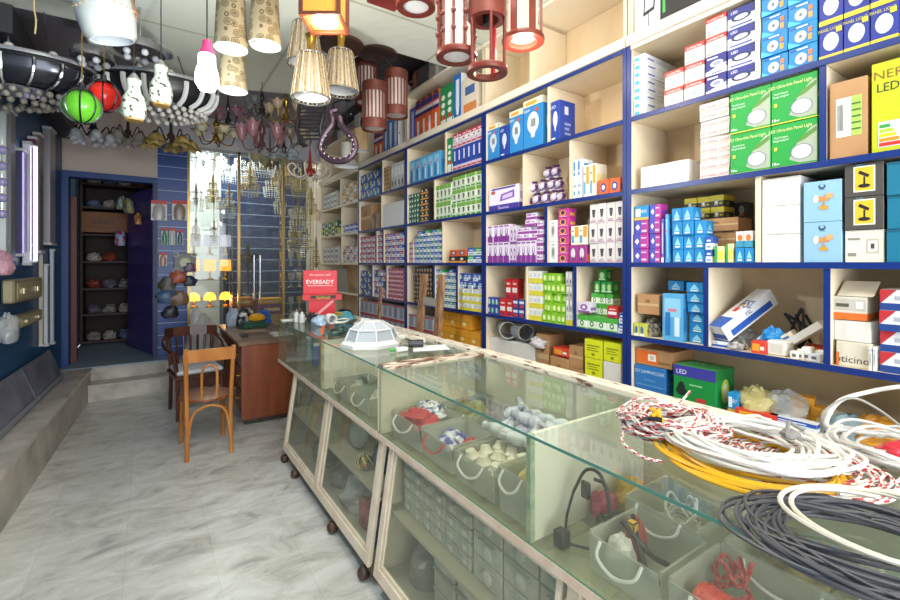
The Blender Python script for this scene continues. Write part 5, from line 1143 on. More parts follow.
# bticino cartons and others in the rightmost cell
S_ = [('bticino', .11, .09, 842, .03, 0), ('whitebox', .12, .075, 846, .05, .092), ('orangeband', .115, .10, 843, .05, .169)]
carton('switch_box', 'bticino', .10, .16, .09, (XF+.03, ysh(851), ZS), 'grey carton with orange mark at the bottom of the tilted pile', 'box')
carton('white_carton', 'whitebox', .105, .16, .075, (XF+.04, ysh(853, XF+.05), ZS+.0915), 'torn whitish carton in the middle of the tilted pile', 'box', rz=-.05)
carton('switch_box', 'orangeband', .10, .16, .085, (XF+.04, ysh(849, XF+.04), ZS+.170), 'open grey carton with orange band topping the pile', 'box', rz=.03)
b = MB(); b.prism([(0, .05, 0), (0, -.05, 0), (.0, -.055, .004), (.0, .045, .004)], (.08, -.0, .05), C('#d8cfbc', .6)); o = b.build('carton_flap'); o.location = (XF+.045, ysh(850), ZS+.257); tag(o, 'raised cardboard flap lying on the orange banded carton', 'cardboard')
stack(Z1, 868, 876, 2, 1, .085, .05, 'pictwhite', 'white twin switch pack beside the grey carton with orange mark', inset=.01)
stack(Z1, 878, 930, 1, 4, .072, .16, 'redwhiteblue', 'red, white and blue carton at the right edge of the shelf', inset=.01, jit=.02)
# grey pipe elbows
GP = C('#a9abaa', .35)
def pipe(px, dz, rz, label, s=1, dx=.09):
    b = MB(); b.lathe([(.058*s, -.075*s), (.070*s, -.07*s), (.075*s, -.03*s), (.065*s, .03*s), (.062*s, .09*s), (.056*s, .09*s), (.058*s, .03*s), (.060*s, -.02*s), (.052*s, -.07*s), (.058*s, -.075*s)], GP, n=22, M=Matrix.Rotation(rz, 4, 'Z') @ Matrix.Rotation(PI/2, 4, 'X'))
    o = b.build('pipe_joint'); o.location = (XF+dx, ysh(px, XF+dx), Z0+.202+.075*s+dz); tag(o, label, 'pipe fitting', 'grey pipe joints')
pipe(508, 0, -.7, 'grey plastic pipe joint facing outward, left one of the pair'); pipe(522, 0, -.4, 'grey plastic pipe joint facing outward, right one of the pair', .95, .12)
bag('packet', (XF+.05, ysh(533), Z0+.202), (.04, .07, .04), C('#c6bfc4', .4), 'pale crumpled packet right of the grey pipe joints', seed=91)
# goods on the lowest shelf behind the cables
ZB = Z0
stack(Z0, 735, 900, 6, 1, .10, .25, 'whitebox', 'carton low on the shelf behind the cable coils', inset=.04)
ZB = Z0+.1025
def low(px, X): return Vector((X, ysh(px, X), ZB))
stack(Z0, 727, 738, 1, 1, .085, .06, 'cyantop', 'small dark blue pack right of the green carton', inset=.03, dz=.102)
bag('bag', low(757, XF+.10), (.06, .075, .075), C('#b8ad74', .4), 'olive yellow plastic bag behind the white cable coil', seed=92)
bag('bag', low(783, XF+.13), (.07, .085, .075), CLEARB, 'clear crinkled plastic bag right of the olive bag', seed=93)
carton('amber_carton', 'orangecarton', .075, .06, .10, low(803, XF+.16), 'amber box standing behind the clear bag', 'box', rz=.2)
carton('amber_carton', 'orangecarton', .06, .06, .07, low(820, XF+.15), 'orange box right of the amber box', 'box', rz=-.1)
carton('white_carton', 'whitebox', .06, .05, .07, low(832, XF+.13), 'small white box with orange edge beside orange box', 'box')
carton('tube_lamp_box', 'bluewhitepk', .16, .05, .03, low(792, XF+.04), 'flat dark blue box in front of the clear bag', 'box')
carton('fitting_box', 'redorange', .15, .05, .03, low(755, XF+.02), 'flat red and orange packet before the olive bag', 'box', rz=.1)
bag('bag', low(850, XF+.12), (.07, .08, .05), C('#8aa0a8', .4), 'blue grey bag behind the arching cables', seed=94); bag('bag', low(880, XF+.12), (.07, .08, .06), C('#c88a2c', .4), 'amber plastic bag at the far right of the lowest shelf', seed=95)
# unit 4 and 5 loose goods
for k in range(7): bag('packet', (XF+.06, ysh(374+.9*k, XF+.06), Z3+.001+.0*k), (.045, .035, .13-.01*(k % 3)), C(('#8a745c', '#75604c', '#9a8468')[k % 3], .5), 'brown bagged fitting hanging low, '+ORD[k+1]+' from left', seed=100+k, group='brown bagged fittings') if k % 2 == 0 else None
b = MB(); b.prism([(0, -.55, 0), (0, .10, 0), (0, .10, .30), (0, -.5, .30)], (.002, 0, 0), GLASS('#e0e4e0', .2, haze=.6, hz='#b8bab2')); o = b.build('plastic_sheet'); o.location = (XF+.015, 6.1, Z1+.004); tag(o, 'grey translucent plastic sheet standing in the farthest cell', 'plastic sheet')
# stock heaped on top of the shelving beyond the false ceiling
for k in range(16):
    y = 3.25+.2*k; c_ = ('#8a8a88', '#d8d0c4', '#6a6460', '#b8704c', '#c8c4bc', '#a89a88')[k % 6]
    if k % 3 == 0: bag('bag', (XF+.13, y, 3.197), (.10, .095, .10+.02*(k % 4)), C(c_, .5), 'dusty bag on top of the shelving, '+ORD[k+1]+' from the near end', seed=120+k, group='dusty stock on top of the shelving')
    else:
        b = MB(); hh = R.uniform(.08, .2); b.box(-.1, .1, -.085, .085, 0, hh, C(c_, .6), bev=.004); b.box(-.05, .05, -.04, .04, hh, hh+.05, '#4a4644', bev=.003)
        o = b.build('dusty_box'); o.location = (XF+.12, y, 3.197); o.rotation_euler.z = R.uniform(-.08, .08); tag(o, 'dusty box on top of the shelving, '+ORD[k+1]+' from the near end', 'box', 'dusty stock on top of the shelving')
# ================================================================ hanging lamps
def ceil_z(x, y):
    if y < 3.17 and x < 2.09: return 3.2
    if y < 3.95: return 3.2 if x < 1.36 else 3.62
    if y < 4.5: return 3.2 if -.3 < x < 1.15 else 3.62
    if y > 4.86 and x < 2.09: return 3.5
    return 3.62
CORD = C('#2c2a2c', .5)
def cord(t, loc, z0, r=.003, x=0, y=0, m=None):
    """cord part from local height z0 up to the ceiling"""
    zc = ceil_z(loc.x, loc.y)-loc.z-.001
    b = MB(); b.cyl((x, y, z0), (x, y, zc), r, m or CORD, n=6); b.build('cord', t)
    return zc
def pattern_mat():
    mt, nt, b = _new('medallion_fabric'); L = nt.links.new
    tc = nt.nodes.new('ShaderNodeTexCoord'); vo = nt.nodes.new('ShaderNodeTexVoronoi'); vo.inputs['Scale'].default_value = 24; vo.inputs['Randomness'].default_value = .6
    cr = nt.nodes.new('ShaderNodeValToRGB'); cr.color_ramp.interpolation = 'CONSTANT'; e = cr.color_ramp.elements
    e[0].position = 0; e[0].color = lin('#41361f'); e[1].position = .12; e[1].color = lin('#86775a')
    for p, c in ((.2, '#4f4430'), (.28, '#857656'), (.38, '#554931'), (.47, '#8d8064')): x = e.new(p); x.color = lin(c)
    L(tc.outputs['Object'], vo.inputs[0]); L(vo.outputs['Distance'], cr.inputs[0]); L(cr.outputs[0], b.inputs['Base Color']); b.inputs['Roughness'].default_value = .8
    return mt
PAT = pattern_mat(); FROST = C('#e9e9e6', .35)
def shade(t, rb, rt, h, m, inner=None, name='lamp_shade', z=0, n=28):
    b = MB(); b.lathe([(rb, z), (rt, z+h)], m, n=n); b.lathe([(rt-.004, z+h), (rb-.004, z)], inner or WHITE, n=n); b.lathe([(rb-.004, z), (rb, z)], inner or WHITE, n=n); b.lathe([(rt, z+h), (.012, z+h+.002)], m, n=n)
    return b.build(name, t)
def bulb(t, z, r=.03, m=None, s='bulb'):
    b = MB(); b.sph((0, 0, z), r, m or C('#f4f2ea', .3), n=12); b.cyl((0, 0, z+r*.8), (0, 0, z+r*2.2), r*.5, C('#d8d8d4', .4)); return b.build(s, t)
# patterned fabric shades
for (px, py, d, h, lab) in ((231, 49, 2.2, .36, 'brown medallion patterned fabric pendant shade, leftmost and near the glowing bulb'), (265, 46, 2.25, .36, 'brown medallion patterned fabric pendant shade, right one of the upper two'), (233, 91, 2.5, .25, 'brown medallion patterned fabric pendant shade hanging below the upper two')):
    p = at_d(px, py, d); t = thing('pendant_lamp', lab, 'lamp', p, 0, 'patterned fabric pendants'); shade(t, .076, .058, h, PAT); bulb(t, .12); cord(t, p, h)
# glowing bulb on its wire
p = at_d(207, 92, 2.0)
t = thing('light_bulb', 'glowing white LED bulb on a wire with pink socket', 'light bulb', p)
b = MB(); b.lathe([(.004, 0), (.03, .008), (.048, .04), (.046, .08), (.035, .12), (.034, .16), (.004, .165)], EM('#f4fbff', 16), n=20); b.build('globe', t)
b = MB(); b.lathe([(.032, .166), (.030, .18), (.02, .20), (.018, .225), (.006, .235)], C('#d83a78', .4), n=16, cap=True); b.build('socket', t); cord(t, p, .235)
lamp('bulb_light', (p.x, p.y, p.z-.07), 46, (.93, .98, 1), .05)
# big frosted shade top left
p = at_d(112, 41, 2.4)
t = thing('pendant_lamp', 'large white frosted glass pendant with faint gold band, top left', 'lamp', p); t.rotation_euler = (.12, -.2, 0)
b = MB(); b.lathe([(.10, 0), (.118, .02), (.132, .11), (.128, .20), (.10, .28), (.03, .31)], NZ('#b4bab6', '#cdcdc5', scale=4, r=.25), n=32); b.lathe([(.096, .0), (.10, 0)], WHITE, n=32); b.lathe([(.122, .195), (.096, .0)], C('#cfd6da', .4), n=32); b.build('glass_shade', t)
b = MB()
for k in range(26): a = k*2*PI/26; b.sph((.131*math.cos(a), .131*math.sin(a), .155+.010*math.sin(a*3)), .005, C('#cfa468', .5), n=6)
b.build('gold_band', t)
b = MB(); b.tube(smooth([(.09, -.02, .31), (.125, .0, .24), (.137, .02, .16), (.135, .03, .12)], 5), .006, C('#8a5a3c', .5), n=6); b.sph((.137, .03, .16), .015, C('#9a5a3c', .5)); b.build('beaded_cord', t)
b = MB(); b.cyl((0, 0, .31), (.06, .035, ceil_z(p.x, p.y)-p.z-.01), .004, CORD, n=6); b.build('cord', t)
# crystal cones
CRB = NZ('#7a5f3c', '#b8a07a', scale=60, r=.3); CRW = NZ('#a89878', '#d6ccb8', scale=50, r=.25)
for (px, py, d, lab) in ((305, 68, 3.1, 'beaded cone pendant with clear rim, leftmost of three'), (311, 103, 2.8, 'beige beaded cone pendant with gold cap, lowest and biggest of three'), (341, 96, 3.08, 'beaded cone pendant with white inside, rightmost of three')):
    p = at_d(px, py-4, d); t = thing('pendant_lamp', lab, 'lamp', p, 0, 'beaded cone pendants')
    rb, rt, h = .118, .078, .27
    shade(t, rb-.012, rt-.01, h-.02, C('#d9c9ac', .5), C('#e6e6e4', .4), z=.012)
    b = MB()
    for k in range(26):
        a = 2*PI*k/26; m = CRB if k % 2 else CRW
        b.tube([(rb*math.cos(a), rb*math.sin(a), 0), ((rb+rt)/2*math.cos(a), (rb+rt)/2*math.sin(a), h/2), (rt*math.cos(a), rt*math.sin(a), h)], .0055, m, n=5)
    for z, r in ((0, rb), (h, rt)): b.tube([(r*math.cos(2*PI*k/24), r*math.sin(2*PI*k/24), z) for k in range(24)], .005, C('#b8b4ac', .2, .8), closed=True)
    b.build('bead_ribs', t)
    b = MB(); b.lathe([(rt, h), (.03, h+.02), (.022, h+.06), (.03, h+.11), (.036, h+.13), (.01, h+.131)], GOLD, n=16); b.build('gold_cap', t); cord(t, p, h+.12)
p = Vector((at_z(341, 44, 3.2).x, at_z(341, 44, 3.2).y, 3.17))
b = MB(); b.lathe([(.02, 0), (.165, .005), (.175, .015), (.17, .029)], C('#4a3028', .4), n=30, cap=True); o = b.build('ceiling_canopy'); o.location = p; tag(o, 'dark brown round ceiling canopy above the beaded cones', 'lamp')
# lit square lantern
WR = NZ('#74291a', '#5c1e12', scale=12, r=.4); WRD = C('#5a2a1a', .4); ORW = C('#c4602c', .4)
p = at_d(325, 25, 2.1); t = thing('lantern', 'square wooden lantern glowing warm yellow at the top edge', 'lamp', p, -A)
b = MB()
for s1 in (-1, 1):
    for s2 in (-1, 1): b.box(s1*.085-.008, s1*.085+.008, s2*.085-.008, s2*.085+.008, 0, .26, WRD)
for s in (-1, 1):
    for z in (0, .25): b.box(-.077, .077, s*.085-.007, s*.085+.007, z, z+.016, WRD); b.box(s*.085-.007, s*.085+.007, -.077, .077, z, z+.016, WRD)
b.box(-.09, .09, -.09, .09, .267, .28, WRD); b.build('frame', t)
b = MB(); b.box(-.076, .076, -.076, .076, .018, .20, C('#e89a3c', .4)); b.build('amber_panel', t)
b = MB(); b.lathe([(.002, 0), (.06, .002), (.062, .008)], EM('#fff0c8', 9), n=20, M=Matrix.Translation((0, 0, .008))); b.build('bulb', t); cord(t, p, .28)
lamp('lantern_light', (p.x, p.y, p.z-.05), 8, (1, .84, .62), .05)
# red wooden lanterns
def wood_lantern(px, py, d, r, h, lab, lit=0, kind=0, group='red wooden lanterns'):
    p = at_d(px, py, d); t = thing('lantern', lab, 'lamp', p, 0, group)
    b = MB()
    b.lathe([(r*.70, 0), (r*1.05, 0), (r*1.08, .012), (r*1.05, .022), (r*.70, .022), (r*.70, 0)], WR, n=32); b.build('bottom_ring', t)
    b = MB(); b.lathe([(r*.2, h-.02), (r*1.0, h-.02), (r*1.0, h), (r*.2, h)], WR, n=32); b.build('top_ring', t)
    gm = C('#ebe3d6', .35) if not lit else EM('#ffe9d0', 1.3)
    if kind == 0:
        b = MB(); b.lathe([(r*.69, .02), (r*.74, .03), (r*.74, h-.021)], gm, n=28); b.lathe([(.002, .004), (r*.68, .006), (r*.69, .02)], EM('#fff3dc', lit) if lit else C('#dcdad8', .3), n=28); b.build('glass_shade', t)
        for k in range(10):
            a = 2*PI*k/10+.2; c, s = math.cos(a)*r*.93, math.sin(a)*r*.93
            b = MB(); b.cyl((c, s, .0225), (c, s, h-.0205), .006, WR, n=8)
            for q in range(3): b.sph((c*1.05, s*1.05, .09+q*.07), .011, WR, n=8)
            b.build('slat', t)
    elif kind == 1:
        for k in range(5):
            a = 2*PI*k/5+.5; c, s = math.cos(a)*r*.88, math.sin(a)*r*.88
            b = MB(); b.cyl((c, s, .0225), (c, s, h-.0205), .006 if k else .012, WR if k else C('#b01c24', .35), n=8); b.build('post', t)
        b = MB(); b.lathe([(r*.6, h*.55), (r*.95, h*.55), (r*.95, h*.75), (r*.6, h*.75), (r*.6, h*.55)], WR, n=28); b.build('middle_ring', t)
        b = MB(); b.cyl((0, 0, h*.5), (0, 0, h-.02), .018, BLACK); b.build('socket', t)
    else:
        b = MB(); b.lathe([(r*.66, .02), (r*.72, .03), (r*.72, h-.021)], gm, n=28); b.build('glass_shade', t)
        b = MB(); b.lathe([(.002, .03), (r*.6, .035)], EM('#fff2d6', lit) if lit else WHITE, n=24); b.build('bulb', t)
        for k in range(6):
            a = 2*PI*k/6+.3; c, s = math.cos(a)*r*.9, math.sin(a)*r*.9
            M = Matrix.Translation((c, s, 0)) @ Matrix.Rotation(a, 4, 'Z'); b = MB(); b.box(-.006, .006, -.014, .014, .0225, h-.0205, WR, M=M); b.build('slat', t)
    cord(t, p, h)
    if lit: lamp('lantern_light', (p.x, p.y, p.z-.04), 6, (1, .87, .70), .04)
    return t
wood_lantern(456.5, 58, 1.9, .082, .42, 'red beaded wooden lantern with white glass, leftmost of the big ones', 0, 0)
wood_lantern(487, 74, 1.85, .080, .40, 'open red wooden ring lantern without glass, black socket showing', 0, 1)
wood_lantern(523, 43, 2.05, .090, .40, 'red wooden lantern glowing white, rightmost of the group', 7, 2)
wood_lantern(494, 16, 2.3, .062, .3, 'smaller glowing lantern half hidden between the bigger red ones', 4, 2)
wood_lantern(416, 8, 1.95, .080, .35, 'red wooden lantern with round white glass at the top edge', 0, 0)
b = MB(); b.box(-.08, .08, -.05, .05, 0, .022, C('#7c2c2a', .4), bev=.003); b.cyl((0, 0, .022), (0, 0, 3.2004-at_d(385, 3, 2.3).z), .004, CORD, n=6); o = b.build('lantern_plate'); o.location = at_d(385, 3, 2.3); tag(o, 'flat dark red lamp plate at the top edge, left of lanterns', 'lamp')
# slatted brown trio
pc = at_z(378, 57, 3.17); t0 = Vector((pc.x, pc.y, 3.17))
t = thing('pendant_lamp', 'dark round canopy with three slatted red brown cylinder pendants', 'lamp', t0)
b = MB(); b.lathe([(.02, 0), (.145, .003), (.155, .012), (.15, .029)], C('#35211f', .4), n=30, cap=True); b.build('canopy', t)
for (px, py, d, h) in ((366.5, 104, 3.75, .36), (374.5, 130, 3.5, .36), (396, 117, 3.6, .36)):
    p = at_d(px, py, d)-t0; s_ = MB(); r = .095
    s_.lathe([(r*.96, .0), (r, 0), (r, .075), (r*.96, .075)], NZ('#6b2f20', '#562418', scale=20, r=.5), n=28); s_.lathe([(r*.96, h-.075), (r, h-.075), (r, h), (.01, h)], NZ('#6b2f20', '#562418', scale=20, r=.5), n=28)
    for k in range(20):
        a = 2*PI*k/20; M = Matrix.Translation((r*.98*math.cos(a), r*.98*math.sin(a), 0)) @ Matrix.Rotation(a, 4, 'Z'); s_.box(-.002, .002, -.005, .005, .075, h-.075, C('#6a3020', .5), M=M)
    o = s_.build('slatted_shade', t); o.location = p
    b = MB(); b.lathe([(.001, .012), (r*.82, .014), (r*.84, .03), (r*.84, h-.02)], C('#c4b4ae', .4), n=24); i_ = b.build('inner_diffuser', o)
    b = MB(); b.cyl((0, 0, h), (-p.x*.6, -p.y*.6, -p.z), .003, CORD, n=6); b.build('cord', o)
# ladder-like and looped wire pendants
def loop_pendant(px, py, d, lab, pts, r, m, group=None, rungs=None):
    p = at_d(px, py, d); t = thing('pendant_lamp', lab, 'lamp', p, -A)
    b = MB()
    for pp in pts: b.tube(smooth(pp, 6), r, m, n=8)
    b.build('frame', t)
    if rungs:
        b = MB()
        for (x0, x1, z) in rungs: b.cyl((x0, 0, z), (x1, 0, z), .0065, m, n=6)
        b.build('rungs', t)
    zc = ceil_z(p.x, p.y)-p.z-.001; zt = max(q[2] if not isinstance(q, Vector) else q.z for pp in pts for q in pp)
    b = MB(); b.cyl((0, 0, zt-.01), (0, 0, zc), .003, CORD, n=6); b.build('cord', t)
    return t
DK = C('#26252a', .3, .4)
loop_pendant(312, 146, 3.3, 'dark chrome ladder shaped pendant with many rungs', [[(-.09, 0, .36), (-.10, 0, .22), (-.11, 0, .12), (-.08, 0, .03), (-.04, 0, .0)], [(.09, 0, .36), (.08, 0, .22), (.06, 0, .12), (.085, 0, .03), (.10, 0, -.02)]], .014, DK, rungs=[(-.10+.012*abs(k-5)/5-(.0), .075, .05+.028*k) for k in range(11)])
PV = C('#432f3a', .25, .4)
t = loop_pendant(338, 160, 3.2, 'purple black teardrop loop pendant with lit dots', [[(.0, 0, .36), (-.05, 0, .34), (-.04, 0, .26), (-.10, 0, .17), (-.125, 0, .07), (-.05, 0, .0), (.06, 0, .0), (.12, 0, .07), (.11, 0, .15), (.03, 0, .24), (.01, 0, .31)]], .023, PV)
b = MB()
for k in range(14):
    a = PI*.75+k*PI*1.5/13; b.sph((.117*math.cos(a), -.02, .10+.085*math.sin(a)*1.1), .006, C('#c8b8c8', .2), n=6)
b.build('dots', t)
loop_pendant(342, 114, 3.5, 'black wire spiral pendant behind the teardrop loop', [[(math.cos(a)*.07, math.sin(a)*.07, .0+.02*a/1.2) for a in [k*.5 for k in range(30)]]], .006, DK)
# cylinder glass pendant and cone by the wall
p = at_d(361, 151, 4.0); t = thing('pendant_lamp', 'pale gold glass cylinder pendant left of the slatted trio', 'lamp', p); shade(t, .065, .065, .19, C('#a5875e', .3)); b = MB(); b.lathe([(.03, .19), (.02, .28), (.012, .30)], CHROME, n=12, cap=True); b.build('cap', t); cord(t, p, .3)
p = at_d(347, 166, 4.0); t = thing('pendant_lamp', 'grey cone pendant under the gold glass cylinder', 'lamp', p); shade(t, .12, .05, .07, C('#a8a69c', .35)); b = MB(); b.lathe([(.05, .07), (.055, .2), (.03, .22)], C('#a8a294', .3), n=16, cap=True); b.build('glass_shade', t); cord(t, p, .22)
# coloured balls in wire cages
def ball(px, py, d, r, c, lab):
    p = at_d(px, py, d); t = thing('pendant_lamp', lab, 'lamp', p, 0, 'glass balls in wire cages')
    b = MB(); b.sph((0, 0, 0), r, C(c, .15), n=24); b.build('glass_ball', t)
    b = MB()
    for k in range(4):
        a0 = k*PI/4; b.tube([(r*1.04*math.cos(a)*math.cos(a0), r*1.04*math.cos(a)*math.sin(a0), r*1.04*math.sin(a)) for a in [2*PI*j/22 for j in range(22)]], .004, DKCHR, closed=True, n=5)
    b.build('wire_cage', t)
    b = MB(); b.lathe([(.06, r*.86), (.05, r*1.05), (.015, r*1.2), (.012, r*1.5)], DKCHR, n=14, cap=True); b.build('cap', t); cord(t, p, r*1.4, m=GOLD)
ball(82, 107, 2.6, .092, '#5fae2a', 'green glass ball pendant in a wire cage'); ball(104, 97, 2.8, .09, '#e0281c', 'red glass ball pendant in a wire cage')
# mosaic bottle pendants
MOS = NZ('#4a4a3c', '#d3dcc8', scale=45, r=.3, lo=.36, hi=.42, detail=1)
for (px, py, d, lab) in ((134, 121, 2.6, 'mosaic bottle shaped pendant, left and lower of two'), (161, 106, 2.7, 'mosaic bottle shaped pendant, right and higher of two')):
    p = at_d(px, py, d); t = thing('pendant_lamp', lab, 'lamp', p, 0, 'mosaic bottle pendants')
    b = MB(); b.lathe([(.045, .01), (.058, .03), (.062, .08), (.055, .13), (.035, .17), (.034, .2), (.038, .235)], MOS, n=20); b.build('mosaic_shade', t)
    b = MB(); b.lathe([(.044, 0), (.046, .012), (.03, .013)], C('#b08a4c', .4), n=18, cap=True); b.build('rim', t)
    b = MB(); b.lathe([(.036, .236), (.02, .26), (.01, .275)], C('#b8b8b4', .3, .6), n=12, cap=True); b.build('cap', t); cord(t, p, .27)
# oval ceiling chandeliers with pearl strings
def oval(p, rx, ry, lab, stripes, rz=0, seedn=0):
    t = thing('chandelier', lab, 'chandelier', p, rz)
    b = MB()
    prof = 40
    for zz, m, s in ((.22, C('#c4c5c8', .2, .7), 1.0), (.20, BLACK, .96)):
        b.tube([(rx*s*math.cos(2*PI*k/prof), ry*s*math.sin(2*PI*k/prof), zz) for k in range(prof)], .014, m, closed=True)
    b.build('oval_rim', t)
    b = MB(); n = 36
    def wv(r, z, a): return r, z
    vs = [];
    b.lathe([(.96, .20), (.94, .14), (.84, .08), (.66, .04)], stripes[1], n=n, sx=rx, sy=ry); b.build('drum', t)
    for k in range(18):
        a = 2*PI*k/18; q = [(rx*f*math.cos(a), ry*f*math.sin(a), z) for f, z in ((.985, .19), (.97, .13), (.88, .065), (.7, .025))]
        b = MB(); b.tube(smooth(q, 3), .018 if stripes[0] == 'w' else .010, WHITE if stripes[0] == 'w' else CHROME, n=6); b.build('scroll_rib', t)
    b = MB()
    for ring, f in enumerate((.78, .62, .45)):
        cnt = int(2*PI*f*(rx+ry)/2/.050)
        for k in range(cnt): a = 2*PI*k/cnt; b.sph((rx*f*math.cos(a), ry*f*math.sin(a), -.005-.022*ring), .021, C('#bdb8ae' if stripes[0] == 'w' else '#8c867c', .15), n=8)
    b.build('pearl_rows', t)
    b = MB(); b.lathe([(.001, .03), (.5, .035), (.5, .045)], C('#8d8d90', .3, .5), n=n, sx=rx, sy=ry); b.build('base_plate', t)
    zc = ceil_z(p.x, p.y)-p.z
    b = MB()
    for s in (-1, 1): b.cyl((s*rx*.5, 0, .2), (s*rx*.3, 0, zc-.02), .004, DKCHR, n=6)
    b.cyl((0, 0, zc-.03), (0, 0, zc-.001), .09, CHROME, n=20); b.cyl((0, 0, .04), (0, 0, zc-.03), .01, CHROME); b.build('mount', t)
    for k in range(12): a = 2*PI*(k+.5)/12; b = MB(); b.sph((rx*.93*math.cos(a), ry*.93*math.sin(a), .235), .026, C('#b8b2a8', .2), n=8); b.build('glass_ball', t)
p = at_d(160, 112, 3.5); oval(p, .40, .26, 'oval chandelier with white ribs on black and pearl strings below', ('w', BLACK), -A+.45)
p = at_d(8, 96, 2.9); oval(p, .46, .26, 'oval chrome chandelier with scrolls and pearl strings at the left edge', ('c', C('#34363c', .2, .6)), -A+.35)
# chrome pans
for (px, py, d, r, lab) in ((93, 60, 2.9, .115, 'round dark chrome ceiling pan above the green ball'), (140, 53, 2.9, .14, 'flat chrome ceiling fitting with glass drops behind white shade')):
    p = at_d(px, py, d); t = thing('ceiling_lamp', lab, 'lamp', p)
    b = MB(); b.lathe([(r, 0), (r*1.02, .03), (r*.9, .06), (.02, .065)], C('#8c8a8c', .2, .7), n=28); b.lathe([(.01, .02), (r*.97, .012)], C('#54504e', .25, .6), n=28); b.build('pan', t)
    b = MB(); b.cyl((0, 0, .06), (0, 0, ceil_z(p.x, p.y)-p.z-.001), .006, CHROME, n=8); b.build('rod', t)
    for k in range(5): a = k*1.26; b = MB(); b.sph((r*.6*math.cos(a), r*.6*math.sin(a), -.02), .022, C('#c8ccd0', .1), n=8); b.cyl((r*.6*math.cos(a), r*.6*math.sin(a), 0), (r*.6*math.cos(a), r*.6*math.sin(a), .03), .004, CHROME, n=5); b.build('glass_drop', t)
# loose twisted wires at the ceiling
cable('wire', [at_d(35, 34, 2.4), at_d(36, 20, 2.4), at_d(34, 8, 2.4)+Vector((0, 0, .02)), Vector((at_d(35, 5, 2.4).x, at_d(35, 5, 2.4).y, 3.2004))], .004, C('#b8a070', .5), 'short twisted wire end dangling at the top left'); 

# ---------------------------------------------------------------- chandeliers with cups
def tulip(b, c, r, h, m, n=16, pet=6, amp=.12, up=True, tilt=0):
    def wv(rr, z, a):
        f = max(0, (z if up else -z)/h)
        return rr*(1+amp*f*math.cos(pet*a)), z+(h*.12*f*math.cos(pet*a) if up else -h*.12*f*math.cos(pet*a))
    s = 1 if up else -1
    M = Matrix.Translation(c) @ Matrix.Rotation(tilt, 4, 'X')
    b.lathe([(r*.25, 0), (r*.62, s*h*.2), (r*.78, s*h*.5), (r*.85, s*h*.75), (r*1.1, s*h)], m, n=n*2, wave=wv, M=M)
def cup_chandelier(px, py, d, n, R_, cr, ch, cm, fm, lab, up=True, h=.3, rz=0, rim=None, group='small chandeliers hung along the back of the ceiling'):
    p = at_d(px, py, d); t = thing('chandelier', lab, 'chandelier', p, rz, group)
    b = MB(); b.lathe([(.002, -.04), (.015, -.035), (.012, -.01), (.035, .02), (.015, .05), (.012, .12), (.028, .16), (.01, .2), (.006, h)], fm, n=12, cap=True); b.build('stem', t)
    for k in range(n):
        a = 2*PI*k/n; c, s = math.cos(a), math.sin(a)
        b = MB(); e = (R_*c, R_*s, .04 if up else -.0)
        b.tube(smooth([(.01*c, .01*s, .03), (R_*.35*c, R_*.35*s, -.03), (R_*.8*c, R_*.8*s, -.035 if up else .06), e], 5), .006, fm, n=5)
        b.lathe([(.006, 0), (.02, .004), (.014, .012)], fm, n=8, M=Matrix.Translation(e)); ar = b.build('arm', t)
        b = MB(); tulip(b, Vector(e), cr, ch, cm, up=up, tilt=0)
        if rim:
            b.tube([(e[0]+cr*1.1*math.cos(2*PI*j/18)*(1+.12*math.cos(12*PI*j/18)), e[1]+cr*1.1*math.sin(2*PI*j/18)*(1+.12*math.cos(12*PI*j/18)), e[2]+(ch if up else -ch)*(1+.12*math.cos(12*PI*j/18))) for j in range(18)], .005, rim, closed=True, n=4)
        b.build('glass_cup', ar)
    cord(t, p, h, m=fm)
WG = NZ('#85888a', '#b4b8ba', scale=20, r=.2); AG = NZ('#6e5a2c', '#a08a50', scale=16, r=.25); PG = C('#c49aa6', .25); RG = GLASS('#c8a8a8', .1, haze=.55, hz='#a8787c'); ARM = C('#4a3c34', .3, .5); IV = C('#b8b090', .25)
CG_ = GLASS('#f4f6f6', .08, haze=.45, hz='#c8ccce')
cup_chandelier(92, 132, 4.1, 5, .13, .055, .09, WG, DKCHR, 'small chrome chandelier with white downward cups, leftmost of the row', up=False)
cup_chandelier(128, 134, 4.6, 5, .15, .06, .10, C('#98948a', .25), ARM, 'small chandelier with greyish white bells, second of the row', up=False, rz=.4)
cup_chandelier(171, 138, 4.0, 5, .16, .075, .08, AG, ARM, 'small chandelier with amber flower shades before the blue panel', up=False, rz=.2)
cup_chandelier(216, 140, 4.5, 5, .17, .06, .06, IV, C('#b08a34', .25, .9), 'gold chandelier with small ivory cups and gold rims', up=True, rim=C('#b08a34', .25, .9))
cup_chandelier(228, 122, 5.1, 4, .15, .06, .07, GLASS('#e0c8d0', .1, haze=.4, hz='#c0a0ac'), DKCHR, 'chandelier with clear bowls rimmed in pink', up=True, rim=C('#c83a78', .3), rz=.5)
cup_chandelier(262, 146, 4.1, 5, .17, .06, .13, RG, C('#5c3a3c', .3, .4), 'dark rose chandelier with pink tulip glasses', up=True, rz=.3)
cup_chandelier(262, 112, 4.9, 4, .13, .07, .08, GLASS('#d8dcdc', .1, haze=.4, hz='#a8acac'), DKCHR, 'chandelier with grey crackled glass bowls above the rose one', up=True, rz=.8)
cup_chandelier(286, 118, 4.4, 5, .15, .055, .08, C('#b09878', .2), GOLD, 'amber and clear glass chandelier beside the dark ladder pendant', up=True, rz=.2)
cup_chandelier(284, 150, 4.8, 4, .12, .07, .06, C('#a4acae', .2), CHROME, 'chandelier with pale blue white petals', up=False, rz=.6)
cup_chandelier(270, 167, 5.6, 4, .17, .075, .09, C('#a8a278', .25), C('#8a7a5a', .3, .5), 'chandelier with cream yellow cups above the glass door', up=True, rz=.1, h=.4)
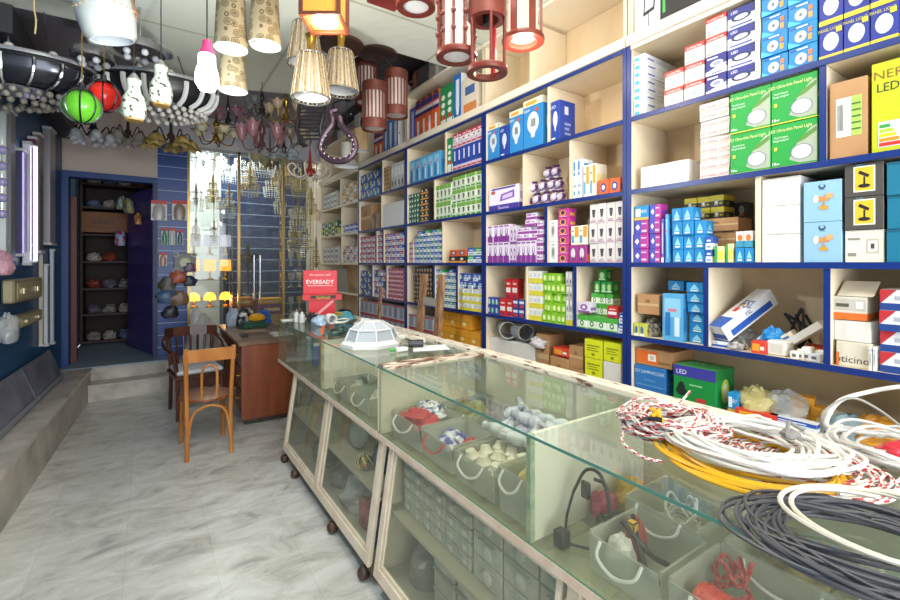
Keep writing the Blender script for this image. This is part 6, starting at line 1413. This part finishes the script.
cup_chandelier(300, 142, 5.2, 5, .13, .05, .08, C('#b8a488', .25), GOLD, 'small bronze chandelier partly behind the ladder pendant', up=True, rz=.9)
cup_chandelier(240, 112, 5.7, 5, .14, .05, .07, C('#a8a4a0', .25), DKCHR, 'small grey glass chandelier at the back left of the rose one', up=True, rz=.4)
# white scroll chandelier with red centre
p = at_d(310, 172, 4.6); t = thing('chandelier', 'white wrought scroll chandelier with red centre beside the shelves', 'chandelier', p)
b = MB()
for k in range(6):
    a = 2*PI*k/6; c, s = math.cos(a), math.sin(a)
    q = [(.02*c, .02*s, 0), (.09*c, .09*s, -.06), (.18*c, .18*s, -.04), (.22*c, .22*s, .03), (.18*c, .18*s, .07), (.14*c, .14*s, .04), (.16*c, .16*s, .01)]
    b.tube(smooth(q, 5), .008, C('#c9bdae', .35), n=6)
b.build('scroll_arms', t); b = MB(); b.lathe([(.01, -.05), (.05, -.02), (.06, .0), (.02, .04), (.01, .2), (.004, .25)], C('#9a3028', .35), n=14, cap=True); b.build('centre', t); cord(t, p, .25)
# ================================================================ back of the shop
def pack_hang(px0, px1, py0, py1, Y, m, label, name='blister_pack', group=None, hook=True, card=None):
    p0 = at_y(px0, py1, Y); p1 = at_y(px1, py0, Y)
    b = MB(); w = p1.x-p0.x; h = p1.z-p0.z
    b.box(0, w, 0, .004, 0, h, card or '#d8d4d0')
    crumple(b, (w/2, -.014, h*.02), (w*.42, .012, h*.55), m, int(px0*7+py0), n=10, amp=.15)
    b.box(.0, w, -.002, 0, h*.82, h, '#c8342c')
    b.cyl((w/2, .0, h*.93), (w/2, Y_SURF-Y, h*.95), .003, CHROME, n=6)
    o = b.build(name); o.location = p0; return tag(o, label, 'packet', group or 'packets hung on the blue slatted panel')
Y_SURF = YB
YH = YB-.06
pack_hang(151, 167, 201, 220, YH, C('#a8a4a0', .3), 'clear packet with red header, left one on the blue panel')
pack_hang(172, 187, 201, 220, YH, C('#8a7a68', .3), 'clear packet with red header, right one on the blue panel')
pack_hang(161.5, 167.5, 228, 245, YH, C('#3a8a5a', .3), 'green card packet, left of the small trio'); pack_hang(169, 175, 228, 245, YH, C('#b8c4b8', .3), 'pale card packet, middle of the small trio'); pack_hang(177, 183, 230, 245, YH, C('#4a6a7a', .3), 'dark card packet, right of the small trio')
pack_hang(159, 167, 253, 266, YH, C('#b08a7a', .3), 'brownish packet left of the ornate square plaque')
b = MB(); p0 = at_y(174, 272, YH); w = at_y(196, 272, YH).x-p0.x; h = at_y(174, 253, YH).z-p0.z
b.box(0, w, 0, .03, 0, h, BLACK, bev=.004)
for (x, z) in ((.08, .08), (.92, .08), (.08, .92), (.92, .92)): b.tube([(w*x+.03*math.cos(a), -.003, h*z+.03*math.sin(a)) for a in [k*PI/5 for k in range(10)]], .004, IV, closed=True, n=5)
b.tube([(w/2+w*.27*math.cos(a), -.004, h/2+h*.27*math.sin(a)) for a in [k*PI/10 for k in range(20)]], .010, IV, closed=True); b.lathe([(.001, .0), (.06, .0)], C('#b8c49a', .4), n=14, M=Matrix.Translation((w/2, -.003, h/2)) @ Matrix.Rotation(PI/2, 4, 'X'))
b.cyl((w/2, .03, h*.8), (w/2, .06, h*.8), .004, CHROME, n=6)
o = b.build('wall_plaque'); o.location = p0; tag(o, 'black square plaque with cream scroll ornament on the blue panel', 'plaque')
k = 0
for (px, py, c, lab, s) in ((168, 290, '#4a4438', 'dark spanner like tool bundle hanging under the packets', .10), (178, 283, '#b0502c', 'orange and brown packet cluster below the plaque', .09), (190, 286, '#28303c', 'black packet hanging below the plaque', .08), (166, 303, '#3a5a7c', 'blue grey packet low on the blue panel', .10), (180, 305, '#7a5a3c', 'brown packet low on the blue panel', .10), (170, 318, '#1c2028', 'black tool hanging lowest on the blue panel', .09), (190, 272, '#6a4a6a', 'violet packet right beside the ornate plaque', .07)):
    p = at_y(px, py, YH-.02); b = MB(); crumple(b, (0, 0, 0), (s, .03, s*1.1), C(c, .4), 200+k, n=10, amp=.4); b.cyl((0, 0, s*.8), (0, .08, s*.9), .003, CHROME, n=6)
    o = b.build('hanging_packet'); o.location = p; tag(o, lab, 'packet'); k += 1
# purple slatted door standing open into the store room
b = MB(); M = Matrix.Translation((.02, YB+.18, 0)) @ Matrix.Rotation(math.atan2(1.02, -.30), 4, 'Z')
b.prism([(0, 0, .36), (1.02, 0, .36), (1.02, 0, 2.40), (.95, 0, 2.50), (.5, 0, 2.54), (0, 0, 2.52)], (0, -.03, 0), SLATP, M); o = b.build('door_2'); struct(o)
# things hanging on that door (its front looks to the camera)
def door_pack(px, py, s, c, lab, sd):
    r = ray(px, py); # plane of the door
    n = Vector((1.02, .30, 0)).normalized(); q = Vector((.02, YB+.18, 0)); d = (q-Vector((0, 0, H))).dot(n)/r.dot(n); p = Vector((0, 0, H))+r*d
    p = p+Vector((-.09, -.03, 0)) if True else p
    b = MB(); crumple(b, (0, 0, 0), (s*.6, s*.8, s*1.2), c, sd, n=10, amp=.35); b.cyl((0, 0, s*.9), (.09, .03, s*1.0), .003, CHROME, n=6); b.sph((.0, 0, s*1.0), .01, CHROME, n=6)
    o = b.build('hanging_packet'); o.location = p; tag(o, lab, 'packet', 'packets hung on the purple door')
MIXP = NZ('#b82c50', '#9fc4e0', scale=14, r=.3, lo=.45, hi=.55)
door_pack(128, 246, .12, MIXP, 'red, white and blue packets hung on the purple door', 301); door_pack(129, 210, .10, NZ('#5a7a4a', '#c8d0c8', scale=16, r=.3), 'green and white packet high on the purple door', 302)
door_pack(137, 214, .11, NZ('#2a6a8a', '#c8b85a', scale=14, r=.3), 'teal and yellow round packet on the purple door', 303); door_pack(146, 225, .08, NZ('#8a4a2a', '#c8a05a', scale=14, r=.3), 'brown and orange packet at the right of the purple door', 304)
# store room shelf and its goods
t = thing('store_shelf', 'dark brown wooden shelf inside the store room doorway', 'shelf', (-.395, 8.62, .35)); DB = C('#3a2220', .6)
for z in (.02, .42, .80, 1.2, 1.6, 2.0, 2.35):
    b = MB(); b.box(-.42, .36, -.2, .2, z-.0, z+.03, DB); b.build('shelf_board', t)
for x in (-.45, .361): b = MB(); b.box(x, x+.029, -.2, .2, 0, 2.5, DB); b.build('upright', t)
b = MB(); b.box(0, .36, -.32, .32, 0, .30, C('#8a5a30', .6), bev=.004)
b.decal(Vector((-.001+.0, .0, 0)), Vector((.001, 0, 0)), Vector((0, 0, .3)), ('r', 0, 0, 1, 1, '#8a5a30')); b2 = MB(); b2.box(-.30, .30, 0, .30, 0, .30, C('#8a5630', .6), bev=.004); b2.decal(Vector((-.30, -.001, 0)), Vector((.6, 0, 0)), Vector((0, 0, .30)), ('t', 'elios', .42, .58, .36, '#2a1c1c', .8)); b2.decal(Vector((-.30, -.001, 0)), Vector((.6, 0, 0)), Vector((0, 0, .30)), ('r', .12, .25, .75, .28, '#3a2620')); b.bm.free()
o = b2.build('cardboard_carton'); o.location = (-.53, 8.37, 2.3805-.38); tag(o, 'brown cardboard carton with dark lettering in the store room', 'box')
k = 0
for z in (.05, .45, .83, 1.23, 2.03, 2.38):
    for i in range(4):
        if z == 1.23 and i > 1: continue
        cc = ('#8a8680', '#a89f94', '#5c6a8a', '#b8b0a4', '#8c3a2c', '#6a6478')[(k*5+i) % 6]
        bag('store_bag', (-.70+.19*i, 8.57, .35+z+.001), (.085, .1, .08), C(cc, .6), 'dusty packet in the dark store room, '+['lowest shelf', 'second shelf', 'third shelf', 'fourth shelf', 'upper shelf', 'top shelf'][k]+', '+ORD[i+1]+' from left', seed=400+k*4+i, group='packets in the dark store room', amp=.3)
    k += 1
# ---------------------------------------------------------------- showroom lamps behind the glass
def octa_bead(b, c, r, h, m):
    x, y, z = c; b.faces([(x, y, z-h), (x+r, y, z), (x, y+r, z), (x-r, y, z), (x, y-r, z), (x, y, z+h*.6)], [(0, 2, 1), (0, 3, 2), (0, 4, 3), (0, 1, 4), (5, 1, 2), (5, 2, 3), (5, 3, 4), (5, 4, 1)], m)
CRY = C('#dfe6ea', .06, .0, .9); DGOLD = C('#8f7a4c', .3, .7); CRG = C('#c9b98c', .15, .4)
def crystal(p, r, tiers, lab, m=CRY, fm=GOLD, zc=3.6, drop=.10):
    t = thing('crystal_chandelier', lab, 'chandelier', p, 0, 'crystal chandeliers in the glass showroom')
    b = MB(); b.lathe([(.01, 0), (.03, .05), (.012, .1), (.02, drop*tiers), (.008, drop*tiers+.1)], fm, n=10, cap=True)
    for k in range(tiers): rr = r*(1-.25*k); b.tube([(rr*math.cos(2*PI*j/20), rr*math.sin(2*PI*j/20), drop*k+.08) for j in range(20)], .006, fm, closed=True, n=5)
    b.cyl((0, 0, drop*tiers+.08), (0, 0, zc-p.z-.001), .004, fm, n=5); b.build('frame', t)
    b = MB()
    for k in range(tiers):
        rr = r*(1-.25*k); n = max(10, int(rr*130))
        for j in range(n):
            a = 2*PI*j/n
            for q in range(5): octa_bead(b, (rr*(1-.04*q)*math.cos(a), rr*(1-.04*q)*math.sin(a), drop*k+.06-.034*q), .010, .016, m)
    b.build('crystal_drops', t)
CL = [(203, 166, 7.20, .17, 3, 'large bright crystal chandelier at the upper left'), (222, 176, 7.85, .15, 3, 'crystal chandelier in the middle of the bright bay'), (196, 205, 7.10, .10, 2, 'low crystal chandelier above the yellow shades'), (240, 178, 7.7, .16, 3, 'crystal chandelier with square brass box above'), (262, 170, 7.3, .20, 3, 'wide crystal chandelier over the glass door'), (285, 182, 7.4, .17, 3, 'gold and crystal chandelier right of the door top'), (272, 192, 7.9, .14, 2, 'short crystal chandelier before the blue slats'), (301, 192, 7.85, .16, 3, 'gold crowned crystal chandelier near the right post'), (298, 226, 7.05, .13, 3, 'hanging gold crystal chandelier, mid height at the right'), (311, 215, 7.7, .13, 4, 'tall narrow crystal chandelier at the far right'), (307, 252, 7.40, .11, 3, 'lowest crystal chandelier at the right side'),
 (213, 203, 7.22, .10, 3, 'second row crystal chandelier in the left bay, middle'), (229, 212, 7.08, .09, 3, 'crystal chandelier close behind the left door post'), (196, 240, 7.0, .055, 2, 'lowest crystal chandelier at the left bay edge'), (214, 242, 7.0, .055, 2, 'small crystal chandelier above the yellow shades, right'),
 (250, 190, 7.1, .13, 3, 'crystal chandelier just inside the glass door, left'), (280, 208, 7.15, .09, 3, 'narrow bronze crystal cluster beside the right door post'), (293, 246, 7.15, .08, 3, 'slim gold crystal string low beside the right post'), (316, 182, 7.1, .10, 3, 'crystal chandelier at the top right corner of the glass'), (316, 268, 7.1, .07, 4, 'lowest slim crystal string at the right edge of the glass')]
for k, (px, py, Y, r, n, lab) in enumerate(CL): crystal(at_y(px, py, Y), r, n, lab, m=(CRY if k < 5 else (CRG if k % 2 else CRY)), fm=DGOLD if k > 3 else CHROME)
# glass shelf stand with table lamps
t = thing('display_rack', 'tall glass shelf rack holding table lamps in the showroom', 'shelf', (.72, 7.55, .35)); GS = GLASS('#eef4f4', .05)
for z in (.55, .95, 1.32, 1.70): b = MB(); b.box(-.26, .30, -.16, .16, z-.012, z, GS); b.build('glass_shelf', t)
for x in (-.27, .305):
    for y in (-.15, .15): b = MB(); b.cyl((x, y, 0), (x, y, 1.95), .008, CHROME, n=8); b.build('post', t)
def table_lamp(x, y, z, lab, sc_m, kind=0, lit=0, grp=None):
    t = thing('table_lamp', lab, 'lamp', (x, y, z), 0, grp)
    b = MB(); b.lathe([(.05, 0), (.05, .012), (.012, .03), (.02, .07), (.01, .13), (.008, .17)], GOLD, n=14, cap=True); b.build('stand', t)
    b = MB()
    if kind == 0: b.lathe([(.085, .10), (.08, .15), (.055, .20), (.01, .215)], sc_m, n=20)
    else: b.lathe([(.08, .13), (.075, .30)], sc_m, n=20)
    b.build('lamp_shade', t)
    if lit: lamp('table_lamp_light', (x, y-.12, z+.12), lit, (1, .62, .25), .05)
GLO = EM('#ffa63a', 4.5)
for k, x in enumerate((.53, .74, .95)): table_lamp(x, 7.55, 1.0-.099+.0, 'small domed table lamp glowing orange, '+['left', 'middle', 'right'][k]+' of three', GLO, 0, 3, 'glowing orange table lamps')
for k, x in enumerate((.53, .74, .95)): table_lamp(x, 7.55, 1.3005, 'table lamp with pale yellow drum shade, '+['left', 'middle', 'right'][k]+' of three', EM('#ffb84a', 1.5), 1, 0, 'yellow drum table lamps')
for k, x in enumerate((.53, .74, .95)): table_lamp(x, 7.55, 1.6705, 'table lamp with white drum shade, '+['left', 'middle', 'right'][k]+' on the rack', EM('#e4e6ff', .7), 1, 0, 'white drum table lamps')
# glass rack at the right of the showroom with crystal pieces
t = thing('display_rack', 'narrow rack of glassware at the right side of the showroom', 'shelf', (1.92, 7.75, .35))
for z in (.4, .8, 1.15, 1.5, 1.85): b = MB(); b.box(-.17, .3, -.2, .2, z-.01, z, GS); b.build('glass_shelf', t)
for x in (-.18, .31): b = MB(); b.cyl((x, -.19, 0), (x, -.19, 2.1), .007, GOLD, n=8); b.build('post', t)
k = 0
for z in (.4, .8, 1.15, 1.5, 1.85):
    for i in range(3):
        b = MB(); b.lathe([(.04, 0), (.04, .01), (.01, .03), (.012, .1), (.045, .15), (.05, .24)], CG_ if i % 2 else C('#c8b482', .2, .4), n=14); o = b.build('glass_lamp'); o.location = (1.81+.14*i, 7.70, .3505+z)
        tag(o, 'small goblet shaped glass lamp, %s, %s' % (['lowest shelf', 'second shelf', 'third shelf', 'fourth shelf', 'top shelf'][k], ['left', 'middle', 'right'][i]), 'lamp', 'goblet lamps on the right showroom rack')
    k += 1
# chrome stemmed black bowl and cartons on the showroom floor
b = MB(); b.lathe([(.10, 0), (.10, .02), (.015, .04), (.015, .55), (.06, .60), (.17, .68), (.19, .74), (.06, .72), (.02, .9), (.001, .95)], C('#15181e', .2, .3), n=22, cap=True); o = b.build('pedestal_lamp'); o.location = (1.33, 7.95, .9525); tag(o, 'black bowl lamp on a stem before the blue slats', 'lamp')
for (x, y, w, h, c, lab, z) in ((1.13, 7.3, .34, .42, CARD, 'brown cardboard carton behind the glass door handles', .35), (1.55, 7.35, .34, .42, CARDP, 'brown carton right of the glass door', .35), (1.55, 7.35, .32, .16, C('#7a3a8c', .5), 'purple carton on the right brown carton', .7705), (1.55, 7.35, .30, .08, C('#d8a02c', .5), 'yellow box on the purple carton', .9315), (1.13, 7.3, .30, .15, C('#6a2c5a', .5), 'maroon carton on the left brown carton', .7705), (1.13, 7.3, .28, .12, C('#c8722c', .5), 'orange carton on the maroon carton', .9215)):
    b = MB(); b.box(-w/2, w/2, -.13, .13, 0, h, c, bev=.004); b.decal(Vector((-w/2, -.131, 0)), Vector((w, 0, 0)), Vector((0, 0, h)), ('r', .15, .3, .85, .6, '#d8c8a0' if c not in (CARD, CARDP) else '#a8845c')); o = b.build('carton'); o.location = (x, y, z); tag(o, lab, 'box')
b = MB(); b.box(-.2, .2, -.15, .15, 0, .60, C('#3a2f2a', .6)); o = b.build('low_cabinet'); o.location = (1.33, 7.95, .3505); tag(o, 'dark low cabinet under the black bowl lamp', 'cabinet')
bag('bag', (1.85, 7.02, .3505), (.12, .10, .30), C('#b8b4a8', .5), 'white sack beside the showroom glass, near the shelves', seed=500)

# ================================================================ left wall
def wpt(px, py, off=.05):
    r = ray(px, py); d = (-.85-.05*6.85+off)/(r.x-.05*r.y); return Vector((0, 0, H))+r*d
WA = math.atan(.05)
def batten(px, y0, y1, w, dp, m, lab, name='batten', off=.0, extra=None, cat='lamp fitting'):
    a = wpt(px, y0, .01+off+dp/2); c = wpt(px, y1, .01+off+dp/2); h = a.z-c.z
    t = thing(name, lab, cat, (c.x, c.y, c.z), -WA, 'lamp battens on the left wall')
    b = MB(); b.box(-dp/2, dp/2, -w/2, w/2, 0, h, m, bev=.004); b.build('housing', t)
    for z in (0, h): b = MB(); b.box(-dp/2-.002, dp/2+.012, -w/2-.004, w/2+.004, z-.012, z+.012, C('#b8b6b4', .4), bev=.003); b.build('end_cap', t)
    if extra: extra(t, h, dp, w)
    return t
GM = C('#8f8a8c', .35, .4)
def lit(t, h, dp, w):
    b = MB(); b.cyl((dp/2+.03, 0, .03), (dp/2+.03, 0, h-.03), .014, EM('#cfc4ff', 7), n=12); b.build('tube', t)
    b = MB(); b.box(dp/2+.001, dp/2+.045, -.014, .014, .014, .03, WHITE); b.box(dp/2+.001, dp/2+.045, -.014, .014, h-.03, h-.014, WHITE); b.build('tube_holder', t)
def dead(t, h, dp, w):
    b = MB(); b.cyl((dp/2+.03, 0, .03), (dp/2+.03, 0, h-.03), .013, C('#a8a8c0', .2), n=12); b.build('tube', t)
batten(27, 143, 264, .06, .05, C('#d8d4dc', .4), 'lit fluorescent tube on a white batten, the bright vertical one', 'fluorescent_lamp', extra=lit)
batten(20, 150, 255, .07, .04, C('#5a5678', .3, .4), 'unlit violet grey tube lamp left of the lit tube', 'fluorescent_lamp', extra=dead)
batten(32, 138, 245, .05, .05, C('#5c2438', .4), 'narrow maroon batten right of the lit tube')
batten(38, 135, 252, .14, .05, C('#77736f', .35, .3), 'wide grey lamp housing between maroon and pale housings')
batten(49, 130, 244, .22, .06, C('#9a979a', .35, .3), 'widest pale grey lamp housing nearest the doorway')
batten(9, 112, 260, .12, .05, C('#8a8c90', .3, .4), 'grey metal lamp channel near the left edge')
batten(3, 112, 260, .04, .04, C('#c4cac8', .3), 'thin pale green strip at the left edge of the photo')
batten(41, 252, 345, .03, .03, C('#b8b09a', .4), 'thin beige conduit under the wide grey housing'); batten(46, 265, 345, .05, .03, C('#c8ccd4', .4), 'white strip light under the palest housing'); batten(52, 250, 343, .05, .03, C('#b4b8c4', .4), 'bluish white strip light nearest the doorway')
def ballast(px0, px1, py0, py1, lab):
    a = wpt(px0, py1, .06); c = wpt(px1, py0, .06); w = (c-a).xy.length; h = c.z-a.z
    t = thing('ballast_box', lab, 'box', a, -WA, 'beige ballast boxes')
    b = MB(); b.box(-.045, .03, 0, w, 0, h, NZ('#8d8568', '#a59a78', scale=8, r=.35, m=.3), bev=.012); b.build('case', t)
    b = MB(); b.box(.031, .036, w*.08, w*.92, h*.15, h*.85, C('#b5aa86', .3, .3), bev=.002); b.build('lid', t)
    for f in (.25, .75): b = MB(); b.box(.0365, .05, w*f-.02, w*f+.02, h*.35, h*.6, C('#d8d0ae', .3, .5), bev=.003); b.build('clasp', t)
ballast(9, 38, 277, 304, 'beige metal ballast box with two clasps, upper one'); ballast(13, 38, 309, 330, 'beige metal ballast box with two clasps, lower one')
bag('bag', wpt(2, 275, .10), (.06, .09, .11), C('#b88a98', .4), 'pink plastic bag hanging at the left edge', seed=510); bag('bag', wpt(8, 342, .12), (.06, .12, .13), CLEARB, 'clear plastic bag hanging under the pink bag', seed=511)
for k in range(5):
    b = MB(); p = wpt(2, 150+16*k, .11); b.sph((0, 0, 0), .032, C('#8d84a8', .15), n=10); b.cyl((0, 0, .03), (0, 0, .10), .003, CHROME, n=5); o = b.build('glass_ball'); o.location = p; tag(o, 'violet glass ball on a string at the left edge, '+ORD[k+1]+' from top', 'ball', 'violet glass balls')
# dark leaning panels on the bench
PNL = NZ('#5a5c6a', '#787a86', scale=6, r=.28)
for k, (ya, yb, lab) in enumerate(((5.15, 6.1, 'grey panel leaning against the wall on the bench, farther one'), (3.9, 5.12, 'grey panel leaning against the wall on the bench, middle one'), (2.4, 3.87, 'grey panel leaning against the wall on the bench, nearest one'))):
    b = MB(); q = [(xw(ya)+.13, ya, .351), (xw(yb)+.13, yb, .351), (xw(yb)+.02, yb, .66), (xw(ya)+.02, ya, .66)]
    b.prism(q, (.014, 0, .006), PNL); b.prism([Vector(q[0])+Vector((.0145, 0, .03)), Vector(q[1])+Vector((.0145, 0, .03)), Vector(q[1])+Vector((.003, 0, .06)), Vector(q[0])+Vector((.003, 0, .06))], (.006, 0, .003), C('#7c808a', .4)); o = b.build('metal_panel'); tag(recenter(o), lab, 'panel', 'grey panels on the bench')
# roller cover high on the left wall and dark beam
b = MB(); b.box(xw(5)-.02, xw(5)+.22, 3.9, YB-.01, 3.0, 3.18, C('#2a2a2e', .6)); b.box(xw(4)-.05, xw(4)+.1, 2.6, 3.88, 2.9, 3.0, C('#3a3c44', .5)); o = b.build('trim_4'); struct(o)

# ================================================================ chairs and desk
CH = NZ('#a8662c', '#c08040', scale=10, r=.35, stretch=(1, 1, .3)); CHD = NZ('#3a2018', '#5a3020', scale=8, r=.35)
t = thing('dining_chair', 'honey brown bentwood chair with looped back, seen from behind', 'chair', (.39, 4.29, 0), .03)
def arcs(cx, w, z0, z1, y0, y1, n=12): return [(cx-w/2, y0, z0)]+[(cx-w/2*math.cos(PI*k/n), y0+(y1-y0)*1, z1-w/2+w/2*math.sin(PI*k/n)) for k in range(n+1)]+[(cx+w/2, y0, z0)]
for s in (-1, 1):
    b = MB(); b.tube(smooth([(s*.158, -.235, 0), (s*.155, -.215, .25), (s*.158, -.21, .45), (s*.165, -.235, .68), (s*.17, -.26, .88)], 5), .0165, CH, n=8); b.build('leg', t)
    b = MB(); b.tube([(s*.165, .215, 0), (s*.158, .20, .22), (s*.155, .19, .428)], lambda f: .015+.005*f, CH, n=8); b.build('leg', t)
b = MB(); b.lathe([(.19, .43), (.205, .437), (.205, .455), (.17, .462), (.001, .458)], NZ('#7a4420', '#94582c', scale=8, r=.35), n=28, sx=.95, sy=1.05, cap=True); b.build('seat', t)
b = MB(); b.prism([(-.185, -.255, .77), (-.185, -.272, .87), (-.185, -.250, .87), (-.185, -.233, .77)], (.37, 0, 0), CH); b.build('top_rail', t)
b = MB(); b.tube([(-.055, -.215, .46)]+[(-.055*math.cos(PI*k/10), -.225-.0*k, .66+.075*math.sin(PI*k/10)) for k in range(11)]+[(.055, -.215, .46)], .0105, CH, n=8); b.build('back_loop', t)
b = MB(); b.tube(smooth([(-.148, -.222, .16), (-.135, -.216, .28), (-.10, -.214, .37), (0, -.213, .408), (.10, -.214, .37), (.135, -.216, .28), (.148, -.222, .16)], 5), .011, CH, n=8); b.build('arch_brace', t)
for s in (-1, 1): b = MB(); b.tube(smooth([(s*.150, -.20, .2), (s*.14, -.06, .34), (s*.14, .05, .34), (s*.150, .19, .2)], 4), .009, CH, n=6); b.build('side_brace', t)
t = thing('armchair', 'dark wooden armchair with white seat cushion behind the honey chair', 'chair', (.40, 5.38, 0), .12)
for s in (-1, 1):
    b = MB(); b.tube([(s*.20, -.22, 0), (s*.20, -.20, .42), (s*.23, -.18, .66)], .019, CHD, n=8); b.build('leg', t)
    b = MB(); b.tube([(s*.19, .27, 0), (s*.19, .22, .42), (s*.21, .26, .80)], .019, CHD, n=8); b.build('leg', t)
    b = MB(); b.tube(smooth([(s*.22, .27, .79), (s*.27, .14, .72), (s*.265, -.05, .68), (s*.24, -.22, .665)], 5), .022, CHD, n=8); b.build('arm', t)
b = MB(); b.box(-.23, .23, -.24, .23, .40, .44, CHD, bev=.008); b.build('seat_frame', t)
b = MB(); b.box(-.21, .21, -.235, .20, .441, .485, C('#c9ced2', .6), bev=.015); b.build('cushion', t)
b = MB(); q = [(-.25, .20), (-.16, .27), (0, .30), (.16, .27), (.25, .20)]
for i in range(4): b.prism([(q[i][0], q[i][1], .76), (q[i+1][0], q[i+1][1], .76), (q[i+1][0], q[i+1][1]+.025, .76), (q[i][0], q[i][1]+.025, .76)], (0, .01, .10), CHD)
b.build('back_rail', t)
for k in range(5): x = -.12+.06*k; b = MB(); b.cyl((x, .235, .44), (x*1.15, .285-abs(x)*.2, .765), .011, CHD, n=8); b.build('spindle', t)
b = MB(); b.box(-.19, .19, -.215, -.195, .30, .40, CHD); b.build('apron', t)
DW = WOOD('#74391f', '#8d4a2a', 2, 10, .35); DT = NZ('#6a4a38', '#8a6a50', scale=7, r=.35)
t = thing('desk', 'reddish brown wooden desk loaded with papers and bags', 'desk', (1.0, 5.4, 0)); DX0, DX1, DY0, DY1 = -.28, .24, -.77, .72
b = MB(); b.box(DX0-.03, DX1+.02, DY0-.02, DY1, .765, .80, DT, bev=.004); b.build('desk_top', t)
b = MB(); b.box(DX0, DX1, DY0, DY0+.025, .06, .764, DW); b.build('end_panel', t)
b = MB(); b.box(DX0+.02, DX1-.02, DY0+.01, DY0+.04, .03, .059, C('#3a2a22', .5)); b.build('plinth', t)
b = MB(); b.box(DX0, DX1, DY1-.03, DY1-.005, .02, .764, DW); b.build('end_panel', t)
b = MB(); b.box(DX1-.03, DX1-.005, DY0+.03, DY1-.035, .10, .764, DW); b.build('modesty_panel', t)
b = MB(); b.box(DX0+.02, DX1-.035, DY0+.03, DY0+.42, .10, .76, C('#4a2416', .5)); d_ = b.build('drawer_unit', t)
for z in (.12, .34, .55): b = MB(); b.box(DX0+.006, DX0+.019, DY0+.05, DY0+.40, z, z+.19, DW, bev=.003); b.cyl((DX0-.012, DY0+.22, z+.1), (DX0+.006, DY0+.22, z+.1), .012, GOLD, n=10); b.build('drawer', d_)
for s in (DY0+.08, DY0+.36): b = MB(); b.sph((.0-.1, s, .0145), .014, BLACK, n=8); b.cyl((-.1, s, .02), (-.1, s, .0995), .008, BLACK); b.build('caster', t)
ZD = .801
bag('bag', (1.18, 5.98, ZD), (.09, .09, .10), C('#1d62b0', .3), 'bright blue plastic bag at the far end of the desk', seed=520)
b = MB()
for k in range(3): b.box(-.14+.01*k, .14-.012*k, -.09, .09, .026*k, .026*k+.024, ('#2f5a44', '#3f6a4c', '#2c4a40')[k], bev=.008)
o = b.build('folded_cloth'); o.location = (.99, 5.62, ZD); o.rotation_euler.z = .15; tag(o, 'stack of folded dark green cloth on the desk', 'cloth')
bag('bag', (.95, 5.86, ZD), (.12, .09, .13), NZ('#26262c', '#c8c4c0', scale=14, r=.3, lo=.5, hi=.6), 'black and white plastic bag behind the green cloth', seed=522)
bag('bag', (1.04, 5.64, ZD+.081), (.09, .06, .05), C('#e0a01c', .4), 'yellow and orange packet on the green cloth', seed=523); bag('bag', (.83, 5.90, ZD), (.09, .09, .13), C('#a8b4c4', .4), 'pale blue grey bag at the back left of the desk', seed=524)
b = MB(); b.box(-.16, .16, -.11, .11, 0, .018, C('#5c4030', .5), bev=.003); b.box(-.12, .1, -.09, .07, .018, .022, C('#8a6a4c', .5)); o = b.build('clipboard'); o.location = (.95, 5.2, ZD); o.rotation_euler.z = -.2; tag(o, 'brown board lying on the desk nearest the honey chair', 'board')
b = MB(); b.box(-.1, .1, -.14, .14, 0, .006, '#c4c0b8'); b.box(-.09, .1, -.12, .13, .0061, .010, '#d8d4cc'); o = b.build('paper_stack'); o.location = (1.15, 4.95, ZD); tag(o, 'papers on the front right corner of the desk', 'paper')
b = MB(); b.box(-.03, .03, -.05, .05, 0, .025, BLACK, bev=.005); o = b.build('stapler'); o.location = (.80, 4.98, ZD); tag(o, 'small black object at the front left of the desk', 'stapler')
o = bag('bag', (.52, 6.28, .001), (.20, .15, .60), NZ('#8f8d88', '#b8b6b2', scale=6, r=.3), 'large grey white plastic wrapped bundle standing before the step', seed=525, amp=.2)
b = MB(); b.cyl((0, 0, 0), (0, 0, .09), .016, WHITE); o = b.build('paper_roll'); o.rotation_euler = (PI/2, 0, PI/2); o.location = (1.20, 4.01, ZT+.012+.004); tag(o, 'white roll lying at the far edge of the glass counter', 'roll')
